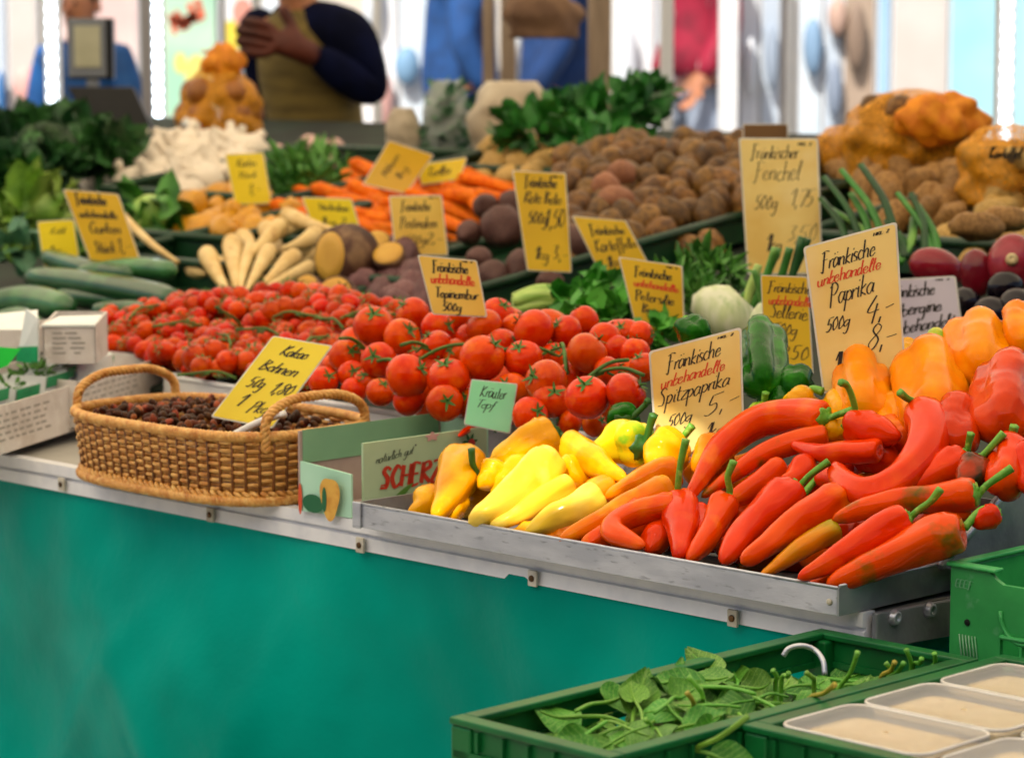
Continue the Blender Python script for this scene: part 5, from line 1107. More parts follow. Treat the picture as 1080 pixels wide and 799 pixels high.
for i, (cx, cy, tx, ty, sc_, nz, lab) in enumerate([
 (400, 180, 500, 172, .062, (-.1, -.75, .65), 'broad flat spinach leaf facing out in the middle of the heap'), (290, 215, 400, 190, .06, (0, -.6, .8), 'spinach leaf lying level left of the broad one'), (350, 270, 215, 320, .075, (-.1, -.8, .55), 'largest spinach leaf at the lower edge with long stem'), (120, 262, 60, 300, .06, (0, -.6, .8), 'spinach leaf at the left of the heap, tip down'), (180, 250, 250, 240, .05, (0, -.3, .9), 'spinach leaf seen edge on at the left'),
 (540, 150, 620, 140, .05, (.1, -.4, .9), 'spinach leaf at the right end of the heap'), (470, 160, 560, 120, .05, (-.2, -.5, .8), 'spinach leaf standing behind the broad one'), (330, 150, 420, 165, .04, (.2, -.4, .9), 'small spinach leaf at the upper left'), (60, 290, 20, 310, .05, (0, -.7, .7), 'spinach leaf touching the slotted wall'), (640, 150, 720, 145, .045, (0, -.3, .95), 'spinach leaf reaching right under the crate rim'), (300, 320, 360, 345, .06, (0, -.7, .7), 'spinach leaf lowest at the picture bottom'), (200, 300, 130, 330, .06, (0, -.6, .8), 'spinach leaf at the bottom left of the heap')]):
    x, y = Zs(cx, cy); a = on_z(x, y, .604); x2, y2 = Zs(tx, ty); b = on_z(x2, y2, .598); spawn('spinach_leaf', SPN[i % 8], a, eul(b - a, np.array(nz)), sc_ * .66, lab, 'spinach leaf', 'spinach leaves on top of the heap')
for i, (a, b, y_) in enumerate([((285, 180), (248, 125), 0), ((618, 165), (668, 65), 0), ((545, 185), (612, 145), 1), ((248, 320), (395, 225), 0), ((755, 128), (738, 92), 0), ((800, 122), (788, 58), 0), ((805, 100), (826, 82), 0), ((850, 112), (858, 68), 0), ((465, 140), (458, 110), 0), ((560, 140), (540, 115), 0), ((150, 250), (142, 232), 0), ((262, 205), (245, 165), 1), ((480, 130), (497, 118), 0), ((725, 130), (760, 90), 1), ((735, 140), (782, 92), 0)]):
    w_ = [-.30, -.16, -.24, -.40, -.08, -.06, -.06, -.045, -.22, -.18, -.38, -.34, -.2, -.09, -.085][i]; pa, pb = on_w(*Zs(*a), w_), on_w(*Zs(*b), w_ - .012)
    mb = MB(); mb.tube(spline([pa - ZV * .03, pa, (pa + pb) / 2 + U * .003, pb], 12), [.0021] * 11 + [.0026], 8); thing('spinach_stalk', mb, spy if y_ else sps, ('yellowed' if y_ else 'bright green') + ' cut spinach stalk sticking up from the heap', 'spinach stalk', ('yellowed' if y_ else 'green') + ' spinach stalks')
# ================================================================== price cards
def card(corners, base, m, lines, label, red=(), pen=.0011, name='price_card', lean=0.0, sleeve=True, tag_txt='HKL: 2'):
    """corners TL,TR,BR,BL in the photograph; base: world point the foot of the card rests at"""
    d = depth_of(base); c = np.mean(np.array(corners, float), axis=0)
    n = CAM - base; n[2] = 0; n /= np.linalg.norm(n); n = n + ZV * (.16 + lean); n /= np.linalg.norm(n)
    def hit(x, y):
        r = ray(x, y); return CAM + r * (((base - CAM) @ n) / (r @ n))
    q = [hit(x, y) for x, y in corners]
    o = q[3]; ex = q[2] - q[3]; Wd = np.linalg.norm(ex); ex /= Wd
    ey = q[0] - q[3]; Hd = np.linalg.norm(ey); ey /= Hd
    nn = np.cross(ex, ey); nn /= np.linalg.norm(nn)
    root = link(name, None, np.mean(q, axis=0)); tag(root, label, 'price card', 'handwritten price cards')
    def pt(a, b): return q[3] + (q[2] - q[3]) * a + (q[0] - q[3]) * b + (q[1] - q[0] - q[2] + q[3]) * a * b
    bw = random.Random(label).uniform(-.035, .035) * Wd; tw = random.Random(label[::-1]).uniform(-.02, .02) * Wd
    flat = pt
    def pt(a, b): return flat(a, b) + nn * (bw * (1 - (2 * a - 1) ** 2) + tw * (2 * a - 1) * (2 * b - 1))
    def curved(i0, i1, j0, j1, off, th, mm, nm):
        mb = MB(); rc = .04; xs = [i0 + (1 - i1 - i0) * k for k in (0, .004, .012, .025, .04, .12, .22, .32, .42, .5, .58, .68, .78, .88, .96, .975, .988, .996, 1)]; n_ = len(xs); f = []; bk = []; nr = 6
        for k, a in enumerate(xs):
            e_ = min(a - i0, 1 - i1 - a); ins = (rc - math.sqrt(max(0, rc * rc - (rc - e_) ** 2))) * Wd / Hd if e_ < rc else 0
            for j in range(nr + 1):
                p = pt(a, j0 + ins + (1 - j1 - j0 - 2 * ins) * j / nr); f.append(p + nn * off); bk.append(p + nn * (off - th))
        m_ = nr + 1; fs = []
        for k in range(n_ - 1):
            for j in range(nr): q_ = (k * m_ + j, (k + 1) * m_ + j, (k + 1) * m_ + j + 1, k * m_ + j + 1); fs.append(q_); fs.append(tuple(len(f) + i for i in reversed(q_)))
        ring = [k * m_ for k in range(n_)] + [(n_ - 1) * m_ + j for j in range(1, nr + 1)] + [k * m_ + nr for k in range(n_ - 2, -1, -1)] + [j for j in range(nr - 1, 0, -1)]
        for i in range(len(ring)): a_, b_ = ring[i], ring[(i + 1) % len(ring)]; fs.append((a_, len(f) + a_, len(f) + b_, b_))
        mb.add(f + bk, fs, False); return part(nm, mb, mm, root)
    if sleeve: curved(0, 0, 0, 0, 0, .0012, M['sleeve'], 'sleeve')
    e = .022 if sleeve else 0; ea = e * Wd / Hd
    curved(e, e, ea, ea, .0006, .0005, m, 'sheet')
    blk = MB(); rd = MB(); wp = lambda x, y: pt(x / Wd, y / Hd)
    for ln in lines:
        t, x, y, xh = ln[0], ln[1] * Wd, ln[2] * Hd, ln[3] * Hd; L = [t, x, y, xh, (ln[4] * Wd if len(ln) > 4 and ln[4] else None), (ln[5] if len(ln) > 5 else 0)]
        tgt = rd if t in red else blk
        st = ink(tgt, [tuple(L)], (o, ex, ey, nn), .0010, pen * (ln[6] if len(ln) > 6 else 1), wp)
    if tag_txt:
        ink(blk, [(tag_txt, .74 * Wd, .945 * Hd, .010 * Hd, .17 * Wd)], (o, ex, ey, nn), .0010, pen * .8, wp)
    if blk.v: part('handwriting', blk, M['ink'], root)
    if rd.v: part('red_handwriting', rd, M['inkred'], root)
    return root
FR, UB = 'Fränkische', 'unbehandelte'
base = HP.hit(905, 420, -.01)
card([(847, 261), (946, 234), (955, 392), (868, 416)], P(*uw(HP.hit(905, 405, 0)), .80), M['cardp'], [(FR, .16, .81, .055, .58, .02, 1.0), (UB, .09, .71, .042, .70, .03), ('Paprika', .20, .57, .065, .50, .02, 1.0), ('500g', .12, .40, .042, .28), ('4,-', .58, .40, .075, .30, 0, 1.15), ('8,-', .56, .20, .075, .34, 0, 1.15), ('1kg', .16, .10, .07, .22, 0, 1.6)], 'pale yellow card reading Fränkische unbehandelte Paprika, 4,- and 8,-, above orange bell peppers', red=(UB,))
card([(684, 371), (782, 345), (785, 462), (692, 492)], P(*uw(HP.hit(738, 452, 0)), HP.hit(738, 452, 0)[2] + .03), M['cardp'], [(FR, .18, .78, .068, .58, .03, 1.0), (UB, .10, .645, .052, .70, .03), ('Spitzpaprika', .06, .50, .066, .78, .03, 1.0), ('500g', .14, .30, .048, .28), ('5,-', .56, .30, .085, .36, .04, 1.0), ('1kg', .56, .10, .06, .2)], 'pale yellow card reading Fränkische unbehandelte Spitzpaprika, 5,-, standing among pointed peppers', red=(UB,))
def dk(x, y, h=.02): return DECK.hit(x, y, h)
FNB = DECK.hit(825, 300, .03)
card([(779, 146), (863, 146), (868, 290), (788, 290)], FNB, M['cardp'], [('Fränkischer', .14, .85, .05, .60, 0, .9), ('Fenchel', .16, .69, .07, .58, 0, .7), ('500g', .14, .48, .05, .30, 0, .8), ('1,75', .60, .50, .065, .30, 0, .8), ('3,50', .54, .24, .06, .38, 0, .6), ('1kg', .26, .17, .06, .20, 0, 1.2)], 'tall pale yellow card reading Fränkischer Fenchel, 1,75 and 3,50, before the fennel', pen=.0013)
card([(783, 131), (831, 131), (832, 165), (784, 165)], dk(808, 250), M['brownboard'], [], 'brown card peeping out above the tall fennel card', tag_txt=None)
card([(802, 290), (852, 292), (858, 395), (806, 388)], through(dk(830, 370, .05), 0, 0).hit(830, 380), M['cardd'], [(FR, .14, .82, .055, .9), (UB, .14, .69, .05, .9), ('Sellerie', .14, .55, .07, .8), ('500g', .2, .38, .06, .5), ('2,50', .3, .13, .07, .6)], 'narrow dark yellow card half hidden by the tall pepper card', red=(UB,), tag_txt=None)
card([(925, 296), (1008, 291), (1018, 366), (935, 382)], AP_.hit(978, 372, .03), M['cardw'], [(FR, .10, .76, .085, .60, .0, 1.3), ('Aubergine', .06, .53, .085, .70, .02, 1.5), ('unbehandelt', .10, .30, .08, .80, .03, 1.3), ('500g', .16, .06, .07, .3, 0, 1.4), ('3,-', .58, .06, .09, .3, 0, 1.4)], 'lilac white card reading Fränkische Aubergine unbehandelt, in front of the aubergines', pen=.0013)
card([(652, 271), (720, 281), (723, 362), (672, 352)], dk(698, 362, .03), M['cardd'], [(FR, .2, .78, .06, .6), (UB, .15, .64, .05, .75), ('Petersilie', .12, .46, .065, .7), ('Bund', .2, .30, .06, .4), ('1,20', .5, .1, .08, .4)], 'dark yellow card tilted behind the parsley and large tomatoes', red=(UB,), pen=.0013)
card([(603, 228), (660, 233), (684, 278), (634, 292)], dk(658, 300, .03), M['cardd'], [(FR, .2, .68, .09, .65), ('Kartoffeln', .14, .38, .11, .8), ('1kg', .2, .1, .09, .3)], 'bright yellow card leaning right at the foot of the brown potatoes', pen=.0015, tag_txt=None)
card([(540, 180), (597, 183), (603, 288), (556, 286)], dk(575, 305, .03), M['cardd'], [(FR, .2, .84, .055, .6), ('Rote Bete', .14, .68, .06, .72), ('500g', .16, .48, .06, .4), ('1,50', .5, .45, .09, .4), ('1kg', .2, .12, .06, .3), ('3,-', .6, .12, .07, .3)], 'tall yellow card standing among the brown beetroots', pen=.0014)
card([(440, 269), (503, 275), (514, 335), (456, 332)], TP.hit(482, 335, .04), M['card'], [(FR, .2, .74, .09, .6), (UB, .12, .54, .085, .75), ('Topinambur', .14, .30, .085, .75), ('500g', .2, .08, .07, .35)], 'yellow card with red second line just behind the top of the large tomatoes', red=(UB,), pen=.0014)
card([(410, 207), (466, 206), (473, 270), (417, 270)], dk(445, 290, .03), M['card'], [(FR, .2, .74, .08, .55), ('Pastinaken', .14, .46, .09, .7), ('500g', .2, .2, .07, .4), ('2,-', .6, .2, .09, .3)], 'pale yellow card in front of the orange carrots', pen=.0013)
card([(318, 208), (371, 210), (382, 248), (330, 242)], dk(352, 262, .03), M['cardy'], [('Steckrüben', .25, .62, .10, .6), ('1kg', .2, .2, .1, .3), ('2,-', .6, .2, .12, .3)], 'small bright yellow card between parsnips and carrots', pen=.0013, tag_txt=None)
card([(237, 163), (278, 161), (287, 215), (248, 217)], dk(265, 232, .03), M['cardy'], [('Kürbis', .25, .74, .07, .5), ('Stück', .2, .52, .06, .5), ('1,-', .4, .2, .1, .35)], 'narrow bright yellow card standing in the garlic', pen=.0012, tag_txt=None)
card([(66, 200), (125, 205), (151, 282), (98, 284)], dk(120, 300, .03), M['cardd'], [(FR, .16, .82, .07, .55, 0, 1.5), (UB, .12, .65, .05, .7, 0, 1.2), ('Gurken', .2, .45, .07, .6, 0, 1.3), ('Stück', .16, .2, .07, .4, 0, 1.3), ('1,-', .6, .2, .1, .3)], 'large dark yellow cucumber card leaning to the left behind the cucumbers', pen=.0014, tag_txt=None)
card([(39, 234), (78, 232), (85, 280), (46, 282)], dk(64, 292, .03), M['cardy'], [('Kohl', .3, .70, .07, .4), ('1kg', .2, .3, .07, .3), ('2,-', .5, .1, .1, .3)], 'small bright yellow card at the far left before the cabbage', pen=.001, tag_txt=None)
card([(382, 195), (410, 148), (458, 164), (428, 205)], dk(415, 215, .05), M['cardd'], [('Möhren', .25, .6, .08, .5), ('1kg', .25, .3, .08, .3)], 'yellow card tipped over sideways behind the carrots', pen=.0012, tag_txt=None)
card([(440, 174), (493, 166), (485, 190), (444, 196)], dk(465, 205, .05), M['cardy'], [('Knollen', .2, .35, .2, .5)], 'small bright yellow card lying flat behind the carrots', pen=.0012, tag_txt=None)
card([(288, 354), (351, 365), (287, 452), (222, 440)], on_depth(258, 448, 3.17), M['cardy'], [('Kakao', .30, .80, .06, .44, -.02, 1.2), ('Bohnen', .16, .60, .065, .62, -.02, 1.2), ('50g', .16, .40, .06, .26, 0, 1.1), ('1,80', .56, .37, .065, .32, 0, 1.2), ('1', .2, .17, .08, .1, 0, 1.3), ('Pkg', .45, .13, .065, .3)], 'big lemon yellow card leaning steeply in the wicker basket', pen=.0013, lean=.25, tag_txt=None)
card([(497, 400), (546, 405), (538, 458), (489, 448)], on_u(515, 452, B1 + .035), M['cardg'], [('Kräuter', .24, .66, .12, .55, 0, .8), ('Topf', .18, .42, .09, .4, 0, .7)], 'small mint green card behind the green carton', pen=.0009, tag_txt=None)
# little red chilli lying on the carton rim
pepper([(505, 449), (495, 453), (484, 460)], 5.2, [(511, 446), (516, 444)], 'tiny red chilli with green stem lying on the carton before the mint card', PM['red'], through(on_u(500, 455, B1 + .004), 0, 0), 0, name='chilli', cat='chilli', stem_r=.0022)
# ================================================================== dark green crates under the produce
def box_crate(u0, u1, w0, w1, h0, h1, label):
    z = lambda w, h: DECK.z(0, w) + h
    o = empty('produce_crate', P((u0 + u1) / 2, (w0 + w1) / 2, z((w0 + w1) / 2, h0)), label, 'crate', 'dark green produce crates')
    for nm, (a0, a1, b0, b1) in (('front_wall', (u0, u1, w0, w0)), ('back_wall', (u0, u1, w1, w1)), ('left_wall', (u0, u0, w0, w1)), ('right_wall', (u1, u1, w0, w1))):
        p, q = P(a0, b0, z(b0, h0)), P(a1, b1, z(b1, h0)); p2, q2 = P(a0, b0, z(b0, h1)), P(a1, b1, z(b1, h1)); mb = MB(); mb.slab([p, q, q2, p2], .006); part('side_wall', mb, M['dcrate'], o)
        mb = MB(); mb.tube([p2, q2], .008, 8); part('rim', mb, M['dcrate'], o)
    mb = MB(); mb.slab([P(u0 + .006, w0 + .006, z(w0 + .006, h0 + .002)), P(u1 - .006, w0 + .006, z(w0 + .006, h0 + .002)), P(u1 - .006, w1 - .006, z(w1 - .006, h0 + .002)), P(u0 + .006, w1 - .006, z(w1 - .006, h0 + .002))], .004); part('base', mb, M['dcrate'], o)
a, b = uw(DECK.hit(515, 312, .03)), uw(DECK.hit(782, 237, .03))
box_crate(a[0] - .95, (a[0] + b[0]) / 2, a[1] - .02, b[1] + .30, 0, .045, 'long dark green crate of brown potatoes with its rim running below the heap')
a = uw(DECK.hit(300, 225, .03)); box_crate(a[0] - .55, a[0] + .02, a[1] - .02, a[1] + .5, 0, .06, 'dark green crate of garlic and herbs, corner showing beside the narrow card')
a = uw(DECK.hit(240, 262, .03)); box_crate(a[0] - .5, a[0] + .02, a[1] - .02, a[1] + .32, 0, .05, 'dark green crate of small yellow squashes')
a = uw(DECK.hit(300, 322, .03)); box_crate(a[0] - .45, a[0] + .04, a[1] - .03, a[1] + .35, 0, .03, 'low dark green crate holding the fan of parsnips')
a = uw(DECK.hit(470, 262, .03)); box_crate(a[0] - .5, a[0] + .03, a[1] - .02, a[1] + .4, 0, .03, 'low dark green crate holding the carrots')
a = uw(DECK.hit(900, 262, .03)); box_crate(a[0] - .1, a[0] + .6, a[1] - .01, a[1] + .5, 0, .05, 'dark green crate of brown tubers below the orange net bag')
# ================================================================== cress cartons at the left
grey = mat('grey_cardboard', '#e2dad4', '#d0c6be', scale=20, rough=.8, c3='#e8e2dc', scale3=60)
whitec = mat('white_card_insert', '#f2f5f2', '#e6ecea', scale=20, rough=.45)
band = mat('green_label_band', '#14a868', '#128a54', scale=20, rough=.5)
prnt = mat('grey_print', '#a8a29a', rough=.7)
cress = mat('cress_green', '#5a8a3a', '#3a6a24', scale=80, rough=.7)
CB = on_z(0, 480, .648)
def carton_box(name, o, ex, ey, L, D, H, label, flaps=True, marks=True):
    root = empty(name, o + ex * L / 2 + ey * D / 2, label, 'carton', 'grey cress cartons'); t = .003
    fr = ex * 0; 
    def sl(nm, a, b, h0, h1a, h1b, m, off=0): mb = MB(); mb.slab([a + ZV * h0, b + ZV * h0, b + ZV * h1b, a + ZV * h1a], t); return part(nm, mb, m, root)
    sl('front_wall', o, o + ex * L, 0, H, H, grey); sl('side_wall', o + ex * L, o + ex * L + ey * D, 0, H, H * 1.15, grey); sl('back_wall', o + ex * L + ey * D, o + ey * D, 0, H * 1.15, H * 1.15, grey); sl('side_wall', o + ey * D, o, 0, H * 1.15, H, grey)
    mb = MB(); mb.slab([o + ZV * .004 + ex * .004 + ey * .004, o + ex * (L - .004) + ey * .004 + ZV * .004, o + ex * (L - .004) + ey * (D - .004) + ZV * .004, o + ey * (D - .004) + ex * .004 + ZV * .004], .003); part('base', mb, grey, root)
    if marks:
        mb = MB(); n = np.cross(ex, ZV)
        for r in range(5):
            x = .014
            while x < L * .62:
                w = R.uniform(.006, .02); a = o + ex * x + ZV * (H * (.78 - .13 * r)) + n * .0008
                mb.add([a, a + ex * w, a + ex * w + ZV * H * .045, a + ZV * H * .045], [(0, 1, 2, 3)], False); x += w + R.uniform(.003, .012)
        part('printed_lines', mb, prnt, root)
    return root
def punnet(o, ex, ey, s, label):
    root = empty('cress_punnet', o, label, 'punnet', 'white punnets with green band')
    mb = MB(); q = [o, o + ex * s, o + ex * s + ey * s, o + ey * s]; k = [p + ZV * .045 + (p - (o + ex * s / 2 + ey * s / 2)) * .15 for p in q]
    mb.add(q + k, [(3, 2, 1, 0)] + [(i, (i + 1) % 4, 4 + (i + 1) % 4, 4 + i) for i in range(4)], False); bevel(part('cup', mb, whitec, root), .002)
    n = np.cross(ex, ZV); a, b = k[0], k[1]
    mb = MB(); mb.add([a + n * .0 - ZV * .016, b + n * .0 - ZV * .016, b + n * .002 - ZV * .001, a + n * .002 - ZV * .001], [(0, 1, 2, 3)], False); part('band', mb, band, root)
    mb = MB(); foliage(mb, o + ex * s / 2 + ey * s / 2 + ZV * .042, (s * .42, s * .42, .012), 60, .012, .5, seed=int(o[0] * 1000)); part('cress', mb, cress, root)
ex1 = P(-1.50, .20, 0) - P(-1.365, -.03, 0); ex1 /= np.linalg.norm(ex1); ey1 = np.array([-ex1[1], ex1[0], 0])
o1 = CB + ex1 * -.02
carton_box('cress_carton', o1 - ex1 * .02, ex1, ey1, .29, .26, .062, 'open grey cardboard carton of cress punnets at the lower left, printed with small lines')
for i in range(2):
    for j in range(3): punnet(o1 + ex1 * (.018 + .094 * j + .02 * i) + ey1 * (.022 + .105 * i) + ZV * (.034 + .026 * i - .006 * (j == 1)), ex1, ey1, .062, f'white cress punnet with green band, {ORD[j]} in the {["front", "back"][i]} row of the open carton')
o2 = on_z(84, 451, .655)
carton_box('cress_carton', o2, ex1, ey1, float((on_z(172, 421, .655) - o2) @ ex1), .15, .062, 'grey cardboard carton with white insert behind the basket handle')
mb = MB(); e2 = ex1; mb.slab([o2 + e2 * .08 + ey1 * .04 + ZV * .03, o2 + e2 * .22 + ey1 * .04 + ZV * .03, o2 + e2 * .21 + ey1 * .04 + ZV * .078, o2 + e2 * .09 + ey1 * .04 + ZV * .074], .03); bevel(thing('paper_insert', mb, whitec, 'white folded insert standing in the carton behind the basket', 'insert'), .003)
d3 = 3.62
q = [on_depth(*p, d3) for p in ((45, 384), (101, 378), (98, 330), (42, 336))]; ex3 = q[1] - q[0]; ex3[2] = 0; L3 = np.linalg.norm(ex3); ex3 /= L3; ey3 = np.array([-ex3[1], ex3[0], 0])
carton_box('cress_carton', q[0], ex3, ey3, L3, .12, .052, 'small grey carton with white flap standing on top of the cress punnets')
mb = MB(); zt_ = q[0] + ZV * .0532; mb.slab([zt_ - ey3 * .002, zt_ + ex3 * L3 - ey3 * .002, zt_ + ex3 * L3 * .96 + ey3 * .10 + ZV * .004, zt_ + ex3 * L3 * .1 + ey3 * .10 + ZV * .002], .003); part('top_flap', mb, whitec, bpy.data.objects['cress_carton.002'])
mb = MB(); a = q[0] - ex3 * .006; mb.slab([a - ex3 * .035 + ey3 * .03, a, a + ZV * .062, a - ex3 * .02 + ey3 * .03 + ZV * .072], .003); part('white_flap', mb, whitec, bpy.data.objects['cress_carton.002'])
mb = MB(); a = q[0] - ex3 * .0065 - ey3 * .001; mb.slab([a - ex3 * .034 + ey3 * .028, a, a + ZV * .024, a - ex3 * .032 + ey3 * .028 + ZV * .020], .0008); part('band', mb, band, bpy.data.objects['cress_carton.002'])
for j in range(2): punnet(o2 + ex1 * (.07 + .085 * j) + ey1 * .05 + ZV * .028, ex1, ey1, .062, f'white cress punnet with green band in the carton behind the basket handle, {["left", "right"][j]} one')
q = [on_depth(*p, 3.75) for p in ((-16, 374), (40, 368), (38, 342), (-14, 348))]; ex4 = q[1] - q[0]; ex4[2] = 0; L4 = np.linalg.norm(ex4); ex4 /= L4; ey4 = np.array([-ex4[1], ex4[0], 0])
carton_box('cress_carton', q[0], ex4, ey4, L4, .10, .034, 'low white carton at the left edge behind the neon card', marks=False)
mb = MB(); mb.slab([q[0] + ZV * .0345, q[0] + ex4 * L4 + ZV * .0345, q[0] + ex4 * L4 * .9 + ey4 * .05 + ZV * .058, q[0] + ex4 * L4 * .05 + ey4 * .05 + ZV * .052], .003); part('top_flap', mb, whitec, bpy.data.objects['cress_carton.003'])
qq = [on_depth(*p, 3.45) for p in ((-6, 366), (22, 368), (8, 386), (-8, 392))]; mb = MB(); mb.slab(qq[::-1], .0015); thing('price_card', mb, M['neon'], 'neon green card lying on the cress cartons at the left edge', 'price card')
# ================================================================== net bags
def netmat(name, c, dens=1.0, sc=230):
    nt = NT(name); co = coords(nt, False); tr = nt.new('ShaderNodeBsdfTransparent'); mx = nt.new('ShaderNodeMixShader'); v = nt.new('ShaderNodeTexVoronoi', Scale=sc, feature='DISTANCE_TO_EDGE')
    nt.link(co, v.inputs['Vector']); mr = nt.new('ShaderNodeMapRange'); mr.inputs[1].default_value = .05 * dens; mr.inputs[2].default_value = .16 * dens; nt.link(v.outputs['Distance'], mr.inputs[0])
    m2 = nt.new('ShaderNodeMath', operation='MULTIPLY'); m2.inputs[1].default_value = .85; nt.link(mr.outputs[0], m2.inputs[0])
    nt.b.inputs['Base Color'].default_value = rgba(c); nt.b.inputs['Roughness'].default_value = .5; nt.link(m2.outputs[0], mx.inputs[0]); nt.link(nt.b.outputs[0], mx.inputs[1]); nt.link(tr.outputs[0], mx.inputs[2]); nt.link(mx.outputs[0], nt.out.inputs[0]); return nt.m
net = netmat('orange_net', '#f4a414'); netd = mat('dense_orange_net', '#f0960c', '#e07a06', scale=60, rough=.6, bump=.4, bscale=200)
def netbag(base, w, h, label, tubers, tmesh, fold=None, seed=1, tie=True):
    """standing sack: lumpy body narrowing to a tied tuft"""
    o = empty('net_bag', base, label, 'net bag'); mb = MB(); prof = [(.3, 0), (.8, .04), (1, .18), (1.02, .35), (.9, .55), (.62, .74), (.3, .86), (.16, .90), (.30, .97), (.36, 1.0)] if tie else [(.3, 0), (.85, .06), (1, .25), (1.02, .5), (.9, .75), (.5, .95), (.1, 1.0)]
    q = [(r * w / 2, z * h) for r, z in prof]; rr = []
    for k in range(44):
        t = k / 43 * (len(q) - 1); i = min(int(t), len(q) - 2); f = t - i; r, z = q[i][0] * (1 - f) + q[i + 1][0] * f, q[i][1] * (1 - f) + q[i + 1][1] * f
        rr.append([base + np.array([math.cos(a) * r, math.sin(a) * r * .8, z]) * 1 + np.array([math.cos(a), math.sin(a), 0]) * (.22 * r * noise.noise(Vector((math.cos(a) * 2 + seed, math.sin(a) * 2, z / w * 4))) + .010 * noise.noise(Vector((math.cos(a) * r / .028, math.sin(a) * r / .028 + seed, z / .028))) + .05 * r * math.sin(11 * a + seed) * (k / 43)) for a in np.linspace(0, 2 * math.pi, 56, endpoint=False)])
    mb.rings(rr, False); part('net', mb, net, o)
    if fold:
        f = MB(); f.blob(base + np.array(fold[:3]), fold[3], seg=40, rng=24, fn=lambda d: 1 + .34 * noise.noise(Vector((d[0] * 2.4 + seed, d[1] * 2.4, d[2] * 1.2))) + .12 * math.sin(9 * math.atan2(d[1], d[0]) + 3 * d[2]) * (1 - abs(d[2]))); part('bunched_net', f, netd, o)
    rr_ = random.Random(seed)
    zz_ = [.03 + .052 * i for i in range(12) if .03 + .052 * i < h * (.80 if not tie else .72)]; spots = []
    for z in zz_:
        t_ = z / h; rad_ = w / 2 * float(np.interp(t_, [q_[1] for q_ in prof], [q_[0] for q_ in prof])) * .70; n_ = max(1, int(2 * math.pi * rad_ * .9 / .062)); spots += [(z, rad_, 2 * math.pi * i / n_ + z * 40) for i in range(n_)]
    for z, r, a in spots:
        a += rr_.uniform(-.15, .15)
        spawn('onion' if tmesh is ONI else 'potato', [('b', R.choice(tmesh))], base + np.array([math.cos(a) * r, math.sin(a) * r * .8, z]), rrot(), R.uniform(.03, .038), 'round brown tuber inside the ' + label.split(' ', 1)[1][:48].strip(), 'tuber' if tmesh is not ONI else 'onion', 'contents of ' + label[:40])
    return o
oni = mat('onion_skin', '#a8681c', '#8a4a12', scale=10, rough=.4, val=.15); ONI = [potato_mesh('onion', oni, 60 + i, (1, 1, .95), .08) for i in range(2)]
b = DECK.hit(232, 158, .0); netbag(b + ZV * 0, .20, .235, 'tall orange net sack of onions tied at the top beside the vendor', 20, ONI, (.01, -.01, .205, (.045, .04, .045), .07), 3)
b = DECK.hit(960, 200, .02); netbag(b, .23, .175, 'big orange net bag of potatoes with bunched top on the brown tubers', 22, POT, (.035, -.10, .125, (.075, .03, .042), .10), 5, tie=False)
b = DECK.hit(1062, 222, .03); netbag(b, .16, .14, 'round yellow orange net bag with dark print at the right edge', 14, POY, (.03, -.06, .03, (.01, .02, .05), .06), 7, tie=False)
b = DECK.hit(890, 185, .03); netbag(b, .12, .09, 'small low orange net bag left of the big one', 8, POT, None, 9, tie=False)
lab = MB(); c = on_depth(1060, 168, depth_of(DECK.hit(1062, 222, .03)) - .09); 
ink(lab, [('Kartoffel', -.025, 0, .009, .05)], (c, np.array([1., 0, 0]), ZV, np.array([0, -1., 0])), 0, .0028); part('dark_print', lab, M['ink'], bpy.data.objects['net_bag.002'])
# orange and white tag ribbon on the tall sack
rib = [mat('orange_tag', '#f0521c', rough=.5), mat('white_tag', '#f0ece8', rough=.5)]
d = depth_of(DECK.hit(225, 158, 0)) - .12; p0, p1 = on_depth(193, 128, d), on_depth(250, 172, d); mb = MB()
for k in range(5):
    a, c = p0 + (p1 - p0) * k / 5, p0 + (p1 - p0) * (k + 1) / 5; mb.slot = (k + 1) % 2; mb.tube([a, c], .012, 10)
mb.slot = 0; thing('marker_pen', mb, [rib[0], rib[1]], 'orange and white striped marker lying slanting before the onion sack', 'marker')
# paper / plastic sacks behind the carrots
bagm = NT('clear_bag'); tr = bagm.new('ShaderNodeBsdfTransparent'); mx = bagm.new('ShaderNodeMixShader'); mx.inputs[0].default_value = .45; bagm.b.inputs['Base Color'].default_value = rgba('#d8e0dc'); bagm.b.inputs['Roughness'].default_value = .2
bagm.link(tr.outputs[0], mx.inputs[1]); bagm.link(bagm.b.outputs[0], mx.inputs[2]); bagm.link(mx.outputs[0], bagm.out.inputs[0])
def softbag(name, px, py, w, h, m, label, seed, cat, fill=None):
    base = DECK.hit(px, py, 0); o = empty(name, base, label, cat); mb = MB(); rr = []
    for k in range(22):
        t = k / 21; r = w / 2 * (.85 + .25 * math.sin(math.pi * t) - .25 * t ** 4)
        rr.append([base + np.array([math.cos(a) * r, math.sin(a) * r * .7, t * h]) + np.array([math.cos(a), math.sin(a), 0]) * (.16 * r * noise.noise(Vector((math.cos(a) * 1.8 + seed, math.sin(a) * 1.8, t * 5)))) for a in np.linspace(0, 2 * math.pi, 30, endpoint=False)])
    mb.rings(rr, True); part('bag', mb, m, o)
    if fill: f = MB(); [foliage(f, base + ZV * h * z, (w * .36, w * .26, h * .16), 60, .04, .5, seed=seed + int(z * 10)) for z in (.2, .45, .7)]; part('greens', f, fill, o)
softbag('plastic_bag', 472, 165, .10, .165, bagm.m, 'clear plastic bag stuffed with green salad behind the carrots', 2, 'bag', leafm['bluegreen'])
sack = mat('pale_paper_sack', '#c8b8a0', '#b0a08a', scale=10, rough=.6, c3='#e4dccc', scale3=8)
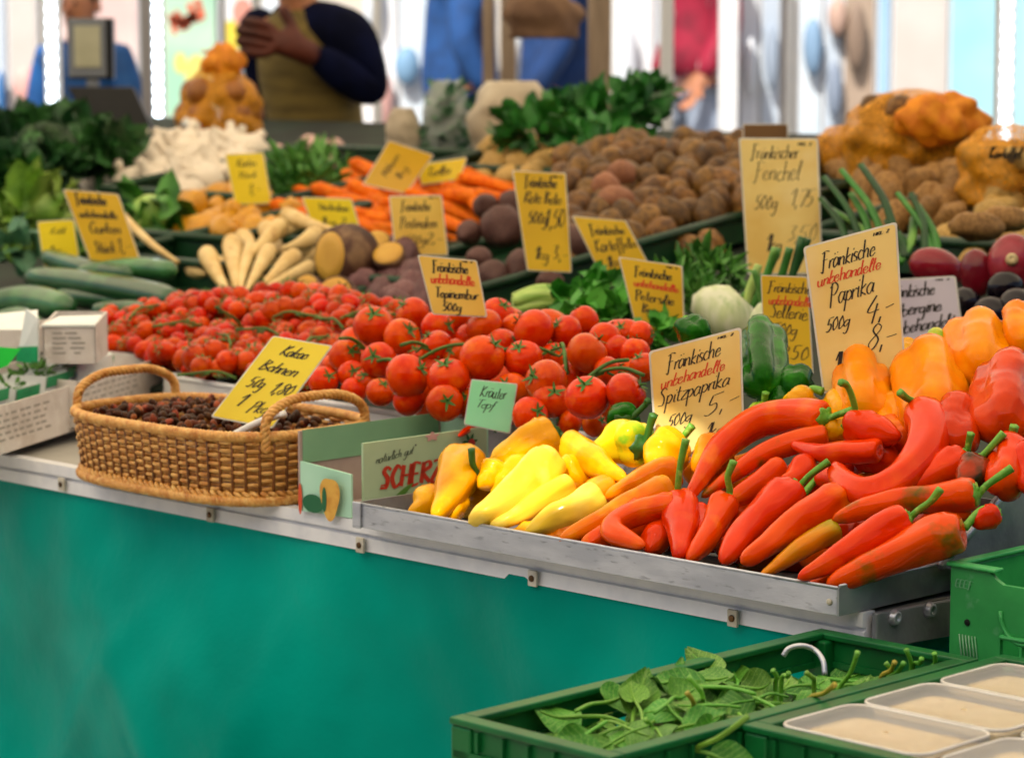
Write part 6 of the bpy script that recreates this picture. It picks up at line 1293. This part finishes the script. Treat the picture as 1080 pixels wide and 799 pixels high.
softbag('paper_sack', 540, 168, .17, .165, sack, 'pale crumpled paper sack behind the yellow potatoes', 5, 'sack')
softbag('paper_sack', 425, 170, .07, .115, sack, 'small pale sack beside the bag of salad', 8, 'sack')
# brown paper bag hanging from the roof
d = 6.6; mb = MB(); c = on_depth(572, 15, d); s_ = F / d
brownp = mat('brown_paper_bag', '#8a684c', '#6a4c36', scale=10, rough=.7)
o = empty('hanging_bag', c, 'crumpled brown paper bag hanging between the posts', 'bag'); rr = []
for k in range(16):
    t = k / 15; r = (38 / s_) * (.15 + .85 * min(1, t * 2.2)); rr.append([c + ZV * ((40 - 66 * t) / s_) + np.array([math.cos(a) * r, math.sin(a) * r * .5, 0]) * (1 + .3 * noise.noise(Vector((math.cos(a) * 2, math.sin(a) * 2, t * 4)))) for a in np.linspace(0, 2 * math.pi, 24, endpoint=False)])
mb.rings(rr); part('bag', mb, brownp, o); mb = MB(); mb.tube([c + ZV * 38 / s_, P(*uw(c), 2.28)], .004, 6); part('string', mb, brownp, o)
# ================================================================== weighing scale with display
blk = mat('black_scale_plastic', '#0c0c10', '#08080a', scale=10, rough=.35); gry = mat('grey_scale_frame', '#7d828c', rough=.4); scr = mat('pale_display', '#cfcdb4', '#b9b79c', scale=6, rough=.25)
d = 6.9; s_ = F / d; X, Y = np.array([1., 0, 0]), np.array([0, 1., 0]); c0 = on_depth(110, 150, d)
o = empty('weighing_scale', c0, 'black weighing scale with pale raised display at the far left', 'scale'); ax = (X, Y, ZV)
def pbox(nm, x0, y0, x1, y1, dep, th, m, par=o):
    a, b = on_depth(x0, y1, dep), on_depth(x1, y0, dep); mb = MB(); mb.box((a + b) / 2, (abs(b[0] - a[0]) / 2, th / 2, abs(b[2] - a[2]) / 2), ax); return bevel(part(nm, mb, m, par), .003)
pbox('display_housing', 73, 20, 120, 84, d, .05, blk); pbox('display_frame', 72, 21, 112, 82, d - .032, .006, gry); pbox('screen', 78, 28, 106, 72, d - .037, .003, scr); pbox('neck', 92, 84, 104, 96, d, .03, gry)
mb = MB(); q = [on_depth(*p, d - .05) for p in ((98, 138), (160, 136), (140, 92), (70, 92))]; mb.slab(q, .05); bevel(part('keyboard_panel', mb, blk, o), .004)
pbox('front_edge', 98, 135, 158, 142, d - .10, .03, gry); pbox('body', 100, 139, 156, 160, d, .10, blk)
# ================================================================== posts of the stall roof, some with lamp strips
postw = mat('white_post', '#f2f4f8', '#e6eaf0', scale=4, rough=.4); posttan = mat('tan_wooden_post', '#a8937e', '#8c7865', scale=5, rough=.7, stretch=(10, 10, 1)); postgrey = mat('grey_metal_post', '#a6a4aa', rough=.4, metal=.2)
led = emis('lit_led', '#e8f6ff', 9.0)
def post(x, wpx, d, m, label, leds=False, top=2.3, name='roof_post', yb=None):
    c = on_depth(x, 60, d); r = wpx / 2 / (F / d); zb = 0.0 if yb is None else on_depth(x, yb, d)[2]; o = empty(name, np.array([c[0], c[1], zb]), label, 'post', 'posts behind the stall')
    mb = MB(); mb.box(np.array([c[0], c[1], (zb + top) / 2]), (r, r, (top - zb) / 2), ax); bevel(part('shaft', mb, m, o), .004)
    if leds:
        st = MB(); z = max(zb, .85) + .03
        while z < 1.75: st.blob(np.array([c[0], c[1] - r - .004, z]), (.013, .006, .013), seg=10, rng=6); z += .034
        part('led_strip', st, led, o)['kind'] = 'stuff'
post(56, 17, 7.3, postw, 'white post with a strip of lit lamps at the far left', True, yb=128)
post(155, 11, 7.6, postgrey, 'grey perforated post right of the scale', False)
post(167, 13, 8.0, postw, 'white post with lit lamps beside the poster', True)
post(515, 12, 7.6, posttan, 'thin tan post left of the hanging bag'); post(536, 16, 7.9, posttan, 'tan post behind the hanging bag')
post(632, 24, 6.9, posttan, 'thick tan wooden post right of the hanging bag')
post(703, 14, 8.2, postw, 'slim white post above the potatoes'); post(768, 20, 9.5, postw, 'broad white post right of the red figure'); post(826, 6, 8.5, postgrey, 'thin grey post above the tall card'); post(836, 12, 8.8, postw, 'white post right of the thin grey one')
post(1060, 20, 7.0, postw, 'white post with lit lamps at the right edge', True); post(1051, 4, 7.0, postgrey, 'dark thin post edge beside the right lamp post')
post(236, 5, 9.0, postgrey, 'thin dark post beside the poster'); post(269, 7, 9.2, postw, 'thin white post behind the vendor'); post(398, 9, 8.8, postw, 'thin white post right of the vendor')
# ================================================================== shop front across the street
YF = 13.0
def fx(x): return (x - 540) / F * (YF * CC) 
def fz(y): return CAM_Z - (y - HORIZON) / F * YF * 1.0
wallm = mat('beige_render', '#e0d8cc', '#d0c6b8', scale=2, rough=.8, rnd=False); framew = mat('white_window_frame', '#e8ecf2', rough=.4)
def flatm(name, c, c2=None, r=.15): return mat(name, c, c2 or c, scale=2.2, rough=r, rnd=False, coat=.2)
glass = {'cyan': flatm('cyan_glass', '#b4ecfa', '#a4e4f8'), 'pale': flatm('pale_glass', '#eaf4fd', '#d8ebf9'), 'white': flatm('white_display', '#fafbfd', '#eef2f8'), 'grey': flatm('grey_glass', '#dae5f2', '#ccdaea'), 'blue': flatm('blue_glass', '#a4cdf0', '#b4d8f4'), 'pink': flatm('pink_display', '#e6c8c4', '#f0dad4'), 'brown': flatm('brown_display', '#b09a88', '#c0ac9a'), 'warm': flatm('warm_grey_panel', '#e2dbd6', '#d6cec8'), 'green': flatm('mint_display', '#bfe6cf', '#a9dcc0')}
shop = empty('shop_front', (0, YF, 0), 'bright blurred shop front with pale blue windows across the street', 'building')
mb = MB(); mb.add([(-9, YF, 0), (9, YF, 0), (9, YF, 7), (-9, YF, 7), (-9, YF + 6, 0), (9, YF + 6, 0), (9, YF + 6, 7), (-9, YF + 6, 7)], [(0, 1, 2, 3), (5, 4, 7, 6), (1, 5, 6, 2), (4, 0, 3, 7), (3, 2, 6, 7)], False); part('wall', mb, wallm, shop)
cols_ = [(-240, -60, 'pale'), (-60, 8, 'grey'), (10, 42, 'warm'), (66, 148, 'pink'), (228, 264, 'white'), (278, 330, 'pale'), (384, 420, 'white'), (422, 470, 'pale'), (472, 508, 'blue'), (545, 622, 'pale'), (646, 690, 'white'), (692, 716, 'pale'), (718, 762, 'pale'), (780, 800, 'white'), (802, 822, 'grey'), (842, 866, 'pale'), (868, 886, 'grey'), (888, 922, 'brown'), (924, 938, 'blue'), (940, 998, 'warm'), (1000, 1050, 'cyan'), (1066, 1130, 'cyan'), (1140, 1300, 'pale')]
for x0, x1, g in cols_:
    a, b = fx(x0), fx(x1); mb = MB(); mb.box(np.array([(a + b) / 2, YF - .02, 1.35]), (abs(b - a) / 2, .012, 1.15), ax); w = part('window', mb, framew, shop)
    mb = MB(); mb.box(np.array([(a + b) / 2, YF - .036, 1.35]), (abs(b - a) / 2 - .008, .003, 1.13), ax); part('pane', mb, glass[g], w)
mb = MB(); mb.box(np.array([0, YF - .6, 3.2]), (9, .6, .06), ax); part('awning', mb, mat('shop_awning', '#d8d2c8', rough=.7), shop)
# goods in the windows: blurred bright and coloured pieces
disp = [('#e6eef6', 395, 0, 18, 60), ('#d8a8a0', 405, 105, 22, 60), ('#7fa8cc', 430, 70, 26, 40), ('#f4f6fa', 560, 60, 26, 120), ('#dfe8f2', 660, 70, 24, 90), ('#88aacc', 855, 50, 20, 60), ('#8c9ab0', 878, 95, 16, 60), ('#8f7a6a', 900, 40, 22, 70), ('#a8b8cc', 812, 60, 14, 70), ('#f0f4fa', 790, 70, 12, 60), ('#c8a898', 880, 20, 20, 40), ('#e8b0a8', 30, 90, 26, 40), ('#3a78b8', 5, 100, 10, 50)]
for i, (c, x, y, w, h) in enumerate(disp):
    a = fx(x); z = fz(y); mb = MB(); mb.blob(np.array([a, YF - .10, z]), (w / 2 / 217, .04, h / 2 / 217), seg=12, rng=8); part('window_display', mb, mat(f'display_{c[1:]}', c, rough=.6), shop)
# poster with coloured print
pm_ = mat('mint_poster', '#c4e6cc', '#a6d8bc', scale=3, rough=.4, rnd=False)
o = empty('poster', (fx(203), YF - .08, fz(50)), 'pale green poster with red slanting print and yellow blotches left of the vendor', 'poster'); mb = MB(); mb.box(np.array([fx(203), YF - .07, fz(50)]), (26 / 217, .004, 72 / 217), ax); part('sheet', mb, pm_, o)
mb = MB(); ink(mb, [('Markt', -.07, .0, .05, .17, 0)], (np.array([fx(200), YF - .076, fz(30)]), np.array([.86, 0, .5]), np.array([-.5, 0, .86]), np.array([0, -1., 0])), 0, .022); part('red_print', mb, mat('poster_red', '#e06a4a', rough=.5), o)
mb = MB(); disc(mb, (np.array([fx(203), YF - .0765, fz(80)]), X, ZV, -Y), .03, 0, .06, .10, 0, 20); disc(mb, (np.array([fx(203), YF - .0765, fz(80)]), X, ZV, -Y), -.05, .06, .03, .05, 0, 20); part('yellow_print', mb, mat('poster_yellow', '#e6e07a', rough=.5), o)
o = empty('poster', (fx(254), YF - .08, fz(30)), 'small colourful poster with yellow and pink patches behind the vendor', 'poster'); mb = MB(); mb.box(np.array([fx(252), YF - .07, fz(25)]), (16 / 217, .004, 50 / 217), ax); part('sheet', mb, glass['white'], o)
for k, (cx, cy, rx, ry, c) in enumerate(((246, 40, .05, .08, '#e8d24a'), (258, 15, .05, .07, '#e09a8a'), (252, 65, .05, .05, '#7ab6dc'))): mb = MB(); disc(mb, (np.array([fx(cx), YF - .0765 - .0002 * k, fz(cy)]), X, ZV, -Y), 0, 0, rx, ry, 0, 16); part('print_patch', mb, mat(f'patch_{k}', c, rough=.5), o)
# ================================================================== people
def skin_obj(name, verts, edges, m, parent=None, loc=(0, 0, 0), sub=2, root=0):
    me = bpy.data.meshes.new(name); me.from_pydata([tuple(map(float, np.asarray(v[0]) - np.asarray(loc))) for v in verts], edges, []); me.materials.append(m)
    o = bpy.data.objects.new(name, me); col.objects.link(o); o.location = (0, 0, 0) if parent is not None else tuple(map(float, loc))
    if parent is not None: o.parent = parent
    sk = o.modifiers.new('skin', 'SKIN'); sk.use_smooth_shade = True; sk.branch_smoothing = .4
    for i, v in enumerate(verts): r = v[1]; o.data.skin_vertices[0].data[i].radius = r if isinstance(r, tuple) else (r, r)
    o.data.skin_vertices[0].data[root].use_root = True
    sb = o.modifiers.new('sub', 'SUBSURF'); sb.levels = sb.render_levels = sub
    return o
skinm = mat('skin', '#c98a66', '#b87858', scale=10, rough=.5, sss=.1); eyem = mat('dark_eye', '#1a120e', rough=.2)
def fingers(V, E_, wrist, hand_dir, side, s=1.0, curl=.5):
    """palm and five separate finger chains"""
    d = hand_dir / np.linalg.norm(hand_dir); sd = side - d * (side @ d); sd /= np.linalg.norm(sd); nn = np.cross(d, sd)
    iw = len(V) - 1; V.append((wrist + d * .045 * s, (.034 * s, .018 * s))); ip = len(V) - 1; E_.append((iw, ip))
    for k, (off, L) in enumerate(((-.030, .062), (-.010, .075), (.011, .070), (.030, .055))):
        a = wrist + d * .088 * s + sd * off * s; p = ip
        for j in range(3):
            q = a + d * (L * s * j / 2 * (1 - .25 * curl * j)) - nn * (curl * L * s * .22 * j * j); V.append((q, .0088 * s)); E_.append((p, len(V) - 1)); p = len(V) - 1
    a = wrist + d * .035 * s - sd * .036 * s; p = ip
    for j in range(3): q = a + (d * .6 - sd * .8) * (.026 * s * j) - nn * .004 * j; V.append((q, .0105 * s)); E_.append((p, len(V) - 1)); p = len(V) - 1
def person(base, H, facing, jacket, legs, label, hairc='#3a2a20', arms=None, coat=0.0, handm=None, vest=None, bend=0.0, group=None, scarf=None, spread=1.0):
    f = np.array([math.cos(facing), math.sin(facing), 0]); r = np.array([f[1], -f[0], 0]); s = H / 1.72; base = np.asarray(base, float)
    def pt(x, y, z): return base + r * (x * s) + f * ((y + bend * max(0, z - .95)) * s) + ZV * (z * s)
    V = [(pt(0, 0, .95), (.12 * s, .08 * s)), (pt(0, 0, 1.12), (.10 * s, .07 * s)), (pt(0, .01, 1.30), (.115 * s, .08 * s)), (pt(0, 0, 1.42), (.08 * s, .06 * s)), (pt(0, .01, 1.49), .055 * s), (pt(0, .03, 1.56), (.072 * s, .085 * s)), (pt(0, .03, 1.64), (.078 * s, .098 * s)), (pt(0, .02, 1.71), (.05 * s, .06 * s))]
    E = [(i, i + 1) for i in range(7)]
    AR = []
    for sg in (-1, 1):
        A = (arms or {}).get(sg)
        sh = pt(.17 * sg, 0, 1.40); el = pt(.24 * sg, -.02, 1.12); wr = pt(.23 * sg, .10, .90)
        if A: el, wr = np.asarray(A[0], float), np.asarray(A[1], float)
        hd = np.asarray(A[2], float) if A and len(A) > 2 else wr - el
        V.append((sh, .036 * s)); i0 = len(V) - 1; E.append((3, i0)); V.append((el, .043 * s)); E.append((i0, i0 + 1)); V.append((wr, .022 * s)); E.append((i0 + 1, i0 + 2)); AR.append((sh, el, wr)); 
        fingers(V, E, wr, hd, (ZV * -1 + X * .1) if A and len(A) > 2 else -r * sg + f * .2, s * .9)
        k = len(V)
        V.append((pt(.09 * sg, 0, .85), .085 * s)); E.append((0, k)); V.append((pt(.10 * sg * spread, .02, .48), .058 * s)); E.append((k, k + 1)); V.append((pt(.11 * sg * spread, -.01, .09), .042 * s)); E.append((k + 1, k + 2)); V.append((pt(.115 * sg * spread, .12, .035), (.042 * s, .03 * s))); E.append((k + 2, k + 3))
    o = skin_obj('person', V, E, skinm, None, base); tag(o, label, 'person', group)
    # clothes
    JV = [(pt(0, 0, .90 - coat), (.185 * s, .145 * s)), (pt(0, 0, 1.03), (.18 * s, .14 * s)), (pt(0, 0, 1.16), (.165 * s, .13 * s)), (pt(0, .01, 1.30), (.195 * s, .14 * s)), (pt(0, 0, 1.43), (.14 * s, .11 * s)), (pt(0, .005, 1.485), (.075 * s, .075 * s))]; JE = [(i, i + 1) for i in range(5)]
    AV = []; AE = []
    for sh, el, wr in AR:
        if vest: t, te = AV, AE; k = len(AV); t.append((pt(.12 * sg, 0, 1.415), .09 * s)); t.append((sh, .092 * s)); te.append((k, k + 1)); k += 1
        else: t, te = JV, JE; k = len(JV); t.append((sh, .082 * s)); te.append((4, k))
        t.append((sh * .5 + el * .5, .078 * s)); te.append((k, k + 1)); t.append((el, .068 * s)); te.append((k + 1, k + 2)); t.append((el * .45 + wr * .55, .058 * s)); te.append((k + 2, k + 3)); t.append((el * .08 + wr * .92, .046 * s)); te.append((k + 3, k + 4))
    skin_obj('vest' if vest else 'jacket', JV, JE, vest or jacket, o, base)
    if vest:
        h = len(AV) // 2
        for q in (0, 1): skin_obj('sleeve', AV[q * h:(q + 1) * h], [(i, i + 1) for i in range(h - 1)], jacket, o, base)
    LV = [(pt(0, 0, .94), (.165 * s, .125 * s))]; LE = []
    for sg in (-1, 1):
        k = len(LV); LV += [(pt(.09 * sg, 0, .84), .10 * s), (pt(.10 * sg * spread, .015, .48), .075 * s), (pt(.11 * sg * spread, -.01, .10), .062 * s)]; LE += [(0, k), (k, k + 1), (k + 1, k + 2)]
    skin_obj('trousers', LV, LE, legs, o, base)
    for sg in (-1, 1): skin_obj('shoe', [(pt(.11 * sg * spread, -.05, .04), (.045 * s, .04 * s)), (pt(.115 * sg * spread, .06, .04), (.05 * s, .038 * s)), (pt(.115 * sg * spread, .15, .032), (.042 * s, .028 * s))], [(0, 1), (1, 2)], mat('dark_shoe', '#1c1a1a', rough=.5), o, base)
    if scarf: mb = MB(); mb.blob(pt(0, .01, 1.40), (.25 * s, .17 * s, .13 * s), rot=np.array([r, f, ZV]).T, seg=18, rng=10); part('scarf', mb, scarf, o)
    hm = mat('hair', hairc, rough=.6); mb = MB(); hc = pt(0, .005, 1.655)
    Mx = np.array([r, f, ZV]).T
    mb.blob(hc, (.098 * s, .108 * s, .098 * s), rot=Mx, seg=18, rng=14, fn=lambda d: (1 if d[2] > -.15 + .75 * max(0, d[1]) else .80) + .04 * noise.noise(Vector((d[0] * 6, d[1] * 6, d[2] * 6)))); part('hair', mb, hm, o)
    for sg in (-1, 1):
        mb = MB(); mb.blob(pt(.032 * sg, .122, 1.62), .010 * s, seg=8, rng=6); part('eye', mb, eyem, o)
        mb = MB(); mb.blob(pt(.087 * sg, .02, 1.605), (.012 * s, .02 * s, .03 * s), rot=Mx, seg=8, rng=6); part('ear', mb, skinm, o)
    mb = MB(); mb.blob(pt(0, .130, 1.59), (.014 * s, .02 * s, .026 * s), rot=Mx, seg=8, rng=6); part('nose', mb, skinm, o)
    mb = MB(); mb.blob(pt(0, .118, 1.545), (.026 * s, .010 * s, .008 * s), rot=Mx, seg=10, rng=6); part('mouth', mb, mat('lips', '#9a4a40', rough=.4), o)
    return o
navy = mat('navy_sleeve', '#0a1030', '#060a20', scale=12, rough=.9, spec=.1, bump=.4, bscale=9, bdist=.03); olive = mat('olive_vest', '#7e6a30', '#5e4e20', scale=8, rough=.75, stretch=(1, 1, 4)); denim = mat('blue_denim', '#1d4f8e', '#163f74', scale=14, rough=.8)
bluej = mat('blue_jacket', '#1f5fa6', '#174c8a', scale=6, rough=.6); darkblue = mat('dark_blue_coat', '#183f78', '#12315e', scale=8, rough=.7); redj = mat('crimson_jacket', '#a3183a', '#7c102c', scale=10, rough=.7, c3='#d8b8b8', scale3=14, lo3=.62, hi3=.68); palet = mat('pale_trousers', '#a8b4c8', '#8c9ab4', scale=8, rough=.7); purp = mat('plum_top', '#5a3054', rough=.7); darkt = mat('dark_trousers', '#1c2028', rough=.8); glove = mat('brown_glove', '#5e2410', '#42160a', scale=14, rough=.6)
vd = 7.15; vb = on_depth(338, 100, vd); vb[2] = 0
wr_, el_ = on_depth(322, 52, vd - .26), on_depth(396, 102, vd - .16)
vp = person(vb, 1.50, math.radians(238), navy, darkt, 'person in olive vest with navy sleeves reaching left over the stall, head out of frame', arms={1: (on_depth(292, 120, vd + .05), on_depth(286, 180, vd - .10)), -1: (el_, wr_, on_depth(286, 44, vd - .30) - wr_)}, vest=olive, bend=.18)
# brown glove on the reaching hand
GV = [(wr_ * .8 + el_ * .2, .040)]; GE = []; fingers(GV, GE, wr_, on_depth(286, 44, vd - .30) - wr_, ZV * -1 + X * .1, 1.25, .45)
GV = [(p, (tuple(a + .004 for a in q) if isinstance(q, tuple) else q + .004)) for p, q in GV]; skin_obj('glove', GV, GE, glove, vp, vb)
def ped(x, d, H, fac, j, l, label, **k): b = on_depth(x, 60, d); b[2] = 0; return person(b, H, fac, j, l, label, **k)
ped(88, 9.6, 1.42, math.radians(250), bluej, darkt, 'person in blue jacket standing behind the weighing scale')
ped(485, 12.3, 1.86, math.radians(8), denim, denim, 'person in blue denim coat with plum scarf behind the thin tan post', coat=.1, scarf=purp)
ped(592, 11.4, 1.86, math.radians(175), darkblue, denim, 'person in long blue coat behind the hanging bag', coat=.25)
ped(738, 12.45, 1.96, math.radians(200), redj, palet, 'person in patterned crimson jacket and pale trousers by the shop window', coat=.0, spread=1.3)
# ================================================================== roof of the stall (unseen, shades the goods; gap and brighter front shaped for the light)
SUN = np.array([-.28, -.58, .77]); SUN /= np.linalg.norm(SUN)
RZ = 2.28
def to_roof(p): t = (RZ - p[2]) / SUN[2]; return uw(p + SUN * t)
patch = [to_roof(HP.hit(x, y, .02)) for x, y in PATCH]  # gap added in the roof so sun reaches only the yellow peppers
outer = [(-6.2, -1.9), (1.3, -1.9), (1.3, 4.2), (-6.2, 4.2)]
polys = [[Vector((a, b, 0)) for a, b in outer], [Vector((a, b, 0)) for a, b in patch]]
allp = outer + patch; tris = tessellate_polygon(polys)
nt = NT('light_shaping_canvas'); tl = nt.new('ShaderNodeBsdfTranslucent'); tl.inputs[0].default_value = rgba('#ffefcf'); df = nt.new('ShaderNodeBsdfDiffuse'); df.inputs[0].default_value = rgba('#efe6d6'); mx = nt.new('ShaderNodeMixShader'); 
gm_ = nt.new('ShaderNodeNewGeometry'); sx_ = nt.new('ShaderNodeVectorMath', operation='DOT_PRODUCT'); nt.link(gm_.outputs['Position'], sx_.inputs[0]); sx_.inputs[1].default_value = tuple(W)
gt_ = nt.new('ShaderNodeMath', operation='LESS_THAN'); gt_.inputs[1].default_value = float(ORIG @ W) + ROOF_W; nt.link(sx_.outputs['Value'], gt_.inputs[0]); mr_ = nt.new('ShaderNodeMapRange'); mr_.inputs[3].default_value = ROOF_D; mr_.inputs[4].default_value = ROOF_T; nt.link(gt_.outputs[0], mr_.inputs[0]); nt.link(mr_.outputs[0], mx.inputs[0])  # front canvas passes more light than the rear, to shape the lighting
nt.link(df.outputs[0], mx.inputs[1]); nt.link(tl.outputs[0], mx.inputs[2]); nt.link(mx.outputs[0], nt.out.inputs[0])
roof = empty('unseen_canvas_roof', P(-2, 1, RZ), 'unseen cream canvas roof over the market stall, its gap and dimmer rear half added for light', 'roof')
mb = MB(); mb.add([P(a, b, RZ) for a, b in allp], [tuple(t) for t in tris], False); part('canvas', mb, nt.m, roof)
# houses on the camera's side of the street
hw = mat('brick_house_wall', '#8a7262', '#76604f', scale=3, rough=.9, rnd=False); hg = mat('dark_window_glass', '#1c242c', rough=.1)
house = empty('town_house', (0, -7.5, 0), 'plain brown town house on the near side of the street', 'building')
mb = MB(); mb.box((0, -10.5, 3.2), (16, 3, 3.2), ax); part('wall', mb, hw, house)
mb = MB(); mb.add([(-16.3, -7.2, 6.4), (16.3, -7.2, 6.4), (16.3, -10.5, 8.0), (-16.3, -10.5, 8.0), (-16.3, -13.8, 6.4), (16.3, -13.8, 6.4)], [(0, 1, 2, 3), (3, 2, 5, 4), (0, 3, 4), (1, 5, 2), (0, 4, 5, 1)], False); part('roof', mb, mat('slate_roof', '#3a3a40', rough=.8), house)
for i in range(9):
    for j in range(2):
        mb = MB(); mb.box((-14 + 3.5 * i, -7.48, 1.7 + 2.7 * j), (.6, .03, .8), ax); wd = part('window', mb, framew, house); mb = MB(); mb.box((-14 + 3.5 * i, -7.44, 1.7 + 2.7 * j), (.52, .012, .72), ax); part('pane', mb, hg, wd)
# ================================================================== light, sky, camera
w = bpy.data.worlds.new('World'); scene.world = w; w.use_nodes = True; n = w.node_tree.nodes; sky = n.new('ShaderNodeTexSky'); sky.sky_type = 'NISHITA'; sky.sun_disc = False
sky.sun_elevation = math.asin(SUN[2]); sky.sun_rotation = math.atan2(SUN[0], SUN[1]); sky.air_density = 1.0; sky.dust_density = 4.0; sky.ozone_density = 1.0
w.node_tree.links.new(sky.outputs[0], n['Background'].inputs[0]); n['Background'].inputs[1].default_value = SKY_S
L = bpy.data.lights.new('sun', 'SUN'); L.energy = SUN_S; L.angle = math.radians(.5); L.color = (1.0, .95, .86); lo = bpy.data.objects.new('sun', L); col.objects.link(lo)
lo.rotation_euler = Vector(SUN).to_track_quat('Z', 'Y').to_euler(); lo.location = (0, 0, 8)
cam = bpy.data.cameras.new('camera'); co_ = bpy.data.objects.new('camera', cam); col.objects.link(co_); scene.camera = co_
cam.sensor_width = 36; cam.lens = F / 1080 * 36; co_.location = (0, 0, CAM_Z); co_.rotation_euler = (math.pi / 2 - PITCH, 0, 0); cam.clip_start = .05; cam.clip_end = 300
cam.shift_y = -(400 - 399.5) / 1080
cam.dof.use_dof = True; cam.dof.focus_distance = 2.62; cam.dof.aperture_fstop = (cam.lens / 1000) / APER
scene.view_settings.view_transform = 'Standard'; scene.view_settings.look = 'None'; scene.view_settings.exposure = 0; scene.view_settings.gamma = 1
scene.cycles.use_denoising = True
scene.cycles.max_bounces = 8; scene.cycles.diffuse_bounces = 2; scene.cycles.transparent_max_bounces = 12; scene.cycles.sample_clamp_indirect = 6; scene.cycles.caustics_reflective = False; scene.cycles.caustics_refractive = False
